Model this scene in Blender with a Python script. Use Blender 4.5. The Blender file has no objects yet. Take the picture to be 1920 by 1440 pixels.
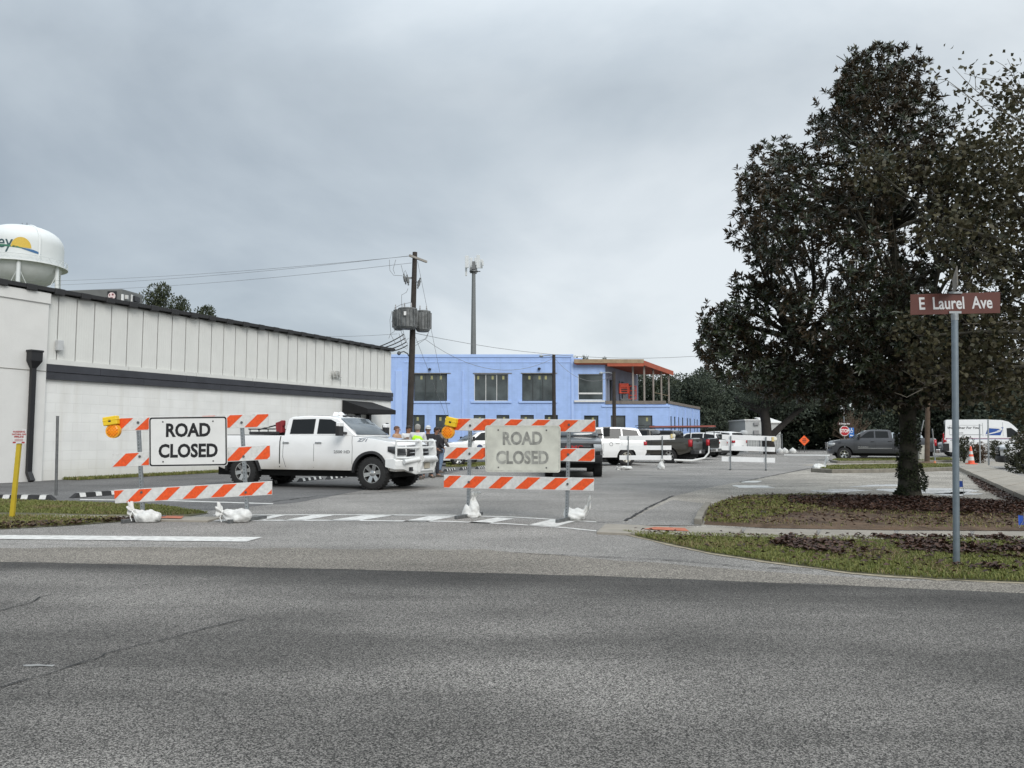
import bpy, bmesh, math, random
import numpy as np
from mathutils import Vector, Matrix, noise as mnoise

# ------------------------------------------------------------------ camera, sky, sun, exposure
SC = bpy.context.scene
COL = SC.collection
F = 1442.0                      # focal length in photo pixels (1920 wide)
CAM_H = 1.34
PITCH = math.atan(102.0 / F)
CA, SA = math.cos(PITCH), math.sin(PITCH)
cd = bpy.data.cameras.new('camera')
cd.sensor_width = 36.0
cd.lens = F / 1920.0 * 36.0
cd.clip_end = 6000
cam = bpy.data.objects.new('camera', cd)
COL.objects.link(cam)
cam.location = (0, 0, CAM_H)
cam.rotation_euler = (math.pi / 2 + PITCH, 0, 0)
SC.camera = cam

SUN_EL, SUN_AZ = math.radians(38), math.radians(158)   # azimuth clockwise from +Y
wd = bpy.data.worlds.new('World')
SC.world = wd
wd.use_nodes = True
wn, wl = wd.node_tree.nodes, wd.node_tree.links
wn.clear()
def N(nodes, t, **kw):
    n = nodes.new(t)
    for k, v in kw.items():
        if k in ('operation', 'blend_type', 'data_type', 'noise_dimensions', 'sky_type', 'feature', 'distance', 'wave_type', 'bands_direction'):
            setattr(n, k, v)
        else:
            n.inputs[int(k[1:]) if k[0] == 'i' and k[1:].isdigit() else k].default_value = v
    return n
w_out = N(wn, 'ShaderNodeOutputWorld')
w_bg = N(wn, 'ShaderNodeBackground'); w_bg.inputs['Strength'].default_value = 0.1
sky = N(wn, 'ShaderNodeTexSky'); sky.sky_type = 'NISHITA'; sky.sun_disc = False
sky.sun_elevation = SUN_EL; sky.sun_rotation = SUN_AZ
sky.air_density = 1.0; sky.dust_density = 3.0
tc = N(wn, 'ShaderNodeTexCoord')
sep = N(wn, 'ShaderNodeSeparateXYZ'); wl.new(tc.outputs['Generated'], sep.inputs[0])
zc = N(wn, 'ShaderNodeMath', operation='MAXIMUM', i1=0.0); wl.new(sep.outputs['Z'], zc.inputs[0])
# cloud deck seen in perspective: direction / (z + .3)
zo = N(wn, 'ShaderNodeMath', operation='ADD', i1=0.55); wl.new(zc.outputs[0], zo.inputs[0])
dv = N(wn, 'ShaderNodeVectorMath', operation='DIVIDE'); wl.new(tc.outputs['Generated'], dv.inputs[0])
cmb = N(wn, 'ShaderNodeCombineXYZ')
for i in range(3): wl.new(zo.outputs[0], cmb.inputs[i])
wl.new(cmb.outputs[0], dv.inputs[1])
mp = N(wn, 'ShaderNodeMapping'); wl.new(dv.outputs[0], mp.inputs[0])
mp.inputs['Location'].default_value = (0.35, 2.1, 0.4)
mp.inputs['Rotation'].default_value = (0, 0, 0.35)
mp.inputs['Scale'].default_value = (0.75, 0.95, 0.75)
nz = N(wn, 'ShaderNodeTexNoise'); wl.new(mp.outputs[0], nz.inputs['Vector'])
nz.inputs['Scale'].default_value = 1.5; nz.inputs['Detail'].default_value = 7; nz.inputs['Roughness'].default_value = 0.52
nz.inputs['Distortion'].default_value = 0.5
# cloud thins towards the right of the view (+X): brighter there
gx = N(wn, 'ShaderNodeMath', operation='MULTIPLY', i1=0.26); wl.new(sep.outputs['X'], gx.inputs[0])
ad = N(wn, 'ShaderNodeMath', operation='ADD'); wl.new(nz.outputs['Fac'], ad.inputs[0]); wl.new(gx.outputs[0], ad.inputs[1])
# lighter near the horizon where the deck is broken by haze
hz = N(wn, 'ShaderNodeMapRange'); wl.new(sep.outputs['Z'], hz.inputs[0])
hz.inputs[1].default_value = 0.0; hz.inputs[2].default_value = 0.26; hz.inputs[3].default_value = 0.17; hz.inputs[4].default_value = 0.0
ad2 = N(wn, 'ShaderNodeMath', operation='ADD'); wl.new(ad.outputs[0], ad2.inputs[0]); wl.new(hz.outputs[0], ad2.inputs[1])
rp = N(wn, 'ShaderNodeValToRGB'); wl.new(ad2.outputs[0], rp.inputs[0])
e = rp.color_ramp.elements
e[0].position = 0.32; e[0].color = (0.315, 0.365, 0.415, 1)
e[1].position = 0.72; e[1].color = (0.69, 0.735, 0.765, 1)
m_ = rp.color_ramp.elements.new(0.50); m_.color = (0.465, 0.52, 0.565, 1)
# overcast sky: the zenith is brighter than the horizon
cie = N(wn, 'ShaderNodeMapRange'); wl.new(zc.outputs[0], cie.inputs[0])
cie.inputs[1].default_value = 0.42; cie.inputs[2].default_value = 1.0; cie.inputs[3].default_value = 1.0; cie.inputs[4].default_value = 2.6
vm = N(wn, 'ShaderNodeVectorMath', operation='SCALE'); wl.new(rp.outputs[0], vm.inputs[0]); wl.new(cie.outputs[0], vm.inputs['Scale'])
v10 = N(wn, 'ShaderNodeVectorMath', operation='SCALE'); wl.new(vm.outputs[0], v10.inputs[0]); v10.inputs['Scale'].default_value = 9.0
mx = N(wn, 'ShaderNodeMix', data_type='RGBA'); mx.inputs[0].default_value = 0.10
wl.new(v10.outputs[0], mx.inputs[6]); wl.new(sky.outputs[0], mx.inputs[7])
wl.new(mx.outputs[2], w_bg.inputs[0]); wl.new(w_bg.outputs[0], w_out.inputs[0])

sd = bpy.data.lights.new('sun', 'SUN'); sd.energy = 1.5; sd.angle = math.radians(32); sd.color = (1.0, 0.97, 0.93)
sun = bpy.data.objects.new('sun', sd); COL.objects.link(sun)
sun_dir = Vector((math.sin(SUN_AZ) * math.cos(SUN_EL), math.cos(SUN_AZ) * math.cos(SUN_EL), math.sin(SUN_EL)))
sun.rotation_euler = (-sun_dir).to_track_quat('-Z', 'Y').to_euler()
sun.location = (20, -20, 40)

SC.view_settings.view_transform = 'Standard'
SC.view_settings.look = 'None'
SC.view_settings.gamma = 1.0
SC.view_settings.exposure = 0.42
SC.view_settings.use_curve_mapping = False

# ------------------------------------------------------------------ pixel -> place
def ray(u, v):
    dx = (u - 960.0) / F; dy = (720.0 - v) / F
    return Vector((dx, CA - dy * SA, SA + dy * CA))
def G(u, v, z=0.0):
    r = ray(u, v); t = (z - CAM_H) / r.z
    return Vector((r.x * t, r.y * t, z))
def at(u, v, Y):
    r = ray(u, v); t = Y / r.y
    return Vector((r.x * t, Y, CAM_H + r.z * t))
def PL(u, v, A, B):
    """pixel ray meets the vertical plane over the ground line A-B"""
    n = Vector((-(B[1] - A[1]), B[0] - A[0], 0))
    r = ray(u, v); o = Vector((0, 0, CAM_H))
    t = n.dot(Vector((A[0], A[1], 0)) - o) / n.dot(r)
    return o + r * t

# ------------------------------------------------------------------ mesh helpers
class MB:
    def __init__(s): s.v = []; s.f = []; s.m = []
    def add(s, vs, fs, mi=0):
        o = len(s.v); s.v += [tuple(p) for p in vs]
        for f in fs: s.f.append(tuple(i + o for i in f)); s.m.append(mi)
        return s
    def hexa(s, p, mi=0):   # p: 4 bottom, 4 top (same winding)
        return s.add(p, [(3, 2, 1, 0), (4, 5, 6, 7), (0, 1, 5, 4), (1, 2, 6, 5), (2, 3, 7, 6), (3, 0, 4, 7)], mi)
    def box(s, x0, x1, y0, y1, z0, z1, mi=0):
        return s.hexa([(x0, y0, z0), (x1, y0, z0), (x1, y1, z0), (x0, y1, z0), (x0, y0, z1), (x1, y0, z1), (x1, y1, z1), (x0, y1, z1)], mi)
    def obox(s, c, ax, ay, az, mi=0):   # centre, half axes
        c, ax, ay, az = Vector(c), Vector(ax), Vector(ay), Vector(az)
        return s.hexa([c - ax - ay - az, c + ax - ay - az, c + ax + ay - az, c - ax + ay - az,
                       c - ax - ay + az, c + ax - ay + az, c + ax + ay + az, c - ax + ay + az], mi)
    def tube(s, pts, rs, n=8, mi=0, cap=True):
        pts = [Vector(p) for p in pts]
        if not isinstance(rs, (list, tuple)): rs = [rs] * len(pts)
        ref = None; rings = []
        for i, p in enumerate(pts):
            d = (pts[min(i + 1, len(pts) - 1)] - pts[max(i - 1, 0)])
            if d.length < 1e-9: d = Vector((0, 0, 1))
            d.normalize()
            if ref is None: ref = d.orthogonal().normalized()
            a = (ref - d * ref.dot(d))
            a = a.normalized() if a.length > 1e-6 else d.orthogonal().normalized()
            ref = a; b = d.cross(a)
            rings.append([p + (a * math.cos(2 * math.pi * k / n) + b * math.sin(2 * math.pi * k / n)) * rs[i] for k in range(n)])
        o = len(s.v)
        for r in rings: s.v += [tuple(q) for q in r]
        for i in range(len(rings) - 1):
            for k in range(n):
                k2 = (k + 1) % n
                s.f.append((o + i * n + k, o + i * n + k2, o + (i + 1) * n + k2, o + (i + 1) * n + k)); s.m.append(mi)
        if cap:
            s.f.append(tuple(o + k for k in range(n - 1, -1, -1))); s.m.append(mi)
            s.f.append(tuple(o + (len(rings) - 1) * n + k for k in range(n))); s.m.append(mi)
        return s
    def lathe(s, prof, n=24, c=(0, 0, 0), axis='z', mi=0, cap=True, a0=0, a1=2 * math.pi):
        full = abs(a1 - a0 - 2 * math.pi) < 1e-6
        nn = n if full else n + 1
        o = len(s.v)
        for (r, h) in prof:
            for k in range(nn):
                a = a0 + (a1 - a0) * k / n; x, y = r * math.cos(a), r * math.sin(a)
                p = (x, y, h) if axis == 'z' else ((x, h, y) if axis == 'y' else (h, x, y))
                s.v.append((p[0] + c[0], p[1] + c[1], p[2] + c[2]))
        for i in range(len(prof) - 1):
            for k in range(n):
                k2 = (k + 1) % nn if full else k + 1
                s.f.append((o + i * nn + k, o + i * nn + k2, o + (i + 1) * nn + k2, o + (i + 1) * nn + k)); s.m.append(mi)
        if cap and full:
            if prof[0][0] > 1e-6: s.f.append(tuple(o + k for k in range(n - 1, -1, -1))); s.m.append(mi)
            if prof[-1][0] > 1e-6: s.f.append(tuple(o + (len(prof) - 1) * nn + k for k in range(n))); s.m.append(mi)
        return s
    def extrude(s, poly, vec, mi=0):   # planar 3D polygon swept by vec
        n = len(poly); vec = Vector(vec)
        vs = [Vector(p) for p in poly]; vs += [p + vec for p in vs]
        fs = [tuple(range(n - 1, -1, -1)), tuple(range(n, 2 * n))]
        fs += [(i, (i + 1) % n, n + (i + 1) % n, n + i) for i in range(n)]
        return s.add(vs, fs, mi)
    def build(s, name, mats, parent=None, smooth=False, bevel=0, world=False, sharp=40, recalc=True, seg=2):
        me = bpy.data.meshes.new(name)
        vs = s.v
        if world and parent is not None:
            top = parent
            while top.parent is not None: top = top.parent
            L = top.location
            if abs(top.rotation_euler.z) > 1e-6:
                mi_ = Matrix.Rotation(-top.rotation_euler.z, 3, 'Z')
                vs = [tuple(mi_ @ (Vector(p) - L)) for p in vs]
            else:
                vs = [(p[0] - L.x, p[1] - L.y, p[2] - L.z) for p in vs]
        me.from_pydata(vs, [], s.f)
        if not isinstance(mats, (list, tuple)): mats = [mats]
        for m in mats: me.materials.append(m)
        if len(mats) > 1: me.polygons.foreach_set('material_index', s.m)
        if recalc:
            bm = bmesh.new(); bm.from_mesh(me)
            bmesh.ops.recalc_face_normals(bm, faces=bm.faces)
            bm.to_mesh(me); bm.free()
        if smooth:
            me.polygons.foreach_set('use_smooth', [True] * len(me.polygons))
            me.set_sharp_from_angle(angle=math.radians(sharp))
        o = bpy.data.objects.new(name, me); COL.objects.link(o)
        if parent is not None: o.parent = parent
        if bevel:
            b = o.modifiers.new('bevel', 'BEVEL'); b.width = bevel; b.segments = seg; b.limit_method = 'ANGLE'; b.angle_limit = math.radians(35)
        return o

def tag(o, label=None, cat=None, group=None, kind=None):
    if label: o['label'] = label
    if cat: o['category'] = cat
    if group: o['group'] = group
    if kind: o['kind'] = kind
    return o
def thing(name, label, cat, loc=(0, 0, 0), rz=0.0, group=None):
    o = bpy.data.objects.new(name, None); COL.objects.link(o)
    o.empty_display_size = 0.2
    o.location = loc; o.rotation_euler = (0, 0, rz)
    return tag(o, label, cat, group)
def clone(o, parent=None):
    c = o.copy(); COL.objects.link(c)
    if parent is not None: c.parent = parent
    for ch in o.children: clone(ch, c)
    return c

# ------------------------------------------------------------------ materials
MATS = {}
def S(col): return tuple(((c / 255.0) / 12.92 if c / 255.0 <= 0.04045 else ((c / 255.0 + 0.055) / 1.055) ** 2.4) for c in col)
def mat(name, col, rough=0.6, metal=0.0, var=0.12, scale=4.0, bump=0.0, bscale=60.0, coat=0.0, spec=0.5, col2=None, dirt=0.0):
    if name in MATS: return MATS[name]
    m = bpy.data.materials.new(name); m.use_nodes = True
    n, l = m.node_tree.nodes, m.node_tree.links
    b = n['Principled BSDF']
    b.inputs['Roughness'].default_value = rough; b.inputs['Metallic'].default_value = metal
    b.inputs['Specular IOR Level'].default_value = spec
    if coat: b.inputs['Coat Weight'].default_value = coat; b.inputs['Coat Roughness'].default_value = 0.06
    t = N(n, 'ShaderNodeTexCoord')
    nz = N(n, 'ShaderNodeTexNoise'); nz.inputs['Scale'].default_value = scale; nz.inputs['Detail'].default_value = 6; nz.inputs['Roughness'].default_value = 0.6
    l.new(t.outputs['Object'], nz.inputs['Vector'])
    mr = N(n, 'ShaderNodeMapRange'); l.new(nz.outputs['Fac'], mr.inputs[0])
    mr.inputs[1].default_value = 0.28; mr.inputs[2].default_value = 0.72
    mxn = N(n, 'ShaderNodeMix', data_type='RGBA')
    l.new(mr.outputs[0], mxn.inputs[0])
    c1 = tuple(max(0, c * (1 - var)) for c in col); c2 = tuple(min(1, c * (1 + var)) for c in col) if col2 is None else col2
    mxn.inputs[6].default_value = (*c1, 1); mxn.inputs[7].default_value = (*c2, 1)
    l.new(mxn.outputs[2], b.inputs['Base Color'])
    if bump:
        n2 = N(n, 'ShaderNodeTexNoise'); n2.inputs['Scale'].default_value = bscale; n2.inputs['Detail'].default_value = 4
        l.new(t.outputs['Object'], n2.inputs['Vector'])
        bp = N(n, 'ShaderNodeBump'); bp.inputs['Strength'].default_value = bump; bp.inputs['Distance'].default_value = 0.02
        l.new(n2.outputs['Fac'], bp.inputs['Height']); l.new(bp.outputs[0], b.inputs['Normal'])
    MATS[name] = m
    return m

def asphalt(name, dark, light, tint=(1, 1, 1), gscale=85.0, contrast=1.0, rough=0.85, stretch=0.17, patch=0.25, edge=None, ps=0.24):
    m = bpy.data.materials.new(name); m.use_nodes = True
    n, l = m.node_tree.nodes, m.node_tree.links
    b = n['Principled BSDF']; b.inputs['Roughness'].default_value = rough; b.inputs['Specular IOR Level'].default_value = 0.35
    t = N(n, 'ShaderNodeTexCoord')
    vo = N(n, 'ShaderNodeTexVoronoi'); vo.inputs['Scale'].default_value = gscale; l.new(t.outputs['Object'], vo.inputs['Vector'])
    sp = N(n, 'ShaderNodeSeparateColor'); l.new(vo.outputs['Color'], sp.inputs[0])
    fn = N(n, 'ShaderNodeTexNoise'); fn.inputs['Scale'].default_value = gscale * 2.2; fn.inputs['Detail'].default_value = 2; l.new(t.outputs['Object'], fn.inputs['Vector'])
    mul = N(n, 'ShaderNodeMath', operation='MULTIPLY'); l.new(sp.outputs[0], mul.inputs[0]); l.new(fn.outputs['Fac'], mul.inputs[1])
    # medium and large patches, drawn out along the road
    mpn = N(n, 'ShaderNodeMapping'); l.new(t.outputs['Object'], mpn.inputs[0])
    mpn.inputs['Rotation'].default_value = (0, 0, 0.17); mpn.inputs['Scale'].default_value = (stretch, 1, 1)
    n1 = N(n, 'ShaderNodeTexNoise'); n1.inputs['Scale'].default_value = 0.9; n1.inputs['Detail'].default_value = 4; n1.inputs['Roughness'].default_value = 0.5; l.new(mpn.outputs[0], n1.inputs['Vector'])
    n2 = N(n, 'ShaderNodeTexNoise'); n2.inputs['Scale'].default_value = 0.35; n2.inputs['Detail'].default_value = 3; l.new(t.outputs['Object'], n2.inputs['Vector'])
    rp = N(n, 'ShaderNodeValToRGB'); l.new(mul.outputs[0], rp.inputs[0])
    e = rp.color_ramp.elements
    e[0].position = 0.05; e[0].color = (*[dark * c for c in tint], 1)
    e[1].position = 0.42; e[1].color = (*[light * c for c in tint], 1)
    mm = rp.color_ramp.elements.new(0.13); mm.color = (*[(dark * 0.84 + light * 0.16) * c for c in tint], 1)
    mm2 = rp.color_ramp.elements.new(0.27); mm2.color = (*[(dark * 0.70 + light * 0.30) * c for c in tint], 1)
    av = N(n, 'ShaderNodeMath', operation='ADD'); l.new(n1.outputs['Fac'], av.inputs[0]); l.new(n2.outputs['Fac'], av.inputs[1])
    mr = N(n, 'ShaderNodeMapRange'); l.new(av.outputs[0], mr.inputs[0])
    mr.inputs[1].default_value = 1 - ps; mr.inputs[2].default_value = 1 + ps; mr.inputs[3].default_value = 1 - patch; mr.inputs[4].default_value = 1 + patch
    sc = N(n, 'ShaderNodeVectorMath', operation='SCALE'); l.new(rp.outputs[0], sc.inputs[0]); l.new(mr.outputs[0], sc.inputs['Scale'])
    src = sc.outputs[0]
    if edge is not None:      # old tar seal along one edge of the road, worn away with distance from it
        (ex_, ey_), (nx_, ny_) = edge
        so = N(n, 'ShaderNodeVectorMath', operation='SUBTRACT'); l.new(t.outputs['Object'], so.inputs[0]); so.inputs[1].default_value = (ex_, ey_, 0)
        do = N(n, 'ShaderNodeVectorMath', operation='DOT_PRODUCT'); l.new(so.outputs[0], do.inputs[0]); do.inputs[1].default_value = (nx_, ny_, 0)
        dn = N(n, 'ShaderNodeMath', operation='MULTIPLY_ADD', i1=1.6); l.new(n1.outputs['Fac'], dn.inputs[0]); l.new(do.outputs['Value'], dn.inputs[2])
        mr2 = N(n, 'ShaderNodeMapRange'); mr2.interpolation_type = 'SMOOTHSTEP'; l.new(dn.outputs[0], mr2.inputs[0]); mr2.inputs[1].default_value = 0.95; mr2.inputs[2].default_value = 2.2; mr2.inputs[3].default_value = 0.42; mr2.inputs[4].default_value = 1.0
        s2 = N(n, 'ShaderNodeVectorMath', operation='SCALE'); l.new(src, s2.inputs[0]); l.new(mr2.outputs[0], s2.inputs['Scale']); src = s2.outputs[0]
    l.new(src, b.inputs['Base Color'])
    bp = N(n, 'ShaderNodeBump'); bp.inputs['Strength'].default_value = 0.55 * contrast; bp.inputs['Distance'].default_value = 0.006
    l.new(mul.outputs[0], bp.inputs['Height']); l.new(bp.outputs[0], b.inputs['Normal'])
    MATS[name] = m
    return m

def leafmat(name, c_lo, c_hi, back=None, rough=0.45, trans=0.15, spec=0.4):
    m = bpy.data.materials.new(name); m.use_nodes = True
    n, l = m.node_tree.nodes, m.node_tree.links
    b = n['Principled BSDF']; b.inputs['Roughness'].default_value = rough; b.inputs['Specular IOR Level'].default_value = spec
    g = N(n, 'ShaderNodeNewGeometry')
    rp = N(n, 'ShaderNodeMix', data_type='RGBA'); l.new(g.outputs['Random Per Island'], rp.inputs[0])
    rp.inputs[6].default_value = (*c_lo, 1); rp.inputs[7].default_value = (*c_hi, 1)
    src = rp.outputs[2]
    if back is not None:
        mb = N(n, 'ShaderNodeMix', data_type='RGBA'); l.new(g.outputs['Backfacing'], mb.inputs[0])
        l.new(src, mb.inputs[6]); mb.inputs[7].default_value = (*back, 1); src = mb.outputs[2]
    l.new(src, b.inputs['Base Color'])
    if trans:
        tr = N(n, 'ShaderNodeBsdfTranslucent'); l.new(src, tr.inputs[0])
        ms = N(n, 'ShaderNodeMixShader'); ms.inputs[0].default_value = trans
        l.new(b.outputs[0], ms.inputs[1]); l.new(tr.outputs[0], ms.inputs[2])
        l.new(ms.outputs[0], n['Material Output'].inputs[0])
    MATS[name] = m
    return m

def textmesh(name, text, size, M3, mats, parent, extrude=0.0015, bold=0.0, sx=1.0, align='CENTER', shear=0.0):
    """text laid by matrix M3 (local x right, y up, z out)"""
    cu = bpy.data.curves.new('lettering', 'FONT'); cu.body = text; cu.size = size; cu.align_x = align; cu.align_y = 'CENTER'
    cu.extrude = extrude; cu.offset = bold; cu.shear = shear
    cu.resolution_u = 3
    ob = bpy.data.objects.new('tmp_text', cu); COL.objects.link(ob)
    dg = bpy.context.evaluated_depsgraph_get(); dg.update()
    me = bpy.data.meshes.new_from_object(ob.evaluated_get(dg))
    bpy.data.objects.remove(ob); bpy.data.curves.remove(cu)
    me.name = name
    me.transform(Matrix.Diagonal((sx, 1, 1, 1)))
    if M3 is not None: me.transform(M3)
    me.materials.clear(); me.materials.append(mats)
    o = bpy.data.objects.new(name, me); COL.objects.link(o)
    if parent is not None: o.parent = parent
    return o
def frame(origin, right, up):
    right = Vector(right).normalized(); up = Vector(up); up = (up - right * up.dot(right)).normalized(); out = right.cross(up)
    m = Matrix((right, up, out)).transposed().to_4x4(); m.translation = Vector(origin)
    return m

RNG = random.Random(7)
STREET = Vector((0.447, 1, 0)).normalized()      # direction of the side street, away from the camera

m_white_paint = mat('white_road_paint', (0.56, 0.555, 0.53), 0.75, var=0.32, scale=10)
m_conc = mat('concrete', (0.28, 0.255, 0.215), 0.85, var=0.2, scale=3, bump=0.3, bscale=90)
m_conc_dark = mat('kerb_concrete', (0.20, 0.185, 0.155), 0.9, var=0.3, scale=4, bump=0.3)
m_galv = mat('galvanised_steel', (0.30, 0.32, 0.33), 0.45, 0.7, var=0.2, scale=20)
m_steel_dk = mat('dull_steel', (0.16, 0.165, 0.165), 0.5, 0.6, var=0.25, scale=12)
m_black = mat('black_paint', (0.012, 0.012, 0.014), 0.45, var=0.2)
m_black_pl = mat('black_plastic', (0.018, 0.018, 0.019), 0.6, var=0.2)
m_rubber = mat('tyre_rubber', (0.018, 0.018, 0.018), 0.85, var=0.3, scale=8)
m_glass = mat('dark_glass', (0.016, 0.018, 0.019), 0.06, var=0.1, spec=0.3)
m_glass_blue = mat('windscreen_glass', (0.10, 0.12, 0.135), 0.04, var=0.1, spec=0.9)
m_chrome = mat('chrome', (0.62, 0.62, 0.62), 0.16, 1.0, var=0.05)
m_white = mat('white_coat', (0.74, 0.74, 0.72), 0.5, var=0.04, scale=2)
# ------------------------------------------------------------------ ground, roads, pavements
def sheet(name, pts, z, m, jit=0.0, step=0.35, parent=None, kind='structure', seed=1, fine=False):
    """flat sheet with slightly irregular edges"""
    r = random.Random(seed); out = []
    P = [Vector((p[0], p[1], 0)) for p in pts]
    for i, a in enumerate(P):
        b = P[(i + 1) % len(P)]
        k = max(1, int((b - a).length / step)) if jit else 1
        k = min(k, 400)
        d = (b - a); nrm = Vector((-d.y, d.x, 0)).normalized() if d.length else Vector()
        for j in range(k):
            t = j / k; q = a + d * t
            if jit and j: q = q + nrm * (mnoise.noise(Vector((q.x * 1.7, q.y * 1.7, seed))) * jit + r.uniform(-1, 1) * jit * 0.35)
            out.append(q)
    bm = bmesh.new()
    vs = [bm.verts.new((q.x, q.y, z)) for q in out]
    f = bm.faces.new(vs); f.normal_update()
    if f.normal.z < 0 or sum((out[i].x * out[(i + 1) % len(out)].y - out[(i + 1) % len(out)].x * out[i].y) for i in range(len(out))) < 0: f.normal_flip()
    bmesh.ops.triangulate(bm, faces=bm.faces)
    me = bpy.data.meshes.new(name); bm.to_mesh(me); bm.free()
    me.materials.append(m)
    o = bpy.data.objects.new(name, me); COL.objects.link(o)
    if parent is not None: o.parent = parent
    elif kind: o['kind'] = kind
    return o
def GP(*uv, z=0.0): return [G(u, v, z) for u, v in uv]

m_asph_main = asphalt('asphalt_worn', 0.016, 0.27, (1.06, 1.0, 0.92), gscale=165, patch=0.34, ps=.15, edge=((G(960, 1076).x, G(960, 1076).y), (-0.168, -0.986)))
m_asph_shld = asphalt('asphalt_shoulder', 0.055, 0.31, (1.10, 1.0, 0.86), gscale=110, patch=0.2)
m_asph_st = asphalt('asphalt_street', 0.085, 0.38, (1.05, 1.0, 0.93), gscale=120, patch=0.2, stretch=0.5)
m_asph_lot = asphalt('asphalt_lot', 0.055, 0.185, (1.02, 1.0, 0.98), gscale=90, patch=0.2, stretch=0.6)
m_conc_lot = asphalt('concrete_lot', 0.14, 0.42, (1.08, 1.0, 0.87), gscale=60, patch=0.28, stretch=0.8)
m_soil = mat('bare_soil', (0.105, 0.068, 0.042), 0.95, var=0.5, scale=2.2, bump=0.8, bscale=30)
m_turf_base = mat('turf_base', (0.085, 0.080, 0.040), 0.95, var=0.5, scale=3, bump=0.8, bscale=40)
m_far_ground = mat('far_ground', (0.07, 0.075, 0.04), 0.95, var=0.4, scale=0.3)
m_crack = mat('crack_tar', (0.022, 0.022, 0.022), 0.9, var=0.3)
m_brickpad = mat('brick_red_tactile', (0.42, 0.135, 0.075), 0.85, var=0.25, scale=10)
m_puddle_sheen = mat('puddle_sky_sheen', (0.52, 0.52, 0.51), 0.25, var=0.3, scale=3, spec=0.6)  # pale base colour stands in for sky reflected in the wet patches

sheet('ground', [(-2500, -300), (2500, -300), (2500, 3500), (-2500, 3500)], -0.024, m_far_ground)
sheet('street', [(-60, -20), (60, -20), (75, 40), (95, 92), (-60, 92)], 0.0, m_asph_st)
# main road crossing in front of the camera
E1 = [(-400, 1047), (0, 1054), (300, 1060), (600, 1067), (960, 1076), (1300, 1087), (1600, 1099), (1920, 1113), (2300, 1131)]
eg = GP(*E1)
d0 = (eg[1] - eg[2]).normalized(); d1 = (eg[-1] - eg[-2]).normalized()
main_pts = [eg[0] + d0 * 40] + eg + [eg[-1] + d1 * 30] + [Vector((40, -16, 0)), Vector((-45, -12, 0))]
sheet('main_road', main_pts, 0.004, m_asph_main, jit=0.02, seed=3)
# sandy shoulder between main road and side street
sheet('road_shoulder', GP((-300, 1028), (0, 1028), (300, 1026), (620, 1030), (900, 1030), (1100, 1046), (1300, 1062), (1600, 1083), (1920, 1096), (2200, 1110)) + eg[::-1][0:9], 0.0035, m_asph_shld, jit=0.12, seed=6)
# paved lots
sheet('parking_lot', GP((-500, 938), (0, 936), (200, 943), (395, 957), (560, 942), (760, 905), (880, 880), (960, 868)) + [Vector((0.5, 52, 0)), Vector((-9, 52, 0)), Vector((-22, 20, 0))], 0.003, m_asph_lot, jit=0.06, seed=8)
sheet('post_office_lot', GP((1172, 979), (1215, 955), (1262, 931), (1330, 914), (1385, 904), (1450, 892), (1525, 878)) + [Vector((22, 36, 0)), Vector((19, 31.5, 0)), Vector((9.0, 12.5, 0))] + GP((1910, 992), (1500, 990), (1320, 990)), 0.003, m_conc_lot, jit=0.05, seed=9)
sheet('driveway', GP((1500, 872), (1545, 869), (1600, 866.5), (1800, 864), (1950, 864), (1950, 874), (1800, 874), (1560, 876)), 0.003, m_conc, jit=0.03, seed=10)
sheet('cross_street', GP((1000, 846), (1560, 846), (1900, 846), (1900, 840), (1000, 840)), 0.004, m_asph_lot)
# street surface tracks: paler wheel paths
sheet('stop_line', GP((-120, 1003), (492, 1008), (462, 1016.5), (-120, 1010)), 0.0075, m_white_paint, jit=0.015, step=.15, seed=11)
marks = bpy.data.objects.new('crosswalk_marking', None); COL.objects.link(marks); marks.location = G(760, 971, 0.0); marks['kind'] = 'structure'
def mark(pts, name, seed): 
    o = sheet(name, pts, 0.0055, m_white_paint, jit=0.012, step=0.15, seed=seed)
    del o['kind']; o.parent = marks; o.location = -marks.location
    return o
def z3(x, y): return (400 + x * 0.23958, 740 + y * 0.23958)
def z4(x, y): return (800 + x * 0.19792, 740 + y * 0.19792)
far_l = [(400, 966.2), (620, 965.6), (840, 966.5), (960, 970), (1060, 975.5), (1118, 979)]
near_l = [(395, 976.0), (620, 976.0), (840, 978), (960, 983), (1060, 990), (1118, 996)]
def band(line, w):
    return GP(*[(u, v - w / 2) for u, v in line]) + GP(*[(u, v + w / 2) for u, v in line[::-1]])
mark(band(far_l, 1.3), 'line', 21); mark(band(near_l, 1.7), 'line', 22)
for i, q in enumerate([
    [z3(270, 985), z3(385, 985), z3(560, 946), z3(470, 946)], [z3(545, 985), z3(700, 985), z3(950, 945), z3(770, 945)],
    [z3(900, 985), z3(1140, 987), z3(1420, 944), z3(1190, 944)], [z3(1480, 994), z3(1660, 999), z3(1890, 955), z3(1690, 951)],
    [z4(390, 1214), z4(580, 1224), z4(830, 1176), z4(665, 1166)], [z4(955, 1238), z4(1215, 1254), z4(1420, 1198), z4(1175, 1184)]]):
    mark(GP(*q), 'bar', 30 + i)
sheet('lot_line', band([(150, 937), (330, 939.5), (512, 945)], 1.5), 0.0065, m_white_paint, jit=0.008, step=.2, seed=40)
sheet('far_road_line', band([(1470, 853.2), (1530, 853.6), (1556, 854)], 2.2), 0.012, m_white_paint)
for i, q in enumerate([[(1372, 910), (1440, 911), (1452, 915), (1385, 915)], [(1395, 902), (1430, 902), (1420, 905), (1390, 905)]]):
    sheet('worn_paint_patch', GP(*q), 0.008, m_white_paint, jit=0.08, step=.1, seed=50 + i)
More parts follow.
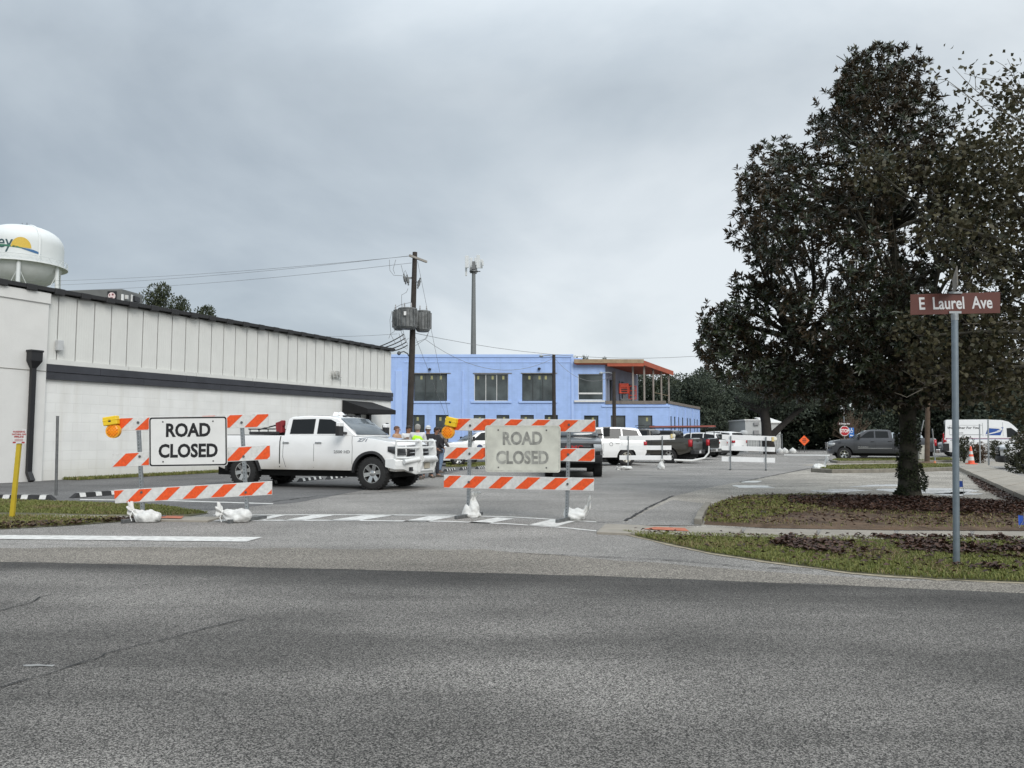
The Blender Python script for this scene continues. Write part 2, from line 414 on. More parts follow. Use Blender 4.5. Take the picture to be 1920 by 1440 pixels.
# cracks
def crack(pts, w, seed, m=m_crack, z=0.0115):
    r = random.Random(seed); P = GP(*pts); L = []; R = []
    for a, b in zip(P, P[1:]):
        k = max(2, int((b - a).length / 0.07)); d = (b - a).normalized(); nn = Vector((-d.y, d.x, 0))
        for j in range(k):
            q = a.lerp(b, j / k) + nn * (mnoise.noise(Vector((a.x + j * .31, seed, a.y))) * 0.05 + r.uniform(-.008, .008))
            ww = w * r.uniform(0.25, 1.2); L.append(q + nn * ww); R.append(q - nn * ww)
    mb = MB(); n = len(L)
    mb.add([(p.x, p.y, z) for p in L + R], [(i, i + 1, n + i + 1, n + i) for i in range(n - 1)])
    o = mb.build('road_crack', m, recalc=False); o['kind'] = 'structure'
    for p in o.data.polygons:
        pass
    return o
crack([(-40, 1302), (0, 1291), (90, 1266), (170, 1240), (215, 1222), (330, 1196), (420, 1172), (480, 1158)], 0.008, 1)
crack([(-30, 1153), (40, 1136), (90, 1118), (112, 1112)], 0.008, 2)
crack([(960, 1038), (1100, 1044), (1250, 1051), (1420, 1066), (1540, 1070)], 0.012, 3)
crack([(620, 1036), (760, 1035), (960, 1038)], 0.006, 4)
crack([(0, 1022), (60, 1020), (140, 1024), (300, 1023), (500, 1024)], 0.006, 5)
crack([(1262, 930), (1215, 952), (1172, 978)], 0.03, 6)
crack([(1385, 905), (1450, 892), (1530, 876)], 0.04, 7)
crack([(1120, 980), (1172, 979)], 0.02, 8)
crack([(512, 941), (600, 930), (700, 925), (800, 918)], 0.03, 9)
for i, (a, b) in enumerate([((1400, 925), (1700, 915)), ((1330, 918), (1640, 905)), ((1450, 912), (1820, 905)), ((1500, 899), (1800, 893)), ((1560, 925), (1850, 918))]):
    crack([a, ((a[0] + b[0]) / 2, (a[1] + b[1]) / 2 + 1), b], 0.016, 70 + i)
sheet('worn_paint_dash', GP((42, 1249), (72, 1247.5), (104, 1249), (98, 1252.5), (45, 1252)), 0.0085, mat('worn_off_paint', (.25, .25, .24), .8, var=.4, scale=20), jit=0.03, step=.05, seed=61)
# puddles on the lot behind the tree, reflected sky painted in as pale colour
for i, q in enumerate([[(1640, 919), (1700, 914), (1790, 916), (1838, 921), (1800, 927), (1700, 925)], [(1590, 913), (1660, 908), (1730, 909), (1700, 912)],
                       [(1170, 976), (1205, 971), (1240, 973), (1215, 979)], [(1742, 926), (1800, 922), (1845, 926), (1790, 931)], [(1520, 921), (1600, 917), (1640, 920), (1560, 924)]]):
    sheet('puddle', GP(*q), 0.007, m_puddle_sheen, jit=0.22, step=.15, seed=80 + i)
# gutter apron left of the soil island
sheet('gutter_apron', GP((1165, 986), (1215, 958), (1262, 938), (1330, 946), (1316, 986)), 0.009, m_asph_st, jit=0.04, seed=63)

# ---- pavements made of slabs
def pavement(name, near, far, z, cuts, label_seed, h=0.12, m=m_conc):
    root = bpy.data.objects.new(name, None); COL.objects.link(root); root['kind'] = 'structure'
    NP, FP = GP(*near, z=z), GP(*far, z=z)
    def along(P, t):
        L = [0]
        for a, b in zip(P, P[1:]): L.append(L[-1] + (b - a).length)
        s = t * L[-1]
        for i in range(len(P) - 1):
            if s <= L[i + 1] + 1e-9: return P[i].lerp(P[i + 1], (s - L[i]) / max(1e-9, L[i + 1] - L[i]))
        return P[-1]
    r = random.Random(label_seed)
    root.location = along(NP, .5) * 1.0; root.location.z = 0
    for k in range(cuts):
        t0, t1 = k / cuts, (k + 1) / cuts; g = 0.0035 * 8 / cuts
        a, b, c, d = along(NP, t0 + g), along(NP, t1 - g), along(FP, t1 - g), along(FP, t0 + g)
        dz = r.uniform(-.006, .006); mb = MB()
        mb.hexa([(p.x, p.y, z - h) for p in (a, b, c, d)] + [(p.x, p.y, z + dz) for p in (a, b, c, d)])
        mb.build('slab', m, root, world=True, bevel=0.008)
    return root
pavement('pavement_right', [(1115, 997), (1290, 1003), (1435, 1007), (1650, 1011.5), (2100, 1014), (2700, 1017)], [(1132, 981.5), (1290, 989), (1435, 991.5), (1660, 995.5), (2100, 998), (2700, 1001)], 0.035, 11, 5)
pavement('pavement_left', [(-400, 963), (0, 967.5), (220, 971), (310, 975), (392, 976)], [(-400, 959), (0, 963.5), (220, 966.5), (320, 968.5), (420, 969)], 0.03, 8, 6)
pavement('pavement_post_office', [(1799, 876), (1860, 903), (1920, 929.5), (2100, 1005)], [(1840, 871), (1854, 874), (1920, 893), (2150, 960)], 0.15, 14, 7, h=0.16)
# tactile red pads set in the pavement ends
for q, nm in (([(1228, 988.5), (1284, 990.5), (1292, 996.5), (1206, 992.5)], 'tactile_pad'), ([(296, 967.2), (345, 968), (340, 972.6), (292, 971.5)], 'tactile_pad')):
    o = sheet(nm, GP(*q, z=0.04), 0.046, m_brickpad, jit=0.01)
# kerbs of the grass islands on the right
def kerb(name, line, z, w, mk):
    root = bpy.data.objects.new(name, None); COL.objects.link(root); root['kind'] = 'structure'
    P = GP(*line); root.location = P[0]
    for a, b in zip(P, P[1:]):
        d = (b - a).normalized(); nn = Vector((-d.y, d.x, 0)); k = max(1, int((b - a).length / 2.2))
        for j in range(k):
            p, q = a.lerp(b, j / k) + d * .006, a.lerp(b, (j + 1) / k) - d * .006
            mb = MB(); mb.hexa([p, q, q + nn * w, p + nn * w] + [x + Vector((0, 0, z)) for x in (p, q, q + nn * w, p + nn * w)])
            mb.build('kerb_stone', mk, root, world=True, bevel=0.015)
kerb('kerb_island_near', [(1520, 885), (1560, 887.5), (1650, 886.5), (1720, 885), (1800, 882)], 0.15, 0.16, m_conc_dark)
kerb('kerb_island_far', [(1556, 866.5), (1570, 869), (1640, 868.5), (1730, 867.5), (1790, 867)], 0.13, 0.16, m_conc_dark)
kerb('kerb_soil_bed', [(1316, 985), (1322, 968), (1334, 951)], 0.10, 0.12, m_conc_dark)
# ------------------------------------------------------------------ white building on the left
def blockwall(name, col, bw, bh, mortar=0.9, bumpd=0.008, var=0.05):
    m = bpy.data.materials.new(name); m.use_nodes = True
    n, l = m.node_tree.nodes, m.node_tree.links
    b = n['Principled BSDF']; b.inputs['Roughness'].default_value = 0.75; b.inputs['Specular IOR Level'].default_value = 0.3
    t = N(n, 'ShaderNodeTexCoord'); mpn = N(n, 'ShaderNodeMapping'); l.new(t.outputs['Object'], mpn.inputs[0]); mpn.inputs['Rotation'].default_value = (math.pi / 2, 0, 0)
    br = N(n, 'ShaderNodeTexBrick'); l.new(mpn.outputs[0], br.inputs['Vector'])
    br.inputs['Scale'].default_value = 1.0; br.inputs['Brick Width'].default_value = bw; br.inputs['Row Height'].default_value = bh
    br.inputs['Mortar Size'].default_value = 0.012; br.inputs['Mortar Smooth'].default_value = 0.4
    br.inputs['Color1'].default_value = (*[c * (1 - var * .4) for c in col], 1); br.inputs['Color2'].default_value = (*[min(1, c * (1 + var * .4)) for c in col], 1)
    br.inputs['Mortar'].default_value = (*[c * mortar for c in col], 1)
    nz = N(n, 'ShaderNodeTexNoise'); nz.inputs['Scale'].default_value = 1.3; nz.inputs['Detail'].default_value = 8; l.new(t.outputs['Object'], nz.inputs['Vector'])
    mr = N(n, 'ShaderNodeMapRange'); l.new(nz.outputs['Fac'], mr.inputs[0]); mr.inputs[1].default_value = .3; mr.inputs[2].default_value = .7; mr.inputs[3].default_value = 1 - var; mr.inputs[4].default_value = 1 + var
    sc = N(n, 'ShaderNodeVectorMath', operation='SCALE'); l.new(br.outputs['Color'], sc.inputs[0]); l.new(mr.outputs[0], sc.inputs['Scale']); 
    # splash dirt near the ground and faint rain streaks
    spz = N(n, 'ShaderNodeSeparateXYZ'); l.new(t.outputs['Object'], spz.inputs[0])
    ms = N(n, 'ShaderNodeMapping'); l.new(t.outputs['Object'], ms.inputs[0]); ms.inputs['Scale'].default_value = (2.2, 2.2, 0.12)
    ns = N(n, 'ShaderNodeTexNoise'); ns.inputs['Scale'].default_value = 1.4; ns.inputs['Detail'].default_value = 6; l.new(ms.outputs[0], ns.inputs['Vector'])
    zg = N(n, 'ShaderNodeMapRange'); l.new(spz.outputs['Z'], zg.inputs[0]); zg.inputs[1].default_value = 0.75; zg.inputs[2].default_value = 0.0; zg.inputs[3].default_value = 0.0; zg.inputs[4].default_value = 0.75
    st1 = N(n, 'ShaderNodeMapRange'); l.new(ns.outputs['Fac'], st1.inputs[0]); st1.inputs[1].default_value = 0.5; st1.inputs[2].default_value = 0.8; st1.inputs[3].default_value = 0.0; st1.inputs[4].default_value = 0.3
    zn = N(n, 'ShaderNodeMath', operation='MULTIPLY'); l.new(zg.outputs[0], zn.inputs[0]); l.new(nz.outputs['Fac'], zn.inputs[1])
    sm = N(n, 'ShaderNodeMath', operation='ADD'); l.new(zn.outputs[0], sm.inputs[0]); l.new(st1.outputs[0], sm.inputs[1])
    dm = N(n, 'ShaderNodeMix', data_type='RGBA'); l.new(sm.outputs[0], dm.inputs[0]); l.new(sc.outputs[0], dm.inputs[6]); dm.inputs[7].default_value = (*[c * k for c, k in zip(col, (.62, .58, .50))], 1)
    l.new(dm.outputs[2], b.inputs['Base Color'])
    n2 = N(n, 'ShaderNodeTexNoise'); n2.inputs['Scale'].default_value = 45; n2.inputs['Detail'].default_value = 3; l.new(t.outputs['Object'], n2.inputs['Vector'])
    ma = N(n, 'ShaderNodeMath', operation='MULTIPLY_ADD', i1=-1.0); l.new(br.outputs['Fac'], ma.inputs[0]); l.new(n2.outputs['Fac'], ma.inputs[2])
    bp = N(n, 'ShaderNodeBump'); bp.inputs['Strength'].default_value = 0.6; bp.inputs['Distance'].default_value = bumpd
    l.new(ma.outputs[0], bp.inputs['Height']); l.new(bp.outputs[0], b.inputs['Normal'])
    MATS[name] = m; return m
m_wblock = blockwall('white_painted_block', (0.72, 0.722, 0.70), 0.62, 0.31, mortar=0.955, bumpd=.004)
m_wstucco = mat('off_white_stucco', (0.655, 0.65, 0.625), 0.8, var=0.05, scale=1.5, bump=0.25, bscale=50)
m_wpanel = mat('off_white_corrugated', (0.635, 0.637, 0.605), 0.6, var=0.05, scale=1.2)
m_band = mat('charcoal_board', (0.035, 0.037, 0.045), 0.5, var=0.25, scale=2)
m_awn = mat('black_canvas', (0.006, 0.006, 0.007), 0.85, var=0.2)

W0 = Vector((-14.85, 24.5, 0)); W1 = Vector((-6.65, 42.6, 0))
WD = (W1 - W0).normalized(); WN = Vector((WD.y, -WD.x, 0))      # WN: outward, to the street
wrz = math.atan2(WD.y, WD.x)
def WS(u, v):
    p = PL(u, v, W0, W1); return (p - W0).dot(WD), p.z
wb = thing('white_building', 'long white building with charcoal band and corrugated upper wall', 'building', W0, wrz)
s_end = WS(733.5, 700)[0]; s_a = WS(83, 700)[0]
zr0, zr1 = WS(88, 546)[1], WS(733, 657)[1]
sr0, sr1 = WS(88, 546)[0], WS(733, 657)[0]
def zroof(s): return zr0 + (zr1 - zr0) * (s - sr0) / (sr1 - sr0)
def lineZ(u0, v0, u1, v1):
    s0, z0 = WS(u0, v0); s1, z1 = WS(u1, v1)
    return lambda s: z0 + (z1 - z0) * (s - s0) / (s1 - s0)
z_top, z_mid, z_bot = lineZ(83, 682, 735, 737), lineZ(83, 697, 735, 745), lineZ(83, 711, 735, 752.5)
z_ledge = lineZ(83, 673, 735, 733)
mb = MB()
def slab(s0, s1, y0, y1, zf0, zf1, mi=0, m=None):
    m = mb if m is None else m
    return m.hexa([(s0, y0, zf0(s0)), (s1, y0, zf0(s1)), (s1, y1, zf0(s1)), (s0, y1, zf0(s0)), (s0, y0, zf1(s0)), (s1, y0, zf1(s1)), (s1, y1, zf1(s1)), (s0, y1, zf1(s0))], mi)
K = lambda c: (lambda s: c)
slab(s_a, s_end, 0.0, 15, K(-0.1), z_ledge); mb.build('wall', m_wblock, wb)
mb = MB(); slab(s_a, s_end, 0.06, 15, lambda s: z_ledge(s) + .002, lambda s: zroof(s) - .05); mb.build('upper_wall', m_wpanel, wb)
mb = MB(); slab(-14, s_a, -0.10, 15, K(-0.1), lambda s: zroof(s) - .06); mb.build('stucco_end', m_wstucco, wb, bevel=.01)
mb = MB(); slab(-14, s_a + .03, -0.14, -0.101, lambda s: zroof(s) - .42, lambda s: zroof(s) - .08); mb.build('stucco_trim', m_wstucco, wb, bevel=.01)
mb = MB(); slab(-14, s_a - .001, -0.115, -0.1005, lambda s: 3.46, lambda s: 3.475); mb.build('stucco_joint', m_conc_dark, wb)
# ledge boards above the band
st = s_a
k = 0
while st < s_end - 0.2:
    en = min(st + 3.05, s_end); mb = MB(); slab(st + .008, en - .008, -0.06, 0.055, z_top, z_ledge); mb.build('ledge_board', m_wpanel, wb, bevel=.006); st = en
# charcoal boards, two rows
for row, (za, zb_) in enumerate(((z_bot, z_mid), (z_mid, z_top))):
    st = s_a; k = 0
    while st < s_end - 0.05:
        en = min(st + (3.66 if (k or not row) else 1.9), s_end + .06); mb = MB()
        slab(st + .004, en - .004, -0.10 - 0.02 * row, -.002, lambda s: za(s) + .006, lambda s: zb_(s) - .004); mb.build('fascia_board', m_band, wb, bevel=.006); st = en; k += 1
# corrugated panels
sp0 = WS(107, 650)[0]; wid = WS(142, 650)[0] - sp0
edges = [s_a + .02, sp0]
while edges[-1] + wid < s_end - .1: edges.append(edges[-1] + wid)
edges.append(s_end)
for a, b in zip(edges, edges[1:]):
    mb = MB(); nr = max(2, round((b - a - .03) / 0.088)); pts = []
    for i in range(nr):
        x0 = a + .015 + (b - a - .03) * i / nr; w = (b - a - .03) / nr
        pts += [(x0, -.012), (x0 + w * .5, -.012), (x0 + w * .62, -.0135), (x0 + w * .88, -.0135)]
    pts.append((b - .015, -.012)); n = len(pts)
    vs = [(x, y + .02, z_ledge(x) + .01) for x, y in pts] + [(x, y + .02, zroof(x) - .1) for x, y in pts]
    mb.add(vs, [(i, i + 1, n + i + 1, n + i) for i in range(n - 1)]); mb.build('panel', m_wpanel, wb, recalc=False)
mb = MB()
for e in edges[1:-1]: mb.box(e - .008, e + .008, 0.03, 0.055, z_ledge(e), zroof(e) - .1)
mb.build('panel_joint', mat('joint_grey', (.30, .30, .29), .8), wb)
# dark scalloped roof edge
mb = MB(); slab(-14, s_end + .08, -0.20, 15.2, lambda s: zroof(s) - .02, lambda s: zroof(s) + .10); mb.build('roof', m_black_pl, wb)
s = -13.8; r = random.Random(3)
while s < s_end:
    mb = MB(); mb.box(s, s + .34, -.225, -.05, zroof(s) - .085 + r.uniform(-.01, .01), zroof(s) + .115); mb.build('roof_rib', m_black_pl, wb, bevel=.02); s += .92
# rain leader
(sl0, zl0), (sl1, zl1) = WS(44, 690), WS(67, 659)
lc = (sl0 + sl1) / 2; lw = (sl1 - sl0) / 2
mb = MB()
mb.hexa([(lc - lw * .4, -.25, zl0), (lc + lw * .4, -.25, zl0), (lc + lw * .4, -.12, zl0), (lc - lw * .4, -.12, zl0), (lc - lw, -.36, zl0 + .22), (lc + lw, -.36, zl0 + .22), (lc + lw, -.11, zl0 + .22), (lc - lw, -.11, zl0 + .22)])
mb.box(lc - lw, lc + lw, -.36, -.11, zl0 + .221, zl1)
mb.box(lc - lw - .02, lc + lw + .02, -.38, -.105, zl1 - .05, zl1 + .01)
mb.build('leader_head', m_black, wb, bevel=.008)
mb = MB(); mb.box(lc - .075, lc + .075, -.25, -.13, .28, zl0 + .03); mb.hexa([(lc - .08, -.42, .05), (lc + .08, -.42, .05), (lc + .08, -.30, .0), (lc - .08, -.30, .0), (lc - .075, -.25, .32), (lc + .075, -.25, .32), (lc + .075, -.13, .279), (lc - .075, -.13, .279)])
mb.build('downpipe', m_black, wb, bevel=.01)
sb, zb = WS(108, 648); mb = MB(); mb.box(sb - .1, sb + .1, -.16, -.02, zb - .17, zb + .17); mb.build('meter_box', mat('grey_box', (.45, .46, .46), .5), wb, bevel=.015)
# awning over the door
sa0, za1 = WS(641, 750); sa1, _ = WS(696, 752); za0 = WS(641, 776)[1]
A_ = W0 + WD * sa0
# depth so that the near front corner is seen at u=688
def u_of(p): return 960 + F * p.x / (p.y * CA + (p.z - CAM_H) * SA)
dp = 0.5
for k in range(60):
    if u_of(A_ + WN * dp + Vector((0, 0, 2.6))) > 689: break
    dp += .05
mb = MB(); zv0, zv1 = za0 + .02, za0 + .24
mb.hexa([(sa0, -dp, zv0), (sa1, -dp, zv0), (sa1, -.03, zv0), (sa0, -.03, zv0), (sa0, -dp, zv1), (sa1, -dp, zv1), (sa1, -.03, za1), (sa0, -.03, za1)])
mb.build('awning', m_awn, wb, bevel=.01)
mb = MB(); mb.box(sa0 + .75, sa1 - .5, -.03, -.008, 0.05, 2.25); dr = mb.build('door', mat('dark_door', (.02, .021, .022), .3), wb)
mb = MB(); mb.box(sa1 - .55, sa1 - .5, -.10, -.04, 1.0, 1.2); mb.build('handle', m_chrome, dr)
for du in (668, 688):
    sl, zl = WS(du, 784); mb = MB(); mb.box(sl - .1, sl + .1, -.22, -.01, zl - .2, zl + .2); mb.build('wall_lamp', m_black, wb, bevel=.02)
sl, zl = WS(725, 800); mb = MB(); mb.box(sl - .1, sl + .1, -.06, -.005, zl - .2, zl + .2); mb.build('card_reader', m_black, wb)
sl, zl = WS(628, 702.5)
textmesh('lettering', 'LEL', 0.46, frame((sl, -.10, zl), (1, 0, 0), (0, 0, 1)), mat('pale_metal_letters', (.42, .42, .40), .5), wb, extrude=.05, sx=1.1)

# ------------------------------------------------------------------ blue building under construction
m_blue = blockwall('blue_sealer', (0.335, 0.465, 0.755), 0.4, 0.2, mortar=0.97, var=0.07, bumpd=.004)
m_blue_l = mat('blue_sealer_trim', (0.365, 0.495, 0.78), 0.75, var=0.06, scale=1)
m_frame_dk = mat('dark_window_frame', (0.03, 0.034, 0.034), 0.4, var=0.2)
m_frame_lt = mat('pale_window_frame', (0.62, 0.62, 0.60), 0.5)
m_pane = mat('window_pane', (0.062, 0.074, 0.074), 0.05, var=.6, scale=.7, spec=.55)
m_sticker = mat('yellow_sticker', (0.34, 0.33, 0.16), 0.8)
m_lumber = mat('raw_lumber', (0.30, 0.22, 0.135), 0.8, var=0.25, scale=3)
m_lumber_gr = mat('grey_lumber', (0.17, 0.145, 0.125), 0.85, var=0.25, scale=3)
m_orange_sheet = mat('orange_red_sheathing', (0.36, 0.080, 0.038), 0.7, var=0.15, scale=1)
m_redwrap = mat('red_equipment', (0.62, 0.075, 0.035), 0.5, var=0.15)
YB = 63.0
def BX(u, v=760): return at(u, v, YB).x
def BZ(v, u=960): return at(u, v, YB).z
bb = thing('blue_building', 'two storey pale blue building under construction with rooftop terrace', 'building', (BX(740), YB, 0))
def wall_holes(m, T, x0, x1, z0, z1, holes, t):
    """T maps (x, depth, z) to 3D; rectangular openings left out"""
    xs = sorted({x0, x1, *[h[0] for h in holes], *[h[1] for h in holes]}); zs = sorted({z0, z1, *[h[2] for h in holes], *[h[3] for h in holes]})
    for a, b in zip(zs, zs[1:]):
        run = None
        for c, d in list(zip(xs, xs[1:])) + [(None, None)]:
            solid = c is not None and not any(h[0] <= (c + d) / 2 <= h[1] and h[2] <= (a + b) / 2 <= h[3] for h in holes)
            if solid: run = (run[0], d) if run else (c, d)
            elif run:
                p, q = run; m.hexa([T(p, 0, a), T(q, 0, a), T(q, t, a), T(p, t, a), T(p, 0, b), T(q, 0, b), T(q, t, b), T(p, t, b)]); run = None
def window(parent, T, h, panes, fm, deep=.14, stick=True, split=None, seed=0):
    x0, x1, z0, z1 = h; f = .05; r = random.Random(seed)
    def B(a, b, d0, d1, c, e, name, m, par, bev=0):
        q = MB(); q.hexa([T(a, d0, c), T(b, d0, c), T(b, d1, c), T(a, d1, c), T(a, d0, e), T(b, d0, e), T(b, d1, e), T(a, d1, e)]); return q.build(name, m, par, world=False)
    q = MB()
    for (a, b, c, e) in ((x0, x0 + f, z0, z1), (x1 - f, x1, z0, z1), (x0 + f, x1 - f, z0, z0 + f), (x0 + f, x1 - f, z1 - f, z1)):
        q.hexa([T(a, deep, c), T(b, deep, c), T(b, deep + .07, c), T(a, deep + .07, c), T(a, deep, e), T(b, deep, e), T(b, deep + .07, e), T(a, deep + .07, e)])
    w = q.build('window', fm, parent)
    n = panes; wd = (x1 - x0 - 2 * f) / n
    for i in range(n):
        a, b = x0 + f + wd * i + (.025 if i else 0), x0 + f + wd * (i + 1) - (.025 if i < n - 1 else 0)
        B(a, b, deep + .03, deep + .04, z0 + f, z1 - f, 'pane', m_pane, w)
        if i: B(a - .05, a, deep - .005, deep + .065, z0 + f, z1 - f, 'mullion', fm, w)
        if stick:
            sx = a + (b - a) * r.uniform(.15, .6); B(sx, sx + .17, deep + .022, deep + .028, z1 - f - .42, z1 - f - .12, 'sticker', m_sticker, w)
    return w
LX = bb.location.x
TF = lambda x, d, z: (x - LX, d, z)
up = [(776, 838), (889, 953), (979, 1038)]
lowf = [(775, 796.5), (817, 841), (888, 910), (931, 955), (976, 1001), (1021, 1046)]
zsu, zhu = BZ(752), BZ(700.5)
holes = [(BX(a), BX(b), zsu, zhu) for a, b in up] + [(BX(a), BX(b), .55 if a > 850 else .15, BZ(778)) for a, b in lowf]
mb = MB(); wall_holes(mb, TF, BX(722), BX(1074.5), -0.1, BZ(665), holes, .35)
mb.box(BX(722) - LX, BX(1074.5) - LX, .36, 11, -0.1, BZ(667) - .4)
mb.build('front_wall', m_blue, bb)
fm3 = [m_frame_dk, m_frame_lt, m_frame_dk]
for i, h in enumerate(holes): window(bb, TF, h, 3 if i < 3 else 1, m_frame_dk if i != 1 else m_frame_lt, seed=i)
for i, (a, b) in enumerate(up):
    mb = MB(); mb.box(BX(a) - .28 - LX, BX(b) + .28 - LX, -.10, -.001, zsu - .16, zsu - .001); mb.build('sill', m_blue_l, bb, bevel=.01)
    mb = MB(); mb.box(BX(a) - .1 - LX, BX(b) + .3 - LX, -.05, -.001, zhu + .001, zhu + .06); mb.build('lintel', m_conc_dark, bb)
mb = MB(); mb.box(BX(722) - LX, BX(1075) - LX, -.06, -.002, BZ(670), BZ(664.5)); mb.build('parapet_cap', m_blue_l, bb, bevel=.01)
mb = MB(); mb.box(BX(757) - LX, BX(1074) - LX, -.035, -.002, BZ(680), BZ(678)); mb.build('string_course', m_blue_l, bb)
for u0, u1, v0, v1 in ((741, 754, 812, 695), (866.5, 869, 812, 695), (1071, 1075.5, 815, 664.3)):
    mb = MB(); mb.box(BX(u0) - LX, BX(u1) - LX, -.07, -.003, BZ(v0) if v0 < 812 else 0, BZ(v1)); mb.build('pilaster', m_blue_l, bb, bevel=.01)
for u, v in ((806, 692.5), (1011, 691.5)):
    p = at(u, v, YB); mb = MB(); mb.lathe([(.03, 0), (.12, .03), (.12, .16), (.04, .2)], 10, (p.x - LX, -.12, p.z - .1)); mb.build('floodlight', m_black, bb, smooth=True)
# bay with the big window, and lower wall to the right
x_bay0, x_bay1 = BX(1075), BX(1135.5)
hb = (BX(1084.5), BX(1131), BZ(750), BZ(701))
lw2 = [(1095, 1122), (1145, 1172.5), (1196, 1223)]
mb = MB(); wall_holes(mb, TF, x_bay0, x_bay1, BZ(756.5), BZ(684), [hb], .30); mb.build('bay_wall', m_blue, bb)
wbay = window(bb, TF, hb, 1, m_frame_lt, stick=False)
mb = MB(); mb.box(hb[0] - LX, hb[1] - LX, .1, .2, BZ(739), BZ(736)); mb.build('mullion', m_frame_lt, wbay)
mb = MB(); mb.box(hb[0] - .35 - LX, hb[1] + .12 - LX, -.12, -.002, BZ(754), BZ(750.5)); mb.build('sill', m_frame_lt, bb)
x_end = BX(1254.5)
holes2 = [(BX(a), BX(b), .55, BZ(779)) for a, b in lw2]
mb = MB(); wall_holes(mb, TF, x_bay0 + .002, x_end, -0.1, BZ(757), holes2, .35); mb.build('lower_wall', m_blue, bb)
for i, h in enumerate(holes2): window(bb, TF, h, 1, m_frame_dk, seed=20 + i)
mb = MB(); mb.box(BX(1128) - LX, x_end + .05 - LX, -.08, -.002, BZ(763), BZ(760.5)); mb.build('string_course', m_blue_l, bb)
# side wall receding along the street direction
SD = Vector((0.447, 1, 0)).normalized(); SN = Vector((SD.y, -SD.x, 0)); C0 = Vector((x_end, YB, 0)); LOC = bb.location.copy()
def TS(x, d, z): 
    p = C0 + SD * x - SN * d - LOC; return (p.x, p.y, z)
def SX(u): return (PL(u, 790, C0, C0 + SD) - C0).dot(SD)
s_len = SX(1312)
sw = [(1257, 1260), (1264, 1267), (1271.5, 1274), (1278.8, 1281.5), (1287.8, 1290.3), (1293, 1295.6), (1301.3, 1303.2), (1306.5, 1308.6)]
z0s, z1s = PL(1258, 808, C0, C0 + SD).z, PL(1258, 780.5, C0, C0 + SD).z
hs = [(SX(a), SX(b), max(.4, z0s), z1s) for a, b in sw]
mb = MB(); wall_holes(mb, TS, 0.02, s_len, -0.1, BZ(757) - .01, hs, .3); mb.build('side_wall', m_blue, bb)
for i, h in enumerate(hs): window(bb, TS, h, 1, m_frame_dk, stick=False, deep=.05)
for u in (1255.5, 1270, 1285.5, 1299.5, 1311):
    x = SX(u); mb = MB(); mb.hexa([TS(x - .12, -.05, 0), TS(x + .12, -.05, 0), TS(x + .12, -.002, 0), TS(x - .12, -.002, 0), TS(x - .12, -.05, BZ(759)), TS(x + .12, -.05, BZ(759)), TS(x + .12, -.002, BZ(759)), TS(x - .12, -.002, BZ(759))]); mb.build('pilaster', m_blue_l, bb)
# ground floor roof = terrace deck with grey lumber edge
zd = BZ(757)
e1 = C0 + SD * s_len
P = [Vector((BX(1135), YB, 0)), C0, e1, Vector((BX(1135) + (e1.x - C0.x), e1.y, 0))]
mb = MB(); mb.hexa([(p.x - LX, p.y - YB + .01, zd - .3) for p in P] + [(p.x - LX, p.y - YB + .01, zd + .02) for p in P]); mb.build('terrace_deck', m_lumber_gr, bb)
mb = MB(); mb.box(BX(1135) - LX, x_end - .25 - LX, -.07, -.004, zd - .03, BZ(751.5)); mb.build('deck_fascia', m_lumber_gr, bb)
mb = MB(); mb.hexa([TS(-.1, -.08, zd + .0), TS(s_len, -.08, zd), TS(s_len, .06, zd), TS(-.1, .06, zd), TS(-.1, -.08, zd + .22), TS(s_len, -.08, zd + .22), TS(s_len, .06, zd + .22), TS(-.1, .06, zd + .22)]); mb.build('deck_fascia', m_lumber_gr, bb)
# upper volume side wall behind the terrace
C1 = Vector((x_bay1, YB + .31, 0))
def TU(x, d, z):
    p = C1 + SD * x - SN * d - LOC; return (p.x, p.y, z)
def UX(u): return (PL(u, 740, C1, C1 + SD) - C1).dot(SD)
hu = [(.5, 1.0, zd + .05, zd + 2.1), (1.3, 2.3, zd + .05, zd + 2.1), (4.0, 4.5, zd + .05, zd + 2.2), (4.9, 5.6, zd + .05, zd + 2.2), (7.2, 8.3, zd + .05, zd + 2.1)]
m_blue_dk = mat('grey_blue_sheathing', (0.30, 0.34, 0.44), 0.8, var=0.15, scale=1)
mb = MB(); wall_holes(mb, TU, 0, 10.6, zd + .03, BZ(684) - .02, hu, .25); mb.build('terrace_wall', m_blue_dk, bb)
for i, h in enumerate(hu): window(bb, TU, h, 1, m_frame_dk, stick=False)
mb = MB(); mb.hexa([TU(0, 0.26, zd), TU(10.6, .26, zd), TU(10.6, 5, zd), TU(0, 5, zd), TU(0, .26, zd + 2.9), TU(10.6, .26, zd + 2.9), TU(10.6, 5, zd + 2.9), TU(0, 5, zd + 2.9)]); mb.build('upper_core', m_blue_dk, bb)
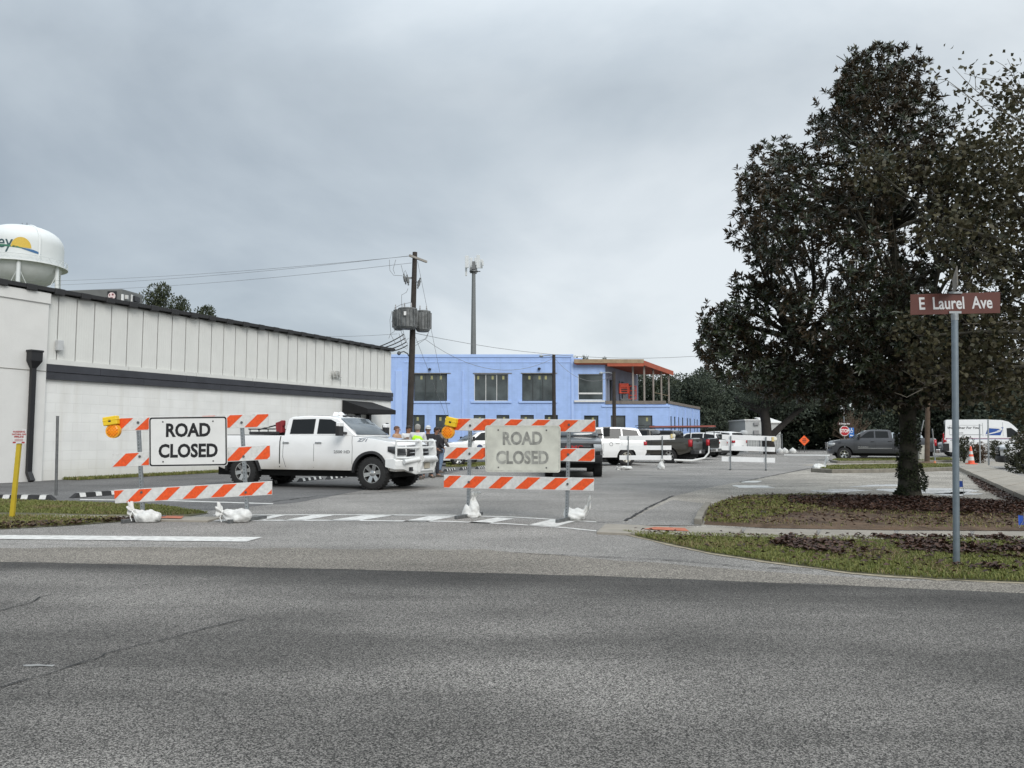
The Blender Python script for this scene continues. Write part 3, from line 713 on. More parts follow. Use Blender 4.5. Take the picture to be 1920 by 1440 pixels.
# canopy
zr = BZ(681.5, 1203)
fx0, fx1 = BX(1076.5), BX(1205, 690)
far = 10.4
Q = [Vector((fx0, YB - .45, 0)), Vector((fx1, YB - .45, 0)), Vector((fx1, YB - .45, 0)) + SD * far * 1.06, Vector((fx0, YB - .45, 0)) + SD * far * 1.06]
mb = MB(); mb.hexa([(p.x - LX, p.y - YB, zr - .10) for p in Q] + [(p.x - LX, p.y - YB, zr + .16) for p in Q]); mb.build('canopy_roof', m_orange_sheet, bb)
mb = MB(); mb.box(fx0 - .03 - LX, fx1 + .01 - LX, -.53, -.452, zr - .02, zr + .30); mb.build('canopy_fascia', m_lumber, bb)
mb = MB(); mb.box(BX(1138) - LX, fx1 + .01 - LX, -.51, -.453, zr - .28, zr - .03); mb.build('canopy_fascia', m_orange_sheet, bb)
a, b = Q[1], Q[2]
mb = MB(); mb.hexa([(p.x - LX, p.y - YB, zr - .2) for p in (a, b, b + SN * .06, a + SN * .06)] + [(p.x - LX, p.y - YB, zr + .20) for p in (a, b, b + SN * .06, a + SN * .06)]); mb.build('canopy_fascia', m_orange_sheet, bb)
mb = MB(); W_ = [Q[0] + Vector((.2, .6, 0)), Q[1] + Vector((-.2, .6, 0)), Q[2], Q[3]]
mb.hexa([(p.x - LX, p.y - YB, zr + .165) for p in W_] + [(p.x - LX, p.y - YB, zr + .26) for p in W_]); mb.build('roof_membrane', m_white, bb)
mb = MB(); mb.box(BX(1077) - LX, BX(1095) - LX, 1, 5, zr + .25, BZ(669)); mb.build('roof_upstand', m_blue_l, bb)
m_post = mat('weathered_post', (0.26, 0.235, 0.21), 0.8, var=0.2)
posts = [Vector((BX(1188), YB + .2, 0))]
for u in (1208, 1225, 1240, 1254): posts.append(PL(u, 730, Q[1] - SN * .25, Q[2] - SN * .25))
for p in posts:
    mb = MB(); mb.box(p.x - .07 - LX, p.x + .07 - LX, p.y - .07 - YB, p.y + .07 - YB, zd + .02, zr - .1); mb.build('terrace_post', m_post, bb)
mb = MB()
for a, b in ((posts[2], posts[3]), (posts[3], posts[4])):
    for zz, sg in ((1.15, .0), (.35, .25)):
        pts = [(a.lerp(b, t).x - LX, a.lerp(b, t).y - YB, zd + zz - sg * math.sin(math.pi * t)) for t in (0, .25, .5, .75, 1)]; mb.tube(pts, .022, 5)
mb.build('safety_cable', m_lumber, bb)
# red machine and lumber on the terrace (things of their own)
pr = at(1172, 745, YB + 1.6)
rm = thing('work_lift', 'red compact work lift with basket parked on the blue building terrace', 'lift', (pr.x, YB + 1.6, zd + .02))
mb = MB(); mb.box(-.42, .42, -.35, .35, .12, .45); mb.build('chassis', m_steel_dk, rm, bevel=.03)
mb = MB(); mb.box(-.52, .28, -.3, .3, .9, 1.75); mb.box(-.45, .2, -.36, -.302, 1.4, 1.65); mb.build('cabinet', m_redwrap, rm, bevel=.03)
mb = MB(); mb.box(-.35, .15, -.33, -.305, 1.02, 1.12); mb.box(-.35, .15, -.33, -.305, 1.2, 1.3); mb.build('vent', m_black, rm)
mb = MB()
for x in (.34, .9):
    for y in (-.3, .3): mb.tube([(x, y, .45), (x, y, 1.55)], .025, 6)
for z in (.75, 1.15, 1.53):
    mb.tube([(.34, -.3, z), (.9, -.3, z), (.9, .3, z), (.34, .3, z)], .02, 6)
mb.box(.32, .92, -.3, .3, .42, .47)
mb.build('basket_rail', m_redwrap, rm)
for sx in (-.32, .32):
    for sy in (-.3, .3):
        mb = MB(); mb.lathe([(.05, -.05), (.15, -.05), (.16, 0), (.15, .05), (.05, .05)], 12, (sx, sy, .16), 'y'); mb.build('wheel', m_rubber, rm, smooth=True)
mb = MB(); mb.box(-.2, .05, -.15, .15, .45, .9); mb.build('mast', m_steel_dk, rm)

# ------------------------------------------------------------------ dark grey building behind the white one
m_gry = mat('grey_cladding', (0.135, 0.14, 0.135), 0.7, var=0.12, scale=.4)
YG = 62.0
g0, g1 = at(118, 560, YG), at(261, 560, YG + 3)
gb = thing('grey_building', 'dark grey flat roofed building behind the white roofline', 'building', (g0.x, YG, 0))
ztl, ztm, ztr = at(118, 545, YG).z, at(228, 542, YG).z, at(261, 551, YG + 3).z
xm = at(228, 560, YG).x - g0.x; xr = g1.x - g0.x
mb = MB(); mb.hexa([(0, 0, 0), (xm, 0, 0), (xm, 3.5, 0), (0, 3.5, 0), (0, 0, ztl), (xm, 0, ztm), (xm, 3.5, ztm), (0, 3.5, ztl)])
mb.hexa([(xm + .002, 0, 0), (xr, 3, 0), (xr, 3.5, 0), (xm + .002, 3.5, 0), (xm + .002, 0, ztm), (xr, 3, ztr), (xr, 3.5, ztr), (xm + .002, 3.5, ztm)]); mb.build('wall', m_gry, gb)
p = at(210.5, 555.5, YG); mb = MB(); w_ = .36
mb.box(p.x - g0.x - w_, p.x - g0.x + w_, -.08, -.01, p.z - .42, p.z + .4); sg = mb.build('sign_board', m_black, gb)
mb = MB(); mb.lathe([(0, -.085), (.30, -.085), (.30, -.10), (0, -.10)], 24, (p.x - g0.x, 0, p.z), 'y'); mb.build('sign_disc', mat('pale_pink_disc', (.72, .60, .58), .5), sg)
mb = MB(); mb.box(p.x - g0.x + .02, p.x - g0.x + .16, -.115, -.105, p.z + .06, p.z + .2); mb.box(p.x - g0.x - .2, p.x - g0.x - .13, -.115, -.105, p.z + .02, p.z + .16); mb.box(p.x - g0.x - .1, p.x - g0.x + .1, -.115, -.105, p.z - .17, p.z - .10); mb.build('sign_mark', mat('dark_red', (.16, .02, .03), .5), sg)
for (u0, u1, v0, v1, mm_) in ((228.5, 231.5, 564, 552, m_white), (235, 240, 561, 553.5, m_frame_lt), (246, 248.5, 566, 553, m_white)):
    yy = YG + 3 * ((u0 - 228) / 33.0); a, b = at(u0, v0, yy), at(u1, v1, yy)
    mb = MB(); mb.box(a.x - g0.x, b.x - g0.x, yy - YG - .12, yy - YG + .1, a.z, b.z); mb.build('window', mm_, gb)
mb = MB(); a, b = at(249.5, 566, YG + 2.2), at(258.5, 557, YG + 2.2); mb.box(a.x - g0.x, b.x - g0.x, 1.7, 2.6, a.z, b.z); mb.build('vent_panel', m_black, gb)
# ------------------------------------------------------------------ water tower
YT = 170.0
wt = thing('water_tower', 'white water tower with yellow sun logo rising behind the white building', 'water tower', (at(42, 500, YT).x, YT, 0))
wt.rotation_euler.z = math.atan2(-wt.location.x, -(-YT)) * 1.0
wt.rotation_euler.z = math.atan2(wt.location.x, -YT) + math.pi        # local -Y faces the camera
_d = Vector((-wt.location.x, -YT, 0)).normalized(); wt.rotation_euler.z = math.atan2(_d.x, -_d.y)
SCL = math.hypot(wt.location.x, YT) / YT
m_tank = mat('white_tank_paint', (0.64, 0.665, 0.66), 0.55, var=0.06, scale=.15)
m_tank_dk = mat('weathered_tank', (0.70, 0.72, 0.715), 0.6, var=0.12, scale=.3)
R_ = 8.0
zz = lambda v: at(42, v, YT).z
zc0, zc1 = zz(499), zz(463)
prof = [(3.2, zz(541)), (4.6, zz(534)), (6.2, zz(524)), (7.4, zz(511)), (7.95, zc0)]
mb = MB(); mb.lathe([(0.01, zz(543))] + prof, 48); mb.build('bowl', m_tank_dk, wt, smooth=True)
top = zz(426)
prof = [(R_, zc0), (R_, zc1)] + [(R_ * math.cos(a) ** .75, zc1 + (top - zc1) * math.sin(a)) for a in [i * math.pi / 2 / 10 for i in range(1, 10)]] + [(0.01, top)]
mb = MB(); mb.lathe(prof, 64); tk = mb.build('tank', m_tank, wt, smooth=True)
mb = MB(); mb.lathe([(7.7, zc0 - .35), (8.9, zc0 - .35), (8.9, zc0 - .1), (7.7, zc0 - .1)], 48); mb.build('catwalk', m_tank_dk, wt)
mb = MB(); nb = 28
for k in range(nb):
    a, a2 = 2 * math.pi * k / nb, 2 * math.pi * (k + 1) / nb; am = (a + a2) / 2
    p0, p1 = (8.85 * math.cos(a), 8.85 * math.sin(a)), (8.85 * math.cos(a2), 8.85 * math.sin(a2)); pm = (8.85 * math.cos(am), 8.85 * math.sin(am))
    mb.tube([(*p0, zc0 + 1.05), (*p1, zc0 + 1.05)], .06, 5); mb.tube([(*p0, zc0 - .1), (*pm, zc0 + 1.05), (*p1, zc0 - .1)], .035, 4); mb.tube([(*p0, zc0 + .5), (*p1, zc0 + .5)], .025, 4)
mb.build('railing', m_tank, wt)
for k in range(6):
    a = -math.pi / 2 + math.radians(-5 + 60 * k); mb = MB(); c, s_ = math.cos(a), math.sin(a)
    mb.tube([(9.6 * c, 9.6 * s_, 0), (7.9 * c, 7.9 * s_, zc0 - .1)], [.5, .42], 12); lg = mb.build('leg', m_tank, wt, smooth=True)
    mb = MB()
    for da in (60, -60):
        b2 = a + math.radians(da); mb.tube([(8.1 * c, 8.1 * s_, zc0 - 1.8), (8.9 * math.cos(b2), 8.9 * math.sin(b2), 20)], .07, 5)
    mb.build('brace_rod', m_tank, lg)
mb = MB(); mb.tube([(0, 0, 0), (0, 0, zz(540))], 1.1, 12); mb.build('riser', m_tank, wt, smooth=True)
# ladder ridge, finial
lad = math.radians(22); pts = []
mb = MB()
for (r, z) in prof: pts.append(((r + .12) * math.sin(lad), -(r + .12) * math.cos(lad), z))
mb.tube(pts, .22, 6); mb.build('ladder', m_tank_dk, wt, smooth=True)
mb = MB(); mb.lathe([(.7, top - .15), (.8, top + .3), (.3, top + .5), (.05, top + .5)], 10); mb.tube([(.5, 0, top), (.5, 0, top + 1.1)], .06, 5); mb.tube([(-.4, 0, top), (-.4, 0, top + .9)], .06, 5); mb.build('finial', m_steel_dk, wt)
def wrap(me, R):
    for v in me.vertices:
        a = v.co.x / R; rr = R + .03 + v.co.z; v.co = Vector((rr * math.sin(a), -rr * math.cos(a), v.co.y))
def ang(u): return math.asin(max(-1, min(1, (u - 42) / 68.0)))
m_teal = mat('dark_teal_lettering', (0.03, 0.075, 0.085), 0.5)
zx = zz(470)
o = textmesh('lettering', 'Foley', 4.0, None, m_teal, wt, extrude=.01, align='RIGHT', bold=.02, sx=.82)
for v in o.data.vertices: v.co.x += R_ * ang(25.5); v.co.y += zx
wrap(o.data, R_)
def decal(name, pts, m):
    bm = bmesh.new(); bm.faces.new([bm.verts.new((x, y, 0)) for x, y in pts]); bmesh.ops.triangulate(bm, faces=bm.faces)
    for c in [i * .4 - 12 for i in range(60)]: bmesh.ops.bisect_plane(bm, geom=bm.verts[:] + bm.edges[:] + bm.faces[:], plane_co=(c, 0, 0), plane_no=(1, 0, 0))
    me = bpy.data.meshes.new(name); bm.to_mesh(me); bm.free(); wrap(me, R_ + .01); me.materials.append(m)
    o = bpy.data.objects.new(name, me); COL.objects.link(o); o.parent = wt; return o
cx = R_ * ang(38.5); sr = R_ * (ang(54.5) - ang(22.5)) / 2; zs_ = zz(478)
decal('sun_emblem', [(cx + sr * math.cos(a), zs_ + (zz(459.5) - zs_) * math.sin(a)) for a in [math.pi * i / 24 for i in range(25)]], mat('sun_yellow', (0.62, 0.42, 0.05), .5))
def stroke(us, vs, w, name, m):
    P = [(R_ * ang(u), zz(v)) for u, v in zip(us, vs)]; n = len(P)
    ws = [w * math.sin(math.pi * (i + .6) / (n + .2)) for i in range(n)]
    decal(name, [(x, z + k) for (x, z), k in zip(P, ws)] + [(x, z - k) for (x, z), k in zip(P[::-1], ws[::-1])], m)
stroke([-22, -5, 8, 20, 34, 46], [480, 477, 476, 476.5, 478, 480], .22, 'green_stroke', mat('logo_green', (.04, .17, .10), .5))
stroke([40, 50, 58, 65, 70], [479.6, 481, 482.4, 484, 486], .3, 'blue_stroke', mat('logo_blue', (.04, .13, .28), .5))

# ------------------------------------------------------------------ cell tower
YC = 125.0
pc = at(888, 560, YC)
ct = thing('cell_tower', 'tall grey monopole cell tower with white antenna panels', 'tower', (pc.x, YC, 0))
zt = at(888, 492, YC).z
mb = MB(); mb.tube([(0, 0, 0), (0, 0, zt * .45), (0, 0, zt * .45 + .01), (0, 0, zt)], [.72, .50, .47, .28], 12); mb.build('mast', mat('grey_mast', (.17, .18, .18), .6, .3), ct, smooth=True)
mb = MB(); mb.lathe([(.3, zt - 1.6), (.7, zt - 1.6), (.7, zt - 1.4), (.3, zt - 1.4)], 12)
for a in (0, 2.1, 4.2): mb.tube([(0, 0, zt - 1.5), (1.1 * math.cos(a), 1.1 * math.sin(a), zt - 1.5)], .08, 6)
mb.box(-.25, .25, -.4, .1, zt - 1.2, zt + .1); mb.box(.15, .5, -.3, .1, zt - 1.9, zt - .5); mb.box(-.6, -.3, -.3, .1, zt - 1.8, zt - .9)
mb.build('antenna_frame', m_steel_dk, ct)
for x, y, w, h0, h1 in ((-1.1, -.5, .30, -1.0, 1.0), (.75, -.6, .28, -1.1, 1.1), (1.25, .3, .2, -.9, .6), (-.5, .9, .25, -1, 1), (.3, 1.0, .25, -1, 1), (-1.25, .2, .16, -2.2, -.2), (1.5, -.2, .12, -.6, .3)):
    mb = MB(); mb.box(x - w, x + w, y - .12, y + .12, zt + h0, zt + h1); mb.build('antenna_panel', mat('antenna_white', (.60, .62, .62), .5), ct, bevel=.03)

# ------------------------------------------------------------------ utility pole with transformers
m_pole = mat('brown_wood_pole', (0.038, 0.031, 0.026), 0.9, var=0.35, scale=3, bump=.6, bscale=25)
YP = 44.5
pb = at(767, 820, YP); pt = at(778, 474, YP)
up_ = thing('utility_pole', 'brown wooden utility pole with transformers beside the white building corner', 'utility pole', (pb.x, YP, 0))
def U(u, v, dy=0.0):
    p = at(u, v, YP + dy); return (p.x - pb.x, dy, p.z)
ptop = U(778, 473)
mb = MB(); mb.tube([(-.02, 0, -.1), tuple(Vector((0, 0, 0)).lerp(Vector(ptop), .5)), ptop], [.21, .18, .14], 14); mb.build('pole', m_pole, up_, smooth=True)
mb = MB(); a, b = Vector(U(768, 479, -.6)), Vector(U(800, 491, .9)); d = (b - a) / 2; mb.obox((a + b) / 2, d, d.cross(Vector((0, 0, 1))).normalized() * .05, (0, 0, .065)); mb.build('crossarm', mat('weathered_arm', (.30, .28, .25), .85), up_, bevel=.008)
m_tr = mat('transformer_grey', (0.15, 0.157, 0.157), 0.6, .2, var=0.55, scale=2.5)
def transformer(u, v0, v1, rp, dy, name='transformer'):
    c0, c1 = Vector(U(u, v1, dy)), Vector(U(u, v0, dy)); s_ = F / YP; r = rp / s_
    mb = MB(); h = c1.z - c0.z
    mb.lathe([(0.01, 0), (r * .8, 0), (r, .1), (r, h - .12), (r * 1.05, h - .12), (r * 1.05, h - .05), (r * .55, h), (.01, h + .02)], 18, (c0.x, c0.y, c0.z))
    t = mb.build(name, m_tr, up_, smooth=True, sharp=30)
    mb = MB(); n = 9
    for k in range(n):
        a = math.radians(180 + 180 * k / (n - 1)); mb.obox((c0.x + math.cos(a) * r * 1.04, c0.y + math.sin(a) * r * 1.04, c0.z + h * .5), Vector((math.cos(a), math.sin(a), 0)) * .07, Vector((-math.sin(a), math.cos(a), 0)) * .012, (0, 0, h * .38))
    mb.build('cooling_fin', m_tr, t)
    for dx in (-.18, .2):
        mb = MB(); mb.lathe([(.03, 0), (.05, .04), (.03, .08), (.05, .12), (.03, .16), (.04, .22), (.015, .3)], 8, (c0.x + dx, c0.y, c0.z + h)); mb.build('bushing', mat('porcelain', (.35, .35, .35), .3), t, smooth=True)
    return t
transformer(764, 577, 617, 17, -.65); transformer(747, 580, 619, 9.5, .35); transformer(793, 582, 622, 13.5, .1)
mb = MB(); p = U(759.5, 587.5, -1.25); mb.box(p[0] - .07, p[0] + .07, p[1] - .02, p[1], p[2] - .11, p[2] + .11); mb.build('number_plate', m_white, up_)
mb = MB()
for v in (590, 610): q = U(771, v); mb.box(q[0] - .55, q[0] + .7, -.25, .2, q[2] - .05, q[2] + .05)
mb.build('bracket', m_steel_dk, up_)
for (u, v, du) in ((757, 522, 4), (763, 524, 3), (788, 530, -5)):
    a, b = U(u, v - 9, -.2), U(u + du, v + 11, -.2); mb = MB(); mb.tube([a, b], .045, 7); mb.tube([Vector(a).lerp(Vector(b), .25), Vector(a).lerp(Vector(b), .75)], .085, 8); mb.tube([Vector(a).lerp(Vector(b), .4), U(773, v - 2)], .03, 5); mb.build('fuse_cutout', m_tr, up_, smooth=True)
m_wire = mat('black_cable', (0.02, 0.02, 0.021), 0.6)
m_wire_lt = mat('grey_wire', (0.20, 0.205, 0.21), 0.6)
def sagline(a, b, sag, n=14): 
    a, b = Vector(a), Vector(b); return [a.lerp(b, i / n) - Vector((0, 0, sag * 4 * (i / n) * (1 - i / n))) for i in range(n + 1)]
mb = MB()
for pts in ([(730, 487), (731, 507), (738, 516), (755, 517)], [(742, 487), (737, 505), (740, 513)], [(752, 497), (756, 512)], [(757, 512), (760, 507), (763, 514)], [(765, 541), (762, 548), (753, 553), (753, 572)],
            [(735, 583), (731, 600), (733, 628), (742, 645)], [(734, 602), (739, 612)], [(729, 635), (732, 626), (739, 622), (741, 612)], [(750, 600), (751, 618), (757, 636), (765, 645)], [(752, 590), (756, 622), (762, 640)],
            [(807, 588), (807, 612), (800, 634), (780, 642)], [(804, 622), (797, 636), (779, 648)], [(755, 625), (760, 640), (766, 634)], [(748, 625), (754, 648), (763, 655), (764, 650)], [(739, 578), (752, 571), (770, 567)]):
    mb = MB(); mb.tube([U(u, v, -.75) for u, v in pts], .014, 5); mb.build('jumper_wire', m_wire_lt, up_)
mb = MB(); q = [U(750, 661, -.3), U(757, 659, -.3), U(764, 663, -.1), U(767, 668, 0)]; mb.tube(q, .035, 6); a = U(748, 662, -.3); mb.lathe([(.02, .12), (.1, .05), (.12, -.05), (.04, -.12)], 8, a); mb.build('lamp_arm', m_steel_dk, up_)

def wire(a, b, sag, r, label, m=m_wire, name='power_line', group=None):
    c = Vector(a); o = thing(name, label, 'cable', c, group=group) if False else None
    mb = MB(); mb.tube([p - c for p in sagline(a, b, sag)], r, 5)
    ob = mb.build(name, m); ob.location = c; return tag(ob, label, 'cable', group)
A = lambda u, v, Y: at(u, v, Y)
wire(A(770, 480, YP), A(-60, 527, 78), .5, .011, 'thin top cable from pole crossarm to left edge of sky', m_wire_lt)
wire(A(774, 479, YP - .4), A(-60, 537, 74), .5, .011, 'thin middle cable from pole crossarm to left of sky', m_wire_lt)
wire(A(772, 493, YP), A(-60, 545, 74), .6, .011, 'thin lower cable running left from just below the crossarm', m_wire_lt)
for i, (u0, v0, u1, v1) in enumerate(((757, 627, 707, 651), (760, 634, 717, 652.5), (762, 641, 729, 654.5), (764, 647, 735, 658))):
    wire(A(u0, v0, YP - .6), PL(u1, v1, W0 - WN * .3, W1 - WN * .3), .06, .032, ['topmost', 'second', 'third', 'lowest'][i] + ' of four thick service cables from pole to white roof corner')
wire(A(775, 624, YP), A(1420, 655, 52), 1.0, .014, 'long thin cable sagging right from pole towards the big tree', m_wire_lt)
wire(A(560, 630, 60), A(745, 626, YP + 2), .1, .010, 'thin cable passing behind the transformers above the white roof', m_wire_lt)
wire(A(797, 636, YP), A(1037, 672, 51.2), 1.25, .013, 'thin cable sagging from transformer pole to the nearer lamp pole', m_wire_lt)
wire(A(1040, 672, 51.2), A(1152, 702, 50.4), .9, .012, 'cable drooping between the two lamp poles', m_wire_lt)
wire(A(783, 490, YP), A(845, 800, YP + 7), 0, .011, 'long taut guy wire slanting down from pole top', m_wire_lt, 'guy_wire')
wire(A(779, 632, YP), A(838, 785, YP + 6), 0, .011, 'short taut guy wire slanting down from below transformers', m_wire_lt, 'guy_wire')

# ------------------------------------------------------------------ lamp poles by the blue building
for (u, vt, vb, Y, lab, sd_, dx) in ((1039, 665, 850, 51.2, 'dark wooden lamp pole in front of the blue building main wall', 0, -1), (1152, 697, 855, 50.4, 'shorter dark lamp pole in front of the red terrace canopy', 1, -1)):
    b_ = at(u, 815, Y); t_ = at(u, vt, Y)
    o = thing('lamp_pole', lab, 'lamp pole', (b_.x, Y, 0), group='lamp poles before the blue building')
    mb = MB(); mb.tube([(0, 0, -.1), (0, 0, t_.z)], [.15, .11], 10); mb.build('pole', m_pole, o, smooth=True)
    mb = MB(); mb.tube([(0, 0, t_.z - .15), (-.35, -.1, t_.z - .05), (-.8, -.15, t_.z - .1)], .03, 6); mb.build('arm', m_galv, o)
    mb = MB(); mb.lathe([(.03, .1), (.1, .04), (.16, -.03), (.05, -.1)], 10, (-.85, -.15, t_.z - .1)); mb.build('lamp_head', m_galv, o, smooth=True)
# ------------------------------------------------------------------ barricades
m_orange = mat('orange_reflective', (0.72, 0.085, 0.014), 0.42, var=0.2, scale=22)
m_refl_white = mat('white_reflective', (0.60, 0.60, 0.58), 0.45, var=0.16, scale=16)
m_sign_face = mat('sign_white', (0.68, 0.68, 0.66), 0.42, var=0.05, scale=5)
m_sign_old = mat('weathered_sign', (0.56, 0.56, 0.49), 0.7, var=0.16, scale=4)
m_sign_black = mat('sign_black', (0.008, 0.008, 0.009), 0.5)
m_sign_faded = mat('faded_lettering', (0.30, 0.30, 0.275), 0.75, var=0.6, scale=9, col2=(.42, .42, .38))
m_yellow = mat('flasher_yellow', (0.78, 0.53, 0.02), 0.45, var=0.1)
m_amber = mat('amber_lens', (0.85, 0.27, 0.01), 0.25, var=0.12, scale=30)
m_boardback = mat('white_board', (0.84, 0.845, 0.84), 0.55, var=0.06, scale=2)
m_bolt = mat('bolt_steel', (.14, .14, .14), .4, .6)
def clip01(poly):
    for edge in (0, 1):
        out = []
        for i, p in enumerate(poly):
            q = poly[(i + 1) % len(poly)]
            ins = lambda a: a[0] >= 0 if edge == 0 else a[0] <= 1
            if ins(p): out.append(p)
            if ins(p) != ins(q):
                t = ((0 if edge == 0 else 1) - p[0]) / (q[0] - p[0]); out.append((edge * 1.0, p[1] + (q[1] - p[1]) * t))
        poly = out
    return poly
class Plane:
    def __init__(s, A, B):
        s.A, s.B = Vector(A), Vector(B); s.r = (s.B - s.A); s.r.z = 0; s.r.normalize(); s.n = Vector((s.r.y, -s.r.x, 0))   # n towards camera side
        if s.n.y > 0: s.n = -s.n
    def p(s, u, v, off=0.0): return PL(u, v, s.A + s.n * off, s.B + s.n * off)
def quadslab(pl, q, off, th):   # q: LT RT RB LB in pixels on plane; returns MB in world coords
    P = [pl.p(u, v, off) for u, v in q]; m = MB()
    m.hexa([P[3], P[2], P[2] - pl.n * th, P[3] - pl.n * th, P[0], P[1], P[1] - pl.n * th, P[0] - pl.n * th]); return m, P
def barricade(label, feet, posts, rails, sign=None, flasher=None, back=False, base_dir=None, group=None):
    A, B = G(*feet[0]), G(*feet[1]); pl = Plane(A, B)
    root = thing('barricade', label, 'barricade', (A + B) / 2, group=group)
    bd = Vector(base_dir).normalized() if base_dir else pl.n
    for (f, top, bot) in ((A, posts[0], posts[1]), (B, posts[2], posts[3])):
        o_ = 0.03 if back else -0.035
        t_ = pl.p(*top, o_); b_ = pl.p(*bot, o_); b_.z = .06; m = MB(); d = (t_ - b_) / 2
        m.obox((t_ + b_) / 2, pl.r * .027, pl.n * .027, d); ps = m.build('post', m_galv, root, world=True, bevel=.004)
        m = MB(); L = d.length * 2
        for k in range(int(L / .05)):
            c = b_.lerp(t_, (k + .5) * .05 / L); m.obox(c + pl.n * .0275, pl.r * .006, pl.n * .001, (0, 0, .006))
        m.build('perforation', m_black, ps, world=True)['kind'] = 'stuff'
        m = MB(); g = f + pl.n * o_; m.obox((g.x, g.y, .03), bd * .40, Vector((-bd.y, bd.x, 0)) * .03, (0, 0, .03)); fo = m.build('base', m_steel_dk, root, world=True, bevel=.006)
        m = MB(); m.obox((g.x + bd.x * .401, g.y + bd.y * .401, .03), bd * .002, Vector((-bd.y, bd.x, 0)) * .022, (0, 0, .022)); m.build('open_end', m_black, fo, world=True)
    for (q, s0) in rails:
        m, P = quadslab(pl, q, 0.0, .025)
        rl = m.build('rail', m_boardback if back else m_refl_white, root, world=True, bevel=.004)
        if back: continue
        m = MB(); per, wd, sl = .179, .083, .085
        for k in range(-2, 8):
            x = s0 + k * per; poly = clip01([(x, .05), (x + wd, .05), (x + wd + sl, .95), (x + sl, .95)])
            if len(poly) < 3: continue
            pts = [(P[3].lerp(P[2], a)).lerp(P[0].lerp(P[1], a), t) + pl.n * .0025 for a, t in poly]; m.add(pts, [tuple(range(len(pts)))])
        m.build('striping', m_orange, rl, world=True, recalc=False)
        for (t_, b_) in ((posts[0], posts[1]), (posts[2], posts[3])):
            for fr in (.3,):
                m = MB()
                L_ = (P[1] - P[0]).length; 
                pt = pl.p(*t_); pbm = pl.p(*b_); zc_ = (P[0].z + P[1].z + P[2].z + P[3].z) / 4; tt = (zc_ - pbm.z) / (pt.z - pbm.z); c = pbm.lerp(pt, tt) + pl.n * .004
                m.lathe([(.0, 0), (.02, 0), (.02, .012), (0, .012)], 8, (0, 0, 0), 'y'); n = len(m.v) - 32
                for i in range(n, len(m.v)): x, y, z = m.v[i]; m.v[i] = tuple(c + pl.r * x + pl.n * y + Vector((0, 0, z)))
                m.build('bolt', m_bolt, rl, world=True)
    if sign:
        q, lines, old = sign; P = [pl.p(u, v, .035) for u, v in q]
        # rounded plate
        def at2(a, t): return (P[3].lerp(P[2], a)).lerp(P[0].lerp(P[1], a), t)
        def rnd(i, rx, ry):
            out = []
            for (cx_, cy_, a0) in ((1 - i - rx, 1 - i * 1.6 - ry, 0), (i + rx, 1 - i * 1.6 - ry, 90), (i + rx, i * 1.6 + ry, 180), (1 - i - rx, i * 1.6 + ry, 270)):
                for k in range(5): a = math.radians(a0 + k * 22.5); out.append((cx_ + rx * math.cos(a), cy_ + ry * math.sin(a)))
            return out
        m = MB(); m.extrude([at2(a, t) for a, t in rnd(0, .035, .055)], -pl.n * .004); pt_ = m.build('sign_plate', m_sign_old if old else m_sign_face, root, world=True)
        if not old:
            o1, o2 = [at2(a, t) + pl.n * .0015 for a, t in rnd(.006, .033, .05)], [at2(a, t) + pl.n * .0015 for a, t in rnd(.024, .024, .036)]; n = len(o1)
            m = MB(); m.add(o1 + o2, [(i, (i + 1) % n, n + (i + 1) % n, n + i) for i in range(n)]); m.build('sign_border', m_sign_black, pt_, world=True, recalc=False)
        else:
            o1, o2 = [at2(a, t) + pl.n * .0015 for a, t in rnd(.012, .033, .05)], [at2(a, t) + pl.n * .0015 for a, t in rnd(.022, .026, .04)]; n = len(o1)
            m = MB(); m.add(o1 + o2, [(i, (i + 1) % n, n + (i + 1) % n, n + i) for i in range(n)]); m.build('sign_border', mat('worn_border', (.47, .47, .42), .8, var=.35, scale=12), pt_, world=True, recalc=False)
        Wd = (P[2] - P[3]).length; right = (P[2] - P[3]).normalized(); upv = (P[0] - P[3])
        for txt, tc_, sz, sx in lines:
            c = at2(.5, tc_) + pl.n * .002 - root.location
            textmesh('lettering', txt, sz, frame(c, right, upv), m_sign_faded if old else m_sign_black, pt_, extrude=.0006, bold=.0105, sx=sx)
        for a, t in ((.18, .9), (.82, .9), (.18, .1), (.82, .1)):
            m = MB(); c = at2(a, t); m.obox(c + pl.n * .003, pl.r * .012, pl.n * .004, (0, 0, .012))
            m.build('bolt', m_bolt, pt_, world=True, bevel=.004)
    if flasher:
        (bu, bv, hw, hh, tilt), (lu, lv, lr) = flasher; sc_ = F / ((A.y + B.y) / 2)
        c = pl.p(bu, bv, .06); ct_, st_ = math.cos(tilt), math.sin(tilt)
        ax = (pl.r * ct_ + Vector((0, 0, st_))); ay = (Vector((0, 0, ct_)) - pl.r * st_)
        m = MB(); m.obox(c, ax * hw / sc_, pl.n * .055, ay * hh / sc_); m.obox(c + ay * hh / sc_ * .15, ax * hw / sc_ * 1.06, pl.n * .06, ay * .012); fb = m.build('flasher_box', m_yellow, root, world=True, bevel=.014)
        m = MB(); m.obox(c + pl.n * .056, ax * .02, pl.n * .002, ay * .02); m.build('label_mark', m_black, fb, world=True)
        c = pl.p(lu, lv, .05); r_ = lr / sc_; m = MB()
        m.lathe([(0, .05), (r_ * .35, .048), (r_ * .8, .035), (r_ * .86, .028), (r_ * .86, -.028), (r_ * .8, -.035), (0, -.05)], 20, (0, 0, 0), 'y')
        for i in range(-3, 4):
            for j in range(-3, 4):
                if i * i + j * j <= 10 and (i + j) % 2 == 0: x, y = i * r_ * .22, j * r_ * .22; m.lathe([(.014, .036), (.010, .055), (0, .057)], 6, (x, 0, y), 'y')
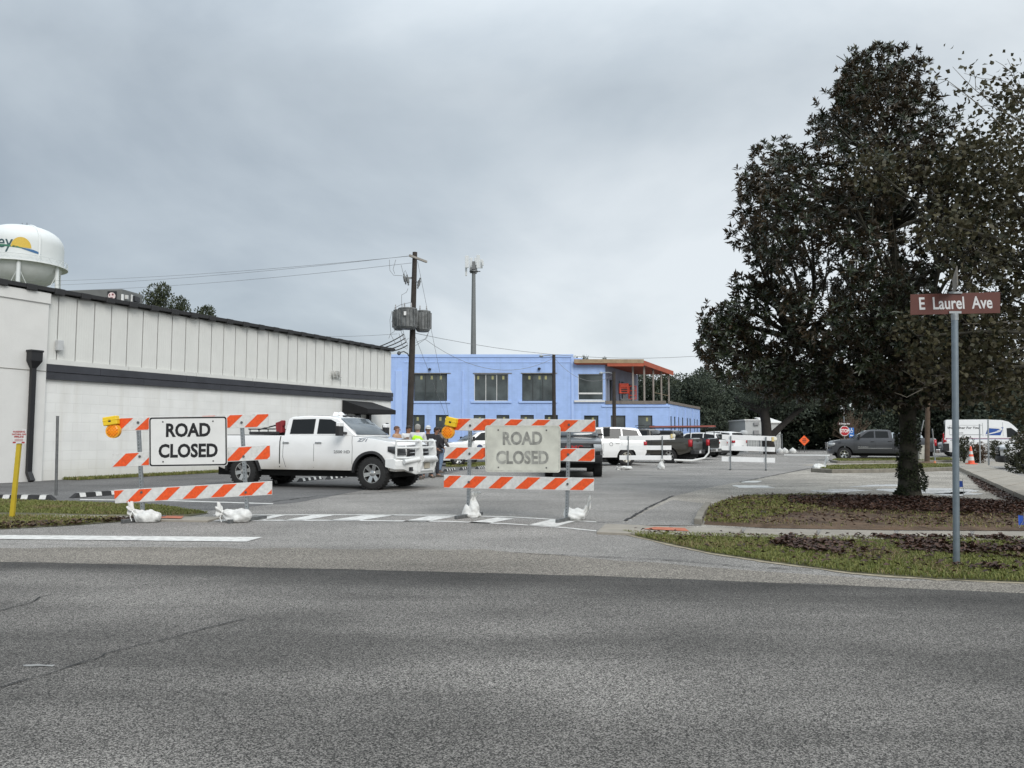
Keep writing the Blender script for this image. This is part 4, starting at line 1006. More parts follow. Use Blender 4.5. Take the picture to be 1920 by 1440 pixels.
        m.v = [tuple(c + pl.r * x + pl.n * y + Vector((0, 0, z))) for x, y, z in m.v]; ln = m.build('flasher_lens', m_amber, root, world=True, smooth=True, sharp=50)
        m = MB(); m.lathe([(r_ * .87, -.034), (r_ * 1.0, -.034), (r_ * 1.02, 0), (r_ * 1.0, .034), (r_ * .87, .034)], 20, (0, 0, 0), 'y'); m.v = [tuple(c + pl.r * x + pl.n * y + Vector((0, 0, z))) for x, y, z in m.v]; m.build('lens_ring', mat('amber_ring', (.80, .36, .02), .35), ln, world=True, smooth=True)
    return root, pl
def zA(x, y): return (x * .27083, 740 + y * .27083)
barricade('orange striped barricade with crisp black ROAD CLOSED sign on the left', [(268, 977.5), (463, 977.5)], [(259, 786), (268, 975), (452.5, 778), (464, 975)],
    [([zA(800, 161), zA(1858, 130), zA(1858, 226), zA(800, 252)], -.052), ([zA(775, 408), zA(1868, 348), zA(1870, 450), zA(776, 504)], .004), ([zA(790, 660), zA(1882, 598), zA(1882, 693), zA(796, 753)], .073)],
    sign=([zA(1030, 155), zA(1572, 148), zA(1575, 492), zA(1032, 500)], [('ROAD', .715, .295, .88), ('CLOSED', .30, .295, .88)], False),
    flasher=((208.5, 789, 13, 8, .16), (213, 808, 13.2)), base_dir=(.45, .9, 0))
barricade('orange striped barricade with weathered faded ROAD CLOSED sign in the middle', [(878, 970), (1064, 977)], [z4(415, 235), z4(393, 1150), z4(1350, 250), z4(1328, 1165)],
    [([z4(175, 222), z4(1597, 238), z4(1597, 358), z4(175, 338)], .012), ([z4(172, 495), z4(1592, 510), z4(1590, 636), z4(170, 610)], .0), ([z4(163, 760), z4(1585, 790), z4(1580, 912), z4(163, 884)], -.045)],
    sign=([z4(553, 290), z4(1268, 293), z4(1266, 738), z4(556, 732)], [('ROAD', .71, .29, .86), ('CLOSED', .30, .29, .86)], True),
    flasher=((z4(235, 258)[0], z4(235, 258)[1], 11, 8.5, -.22), (z4(205, 355)[0], z4(205, 355)[1], 12.5)), base_dir=(.5, .86, 0))
def z6(x, y): return (1100 + x * .20833, 740 + y * .20833)
barricade('bare white backed barricade before the parked pickups, nearer the blue building', [(1178, 877), (1242, 877.4)], [z6(375, 372), z6(372, 655), z6(681, 372), z6(681, 650)],
    [([z6(293, 373), z6(795, 362), z6(795, 405), z6(293, 413)], 0), ([z6(295, 457), z6(763, 458), z6(763, 498), z6(295, 497)], 0), ([z6(295, 546), z6(763, 547), z6(763, 588), z6(295, 587)], 0)], back=True, group='white backed barricades')
barricade('bare white backed barricade standing alone out in the street', [(1369.5, 880.8), (1436, 881.6)], [z6(1297, 372), z6(1293, 668), z6(1614, 380), z6(1613, 682)],
    [([z6(1218, 358), z6(1697, 375), z6(1697, 416), z6(1218, 402)], 0), ([z6(1217, 459), z6(1696, 473), z6(1696, 515), z6(1217, 500)], 0), ([z6(1215, 557), z6(1696, 570), z6(1696, 613), z6(1215, 600)], 0)], back=True, group='white backed barricades')
# spare warning lights on the white barricades (seen from behind)
for (u, v, fy, lab) in ((1262, 818, (1242, 877.5), 'pale warning lamp on top of the white barricade before the pickups'), (1452, 824, (1436, 882.5), 'pale warning lamp at the end of the lone white barricade')):
    Y = G(*fy).y - .03; c = at(u, v, Y); o = thing('warning_lamp', lab, 'warning lamp', c, group='lamps on white barricades')
    mb = MB(); mb.lathe([(0, -.05), (.07, -.045), (.085, 0), (.07, .045), (0, .05)], 14, (.03, 0, .03), 'y'); mb.build('lens', mat('milky_lens', (.72, .70, .60), .35), o, smooth=True)
    mb = MB(); mb.box(-.11, -.01, -.04, .06, -.08, .10); mb.build('housing', mat('pale_yellow', (.66, .52, .22), .5), o, bevel=.01)

# ------------------------------------------------------------------ sandbags
m_bag = mat('white_woven_bag', (0.62, 0.62, 0.60), 0.85, var=0.2, scale=9, bump=.5, bscale=22)
def sandbag(label, u, v, rz, lift=0.0, sc=1.0, upright=False, seed=0, flat=1.0):
    prof = [(-.46, .06), (-.45, .12), (-.39, .11), (-.345, .065), (-.31, .048), (-.28, .06), (-.22, .11), (-.13, .15), (0, .175), (.12, .18), (.21, .155), (.27, .10), (.295, .04), (.30, .003)]
    if upright: prof = [(-.42, .06), (-.40, .12), (-.34, .10), (-.29, .06), (-.25, .045), (-.21, .08), (-.13, .16), (-.02, .215), (.08, .25), (.18, .265), (.24, .24), (.27, .12), (.275, .003)]
    m = MB(); prof = [(a_[0] + (b_[0] - a_[0]) * k / 3, a_[1] + (b_[1] - a_[1]) * k / 3) for a_, b_ in zip(prof, prof[1:]) for k in range(3)] + [prof[-1]]; m.lathe([(r, x) for x, r in prof], 40, (0, 0, 0), 'x'); vs = []
    for x, y, z in m.v:
        if not upright: z *= .82 * flat; y *= 1.1
        n = mnoise.noise(Vector((x * 5 + seed * 7, y * 5, z * 5))) * .06 + mnoise.noise(Vector((x * 14, y * 14 + seed, z * 14))) * .035
        ang_ = math.atan2(z, y); w = max(0, min(1, (-x + .05) / .3)); n += .03 * w * math.sin(ang_ * 6 + seed * 2) * (1 if x > -.36 else 1.6)
        l_ = math.hypot(y, z)
        if l_ > 1e-4: f_ = 1 + n / max(l_, .07); y, z = y * f_, z * f_
        if upright:
            x, z = z, -x * 1.1; z += .27; f = max(0, z - .42); x += .5 * f; z = max(z, .004)
        else:
            z += .12 * flat; t = max(0.0, -x - .16); z += lift * t * 1.1; x += lift * t * .45; y += .15 * t * math.sin(seed)
            z = max(z, .006 + .002 * math.sin(x * 50))
        vs.append((x * sc, y * sc, z * sc))
    m.v = vs; p = G(u, v); o = m.build('sandbag', m_bag, smooth=True, sharp=80); o.location = p; o.rotation_euler.z = rz
    tag(o, label, 'sandbag', 'sandbags weighting the barricades')
    mm = MB()
    if upright: t = (.09 * sc, -.03 * sc, .60 * sc)
    else: t = ((-.31 + lift * .068) * sc, -.05 * sc, (.12 * flat + lift * .165) * sc)
    mm.tube([(t[0], t[1] + .05 * sc, t[2] + .045 * sc), (t[0], t[1], t[2]), (t[0] - .02, t[1] - .03, max(.02, t[2] - .07)), (t[0] + .01, t[1] - .04, max(.01, t[2] - .14))], .007, 5); mm.build('tie_string', m_white, o)
    return o
sandbag('white sandbag slumped against left foot of the crisp road closed barricade', 274, 979, .1, lift=.6, sc=.76, seed=1)
sandbag('white sandbag behind right foot of the crisp road closed barricade', 444, 979, .05, lift=.4, sc=.80, seed=2)
sandbag('white sandbag standing upright on left foot of the faded road closed barricade', 884, 969, .3, sc=.58, upright=True, seed=3)
sandbag('white sandbag with raised neck by right foot of the faded barricade', 1081, 975.5, math.pi, lift=1.0, sc=.72, seed=4)
sandbag('flat white sandbag by left post of the white barricade near pickups', 1174, 881, .05, sc=.9, seed=5, flat=.7)
sandbag('upright white sandbag by right post of the white barricade near pickups', 1240, 880, .2, sc=.62, upright=True, seed=6)
sandbag('lone white sandbag lying on the kerb of the grass island', 1538, 882, math.pi, lift=1.2, sc=1.0, seed=7)

# ------------------------------------------------------------------ rubber wheel stops
m_stop = mat('black_recycled_rubber', (0.022, 0.022, 0.023), 0.85, var=.3)
def wheelstop(label, u, v, d, L=1.7):
    p = G(u, v); d = Vector(d).normalized(); o = thing('wheel_stop', label, 'wheel stop', p, math.atan2(d.y, d.x), 'rubber wheel stops in the parking lot')
    h = L / 2; m = MB(); m.hexa([(-h, -.08, .002), (h, -.08, .002), (h, .08, .002), (-h, .08, .002), (-h + .12, -.04, .11), (h - .12, -.04, .11), (h - .12, .04, .11), (-h + .12, .04, .11)]); m.build('rubber_body', m_stop, o, bevel=.012)
    for k in range(4):
        x = -h + L * (k + .6) / 4.2; m = MB(); w = .075
        m.add([(x - w, -.0765, .016), (x + w, -.0765, .016), (x + w, -.0435, .106), (x - w, -.0435, .106), (x + w, .041, .1125), (x - w, .041, .1125), (x - w, -.041, .1125), (x + w, -.041, .1125)], [(0, 1, 2, 3), (6, 7, 4, 5)]); m.v = [(a, b - .006 if b < -.042 else b, c + .002) for a, b, c in m.v]; m.build('reflector', m_refl_white, o, recalc=False)
SDr = STREET
wheelstop('wheel stop nearest left edge beyond the yellow marker post', 32, 937, (1, -.06, 0), 1.75)
wheelstop('wheel stop just left of the crisp barricade foot', 196, 929.5, SDr)
wheelstop('wheel stop behind the white pickup rear wheel', 520, 906.5, (.2, 1, 0))
wheelstop('wheel stop seen under the middle of the white pickup', 582, 901, (.2, 1, 0), 1.6)
wheelstop('wheel stop seen under the front doors of the white pickup', 632, 897, (.2, 1, 0), 1.6)
wheelstop('wheel stop beside the jeans of the standing man', 843, 883, (.2, 1, 0), 1.5)
wheelstop('wheel stop behind the left leg of the faded barricade', 872, 880, (.2, 1, 0), 1.5)
wheelstop('wheel stop half hidden by left edge of the faded sign', 901, 878.5, (.2, 1, 0), 1.5)

# ------------------------------------------------------------------ posts and signs
m_yel_post = mat('yellow_fibreglass', (0.48, 0.35, 0.02), 0.5, var=.15)
b0 = G(21, 973); o = thing('pipeline_marker', 'yellow leaning pipeline marker post with small white warning plate', 'marker post', b0)
pl = Plane(b0, b0 + Vector((1, 0, 0))); t_ = pl.p(35.5, 826) - b0; m = MB(); m.obox(t_ / 2, (.034, 0, 0), (0, .006, 0), t_ / 2); m.obox(t_ / 2 + Vector((-.025, .02, 0)), (.008, 0, 0), (0, .02, 0), t_ / 2); m.obox(t_ / 2 + Vector((.025, .02, 0)), (.008, 0, 0), (0, .02, 0), t_ / 2); m.build('post', m_yel_post, o)
P = [pl.p(u, v, .02) - b0 for u, v in ((23, 805), (49, 804.5), (48.5, 831), (22, 832))]; m = MB(); m.hexa([P[3], P[2], P[2] + Vector((0, .006, 0)), P[3] + Vector((0, .006, 0)), P[0], P[1], P[1] + Vector((0, .006, 0)), P[0] + Vector((0, .006, 0))]); pt_ = m.build('plate', mat('marker_plate', (.60, .59, .58), .5, var=.12, scale=20), o)
m_redtxt = mat('red_print', (.36, .03, .03), .5)
cc = (P[0] + P[1] + P[2] + P[3]) / 4
for i, (tx, sz) in enumerate((('WARNING', .042), ('NATURAL GAS', .036), ('PIPELINE', .042))):
    textmesh('lettering', tx, sz, frame(cc + Vector((.0, -.002, .075 - .042 * i)), (1, 0, 0), (0, 0, 1)), m_redtxt, pt_, extrude=.0004, bold=.0015)
m = MB()
for i in range(3): m.box(cc.x - .07, cc.x + .07, cc.y - .0015, cc.y - .0005, cc.z - .052 - .014 * i, cc.z - .047 - .014 * i)
m.box(cc.x - .1, cc.x - .05, cc.y - .0015, cc.y - .0005, cc.z - .115, cc.z - .09); m.box(cc.x + .05, cc.x + .1, cc.y - .0015, cc.y - .0005, cc.z - .115, cc.z - .09)
m.build('small_print', m_redtxt, pt_)

b0 = G(105, 929); o = thing('steel_post', 'plain grey steel post standing alone before the white wall', 'post', b0)
pl = Plane(b0, b0 + Vector((1, 0, 0))); t_ = pl.p(108, 781) - b0; m = MB(); m.tube([(0, 0, -.05), t_], .032, 10); m.build('tube', m_steel_dk, o, smooth=True); m = MB(); m.tube([t_, t_ + Vector((0, 0, .012))], .036, 10); m.build('cap', m_steel_dk, o, smooth=True)

# street name sign
m_brown = mat('brown_sign', (0.085, 0.018, 0.010), 0.5, var=.1)
m_galv_bl = mat('galvanised_post', (0.20, 0.24, 0.27), 0.42, .55, var=.15, scale=10)
b0 = G(1793, 1063); o = thing('street_sign', 'brown E Laurel Ave street name sign on a round steel post', 'street sign', b0)
pl = Plane(b0, b0 + Vector((1, 0.06, 0))); t_ = pl.p(1790, 592) - b0
m = MB(); m.tube([(0, 0, -.1), t_], .0325, 16); m.build('post', m_galv_bl, o, smooth=True)
m = MB(); m.tube([t_ - Vector((0, 0, .05)), t_ + Vector((0, 0, .02))], .036, 16); m.obox(t_ + Vector((0, 0, .035)), (.065, 0, 0), (0, .016, 0), (0, 0, .012)); m.build('lower_bracket', m_galv, o)
P = [pl.p(u, v, .0) - b0 for u, v in ((1707, 552), (1875.5, 547.5), (1875.5, 587), (1707, 590.5))]
n_ = pl.n; m = MB(); m.hexa([P[3], P[2], P[2] - n_ * .004, P[3] - n_ * .004, P[0], P[1], P[1] - n_ * .004, P[0] - n_ * .004]); bl = m.build('blade', m_brown, o, bevel=.0015)
textmesh('lettering', 'E  Laurel  Ave', .185, frame((P[0] + P[1] + P[2] + P[3]) / 4 + n_ * .002 + Vector((0, 0, .0)), P[2] - P[3], P[0] - P[3]), mat('sign_letter_white', (.55, .55, .55), .5), bl, extrude=.0005, bold=.0035, sx=.78)
c = (P[0] + P[1]) / 2 + Vector((0, 0, .004)); m = MB(); m.obox(c, (.065, 0, 0), (0, .014, 0), (0, 0, .010)); m.build('upper_bracket', m_galv, o)
m = MB(); h0 = c + Vector((0, 0, .115)); vd = Vector((b0.x, b0.y, 0)).normalized(); vd = (vd + Vector((-vd.y, vd.x, 0)) * .05).normalized()
m.obox(h0, vd * .38, Vector((-vd.y, vd.x, 0)) * .004, (0, 0, .10)); m.build('edge_on_blade', mat('weathered_blade', (.22, .20, .17), .7, var=.5, scale=14), o)

# stop sign
Y = 60.0; c = at(1583.5, 808, Y); o = thing('stop_sign', 'red octagonal stop sign far down the street with dark blade above', 'stop sign', (c.x, Y, 0))
R8 = .41
def octa(r, y, z0=0): return [(r * math.cos(math.radians(22.5 + 45 * k)), y, c.z + r * math.sin(math.radians(22.5 + 45 * k))) for k in range(8)]
m = MB(); m.tube([(0, .03, 0), (0, .03, c.z + 1.15)], .035, 8); m.build('post', m_galv, o)
m = MB(); m.extrude(octa(R8, -.02), (0, .015, 0)); sp_ = m.build('plate', m_white, o)
m = MB(); m.add(octa(R8 * .91, -.024), [tuple(range(8))]); m.build('red_face', mat('stop_red', (.40, .012, .02), .45), sp_, recalc=False)
textmesh('lettering', 'STOP', .36, frame((0, -.028, c.z), (1, 0, 0), (0, 0, 1)), m_white, sp_, extrude=.001, bold=.012, sx=.82)
m = MB(); m.box(-.52, .52, -.02, 0, c.z + .46, c.z + .66); bl = m.build('blade', mat('dark_brown_blade', (.05, .018, .014), .5), o)
textmesh('lettering', 'E Orange Ave', .16, frame((0, -.023, c.z + .56), (1, 0, 0), (0, 0, 1)), m_white, bl, extrude=.001, bold=.004, sx=.9)
c2 = at(1596.5, 811, Y + 1); o = thing('accessible_sign', 'small blue accessible parking sign right beside the stop sign', 'sign', (c2.x, Y + 1, 0))
m_sblue = mat('sign_blue', (.02, .13, .42), .45)
m = MB(); m.tube([(0, .03, 0), (0, .03, c2.z + .3)], .03, 8); m.build('post', m_galv, o)
m = MB(); m.box(-.2, .2, -.01, 0, c2.z - .38, c2.z + .38); sp_ = m.build('plate', m_sblue, o)
m = MB(); 
m.lathe([(.09, -.013), (.12, -.013)], 14, (0, 0, c2.z + .10), 'y', cap=False); m.obox((0, -.014, c2.z + .24), (.02, 0, 0), (0, .001, 0), (0, 0, .06)); m.obox((.06, -.014, c2.z + .16), (.06, 0, 0), (0, .001, 0), (0, 0, .015)); m.lathe([(0, -.013), (.035, -.013)], 10, (0, 0, c2.z + .33), 'y', cap=False); m.obox((0, -.014, c2.z - .22), (.12, 0, 0), (0, .001, 0), (0, 0, .03)); m.obox((-.07, -.0145, c2.z - .22), (.03, 0, .03), (0, .001, 0), (.03, 0, -.03)); m.build('wheelchair_symbol', m_white, sp_, recalc=False)
# orange diamond
Y = 74.0; c = at(1508, 826, Y); o = thing('roadwork_sign', 'orange diamond roadwork sign at the far end of the street', 'sign', (c.x, Y, 0))
h = .5; m = MB(); m.extrude([(0, 0, c.z + h), (h, 0, c.z), (0, 0, c.z - h), (-h, 0, c.z)], (0, .02, 0)); sp_ = m.build('plate', mat('fluor_orange', (.86, .12, .02), .45), o)
m = MB(); 
for i, w in enumerate((.16, .2, .14)): m.box(-w, w, -.006, -.003, c.z + .12 - .15 * i, c.z + .20 - .15 * i)
m.build('worn_print', mat('dark_print', (.12, .03, .02), .6), sp_)
m = MB(); m.tube([(0, .05, 0), (0, .05, c.z)], .03, 6); m.tube([(-.4, .4, 0), (0, .05, c.z - .2), (.4, .4, 0)], .02, 6); m.build('stand', m_steel_dk, o)

# traffic cone
m_cone = mat('cone_orange', (.72, .10, .04), .5, var=.15); b0 = G(1821.5, 870.5); o = thing('traffic_cone', 'orange and white traffic cone at the end of the raised pavement', 'traffic cone', b0)
m = MB(); m.box(-.21, .21, -.21, .21, 0, .045); m.build('base', m_cone, o, bevel=.03)
m = MB(); m.lathe([(.16, .045), (.15, .09), (.035, .92), (.03, .93), (0.005, .93)], 20); cn = m.build('cone_body', m_cone, o, smooth=True)
for z0_, z1_ in ((.2, .4), (.52, .68)):
    rr = lambda z: .15 + (.035 - .15) * (z - .09) / .83 + .003
    m = MB(); m.lathe([(rr(z0_), z0_), (rr(z1_), z1_)], 20, cap=False); m.build('collar', m_refl_white, cn, smooth=True)
# poles by the right hand island
b0 = G(1738, 868.5); o = thing('wood_pole', 'dark wooden pole beside the cream utility cabinet behind tree', 'pole', b0)
t_ = Plane(b0, b0 + Vector((1, 0, 0))).p(1742, 560) - b0; m = MB(); m.tube([(0, 0, -.1), t_], [.135, .10], 12); m.build('shaft', mat('pole_brown', (.09, .062, .042), .9, var=.3, scale=4), o, smooth=True)
m = MB(); m.lathe([(.5, 0), (.3, .06), (.14, .1)], 12, cap=False); m.build('base_mound', m_soil, o)
b0 = G(1738.5, 866.5); o = thing('utility_cabinet', 'cream metal utility cabinet behind the dark wooden pole', 'cabinet', (b0.x, b0.y + .5, 0))
m = MB(); m.box(-.27, .27, -.2, .2, 0, .92); m.build('body', mat('cream_metal', (.44, .43, .38), .5), o, bevel=.02); m = MB(); m.box(-.29, .29, -.22, .22, .921, .96); m.build('lid', mat('cream_metal', (.44, .43, .38)), o)
for (u, v, ut, vt, lab, w) in ((1714, 869, 1732, 788, 'weathered sign post leaning right beside the tree trunk', .10), (1754, 870, 1748, 804, 'small leaning sign post right of the cream cabinet', .10)):
    b0 = G(u, v); pl = Plane(b0, b0 + Vector((1, 0, 0))); t_ = pl.p(ut, vt) - b0; o = thing('leaning_sign_post', lab, 'sign post', b0)
    m = MB(); m.obox(t_ / 2, (.022, 0, 0), (0, .02, 0), t_ / 2); m.build('post', m_galv, o)
    m = MB(); q = t_ * .78; m.obox(q + Vector((0, -.03, 0)), (.05, .08, 0), (.004, -.004, 0), t_ * .2); m.build('plate', mat('grey_plate', (.34, .32, .30), .6, var=.3, scale=12), o)
for (u, v, vt, lab) in ((1838, 869.5, 795, 'shorter bare steel post beside the traffic cone'), (1854, 872.5, 786, 'taller bare steel post right of the cone')):
    b0 = G(u, v, .15 if u > 1850 else .02); pl = Plane(b0, b0 + Vector((1, 0, 0))); t_ = pl.p(u - 1.5, vt) - b0; o = thing('steel_sign_post', lab, 'post', b0, group='steel posts by the cone')
    m = MB(); m.obox(t_ / 2, (.03, 0, 0), (0, .012, 0), t_ / 2); m.obox(t_ / 2 + Vector((0, .02, 0)), (.012, 0, 0), (0, .015, 0), t_ / 2); m.build('channel', m_galv, o)
# orange tag on the small post
b0 = G(1753, 873); m = MB(); m.lathe([(.15, 0), (.06, .1), (.05, .22), (0.003, .24)], 8); o = m.build('marker_cap', mat('faded_orange', (.55, .2, .1), .7), smooth=True); o.location = b0; tag(o, 'small faded orange marker cap in the grass island', 'marker')
# blue pin flags
m_bflag = mat('blue_flag', (.03, .09, .40), .6)
for (u, v, fu0, fu1, fv0, fv1, lab) in ((1808, 936, 1794, 1805, 901, 913, 'blue utility pin flag beside the street sign post'), (1911, 990, 1909, 1919, 966, 984, 'blue drooping pin flag in the soil near right edge')):
    b0 = G(u, v, .05); pl = Plane(b0, b0 + Vector((1, 0, 0))); o = thing('pin_flag', lab, 'flag', b0)
    a, b, c_, d = [pl.p(*q) - b0 for q in ((fu0, fv0), (fu1, fv0 + 1), (fu1 + .5, fv1), (fu0 + 1, fv1 + 1))]
    m = MB(); m.tube([(0, 0, 0), tuple((b + c_) / 2), tuple(b + Vector((0, 0, .05)))], .004, 4); m.build('wire_stem', m_galv, o)
    m = MB(); m.add([a, (a + b) / 2 + Vector((0, .02, 0)), b, c_, (c_ + d) / 2 + Vector((0, .02, 0)), d], [(0, 1, 4, 5), (1, 2, 3, 4)]); m.build('flag', m_bflag, o, recalc=False)
# ------------------------------------------------------------------ vehicles
def paint(name, col, coat=1.0, rough=.3, var=.03, metal=0.0): return mat(name, col, rough, metal, var=var, scale=1.5, coat=coat)
m_pwhite = paint('white_car_paint', (0.82, 0.82, 0.81)); m_pblack = paint('black_car_paint', (0.010, 0.011, 0.012)); m_pgrey = paint('dark_grey_car_paint', (0.058, 0.061, 0.068), metal=.3)
m_pbrown = paint('dark_olive_car_paint', (0.050, 0.046, 0.036), metal=.2); m_psilver = paint('silver_car_paint', (0.36, 0.37, 0.37), metal=.4)
m_under = mat('dark_underbody', (.008, .008, .008), .9); m_tail = mat('tail_lamp_red', (.38, .012, .02), .2, var=.1); m_lens = mat('head_lamp_lens', (.42, .44, .45), .08, var=.1, scale=20)
m_seam = mat('door_seam', (.03, .03, .03), .9); m_alloy = mat('polished_alloy', (.58, .58, .57), .22, .9, var=.1)
m_plate = mat('number_plate_white', (.55, .55, .55), .5)
def shell(name, outline, hw, mats, parent, xc, zc_, nseg=8, deform=None, arches=(), bevel=.02, archR=0):
    bm = bmesh.new(); vs = [bm.verts.new((x, 0, z)) for x, z in outline]; bm.faces.new(vs); bm.normal_update()
    bmesh.ops.triangulate(bm, faces=bm.faces[:])
    for c in xc: bmesh.ops.bisect_plane(bm, geom=bm.verts[:] + bm.edges[:] + bm.faces[:], plane_co=(c, 0, 0), plane_no=(1, 0, 0), dist=1e-5)
    for c in zc_: bmesh.ops.bisect_plane(bm, geom=bm.verts[:] + bm.edges[:] + bm.faces[:], plane_co=(0, 0, c), plane_no=(0, 0, 1), dist=1e-5)
    bmesh.ops.remove_doubles(bm, verts=bm.verts[:], dist=1e-4)
    bm.verts.ensure_lookup_table(); bm.verts.index_update()
    P = [(v.co.x, v.co.z) for v in bm.verts]; Fc = [[v.index for v in f.verts] for f in bm.faces]
    Be = [(e.verts[0].index, e.verts[1].index) for e in bm.edges if len(e.link_faces) == 1]; bm.free()
    df = deform or (lambda x, y, z, s: (x, y, z))
    sf = lambda i, s: df(P[i][0], s * hw(*P[i]), P[i][1], s)
    V, Fs, Ms = [], [], []; idx = {}
    def vid(i, k):
        if (i, k) not in idx: idx[(i, k)] = len(V); V.append(sf(i, 1 - 2 * k / nseg))
        return idx[(i, k)]
    for f in Fc:
        Fs.append([vid(i, 0) for i in f]); Ms.append(0); Fs.append([vid(i, nseg) for i in f[::-1]]); Ms.append(0)
    for a, b in Be:
        mx_, mz_ = (P[a][0] + P[b][0]) / 2, (P[a][1] + P[b][1]) / 2
        inarch = any(math.hypot(mx_ - cx, mz_ - cz) < R * 1.015 for cx, cz, R in arches)
        for k in range(nseg): Fs.append([vid(a, k), vid(b, k), vid(b, k + 1), vid(a, k + 1)]); Ms.append(1 if inarch else 0)
    m = MB(); m.v = V; m.f = [tuple(f) for f in Fs]; m.m = Ms
    return m.build(name, mats, parent, smooth=True, sharp=38, bevel=bevel)
_WH = {}
def wheel_meshes(R, w, spokes, rimR, m_rim, style):
    key = (R, w, spokes, rimR, m_rim.name, style)
    if key in _WH: return _WH[key]
    m = MB(); h = w / 2
    m.lathe([(rimR * .98, -h * .8), (rimR * 1.03, -h), (R * .86, -h * 1.02), (R * .96, -h * .9), (R, -h * .62), (R, h * .62), (R * .96, h * .9), (R * .86, h * 1.02), (rimR * 1.03, h), (rimR * .98, h * .8)], 36, axis='y', cap=False)
    for k in range(30):
        a = 2 * math.pi * k / 30
        for sy in (-1, 1):
            a2 = a + (.1 if sy > 0 else 0); c, s_ = math.cos(a2), math.sin(a2); m.obox((c * R * .985, sy * h * .72, s_ * R * .985), Vector((c, 0, s_)) * R * .03, Vector((0, 1, 0)) * h * .27, Vector((-s_, 0, c)) * R * .055)
    t = m.build('wheel', m_rubber, smooth=True, sharp=45); 
    m = MB(); m.lathe([(rimR * 1.0, -h * .8), (rimR * 1.0, -h * .92), (rimR * .92, -h * .92), (rimR * .86, -h * .3), (rimR * .3, -h * .15), (0.004, -h * .15)], 36, axis='y', cap=False); m.m = [1 if i >= 36 * 3 else 0 for i in range(len(m.f))]
    f0 = -h * .88
    for k in range(spokes):
        a = 2 * math.pi * k / spokes + .2; c, s_ = math.cos(a), math.sin(a); rd, tg = Vector((c, 0, s_)), Vector((-s_, 0, c)); wi, wo = rimR * (.13 if style == 'slim' else .17), rimR * (.09 if style == 'slim' else .22)
        p = [rd * rimR * .15 - tg * wi + Vector((0, f0 * .75, 0)), rd * rimR * .15 + tg * wi + Vector((0, f0 * .75, 0)), rd * rimR * .94 + tg * wo + Vector((0, f0, 0)), rd * rimR * .94 - tg * wo + Vector((0, f0, 0))]
        m.hexa([q + Vector((0, .05, 0)) for q in p] + p)
    m.lathe([(rimR * .28, f0 * .6), (rimR * .28, f0 * .92), (rimR * .2, f0 * 1.0), (.003, f0 * 1.0)], 16, axis='y', cap=False)
    r = m.build('rim', [m_rim, m_under], t, smooth=True, sharp=35)
    _WH[key] = (t, r); t['_proto'] = 1
    return _WH[key]
SPEC = {}
SPEC['hd'] = dict(W=2.02, WB=4.03, R=.43, Ra=.53, zb=.50, front=[(.74, .62), (.84, .78), (.87, 1.03), (.84, 1.19)], top=[(.74, 1.265), (.2, 1.335), (-.40, 1.41), (-2.80, 1.43), (-5.20, 1.44)], rear=[(-5.26, 1.40), (-5.26, .78), (-5.2, .68)],
    cab=[(-.38, 1.40), (-1.07, 1.905), (-1.40, 1.965), (-2.0, 1.985), (-2.58, 1.96), (-2.73, 1.90), (-2.79, 1.40)], wins=[[(-.74, 1.465), (-1.69, 1.465), (-1.69, 1.885), (-1.30, 1.87), (-1.12, 1.79)], [(-1.80, 1.465), (-2.58, 1.465), (-2.55, 1.88), (-1.80, 1.89)]],
    ws=[(-.42, 1.43), (-1.04, 1.885)], rw=[(-2.745, 1.86), (-2.785, 1.47)], seams=[[(-.60, 1.40), (-.57, 1.1), (-.58, .56)], [(-1.745, 1.42), (-1.745, .56)], [(-2.70, 1.42), (-2.72, .85), (-2.62, .56)]], gap=-2.82, handles=[(-1.60, 1.24), (-2.62, 1.24)], mirror=(-.78, 1.50), tumble=.24)
SPEC['half'] = dict(SPEC['hd'], W=1.98, WB=3.70, R=.40, Ra=.49, zb=.46, front=[(.74, .55), (.86, .72), (.90, .98), (.86, 1.13)], top=[(.72, 1.21), (.2, 1.29), (-.45, 1.335), (-2.72, 1.35), (-4.92, 1.36)], rear=[(-4.98, 1.32), (-4.98, .72), (-4.9, .62)],
    cab=[(-.40, 1.315), (-1.18, 1.815), (-1.5, 1.875), (-2.05, 1.885), (-2.5, 1.86), (-2.62, 1.81), (-2.70, 1.315)], wins=[[(-.80, 1.375), (-1.66, 1.375), (-1.66, 1.79), (-1.42, 1.78), (-1.22, 1.69)], [(-1.74, 1.375), (-2.48, 1.375), (-2.44, 1.77), (-1.74, 1.795)]],
    ws=[(-.44, 1.345), (-1.14, 1.795)], rw=[(-2.635, 1.77), (-2.69, 1.38)], seams=[[(-.58, 1.30), (-.55, 1.0), (-.57, .54)], [(-1.70, 1.33), (-1.70, .54)], [(-2.62, 1.33), (-2.66, .8), (-2.58, .54)]], gap=-2.735, handles=[(-1.56, 1.16), (-2.50, 1.18)], mirror=(-.80, 1.40), tumble=.26)
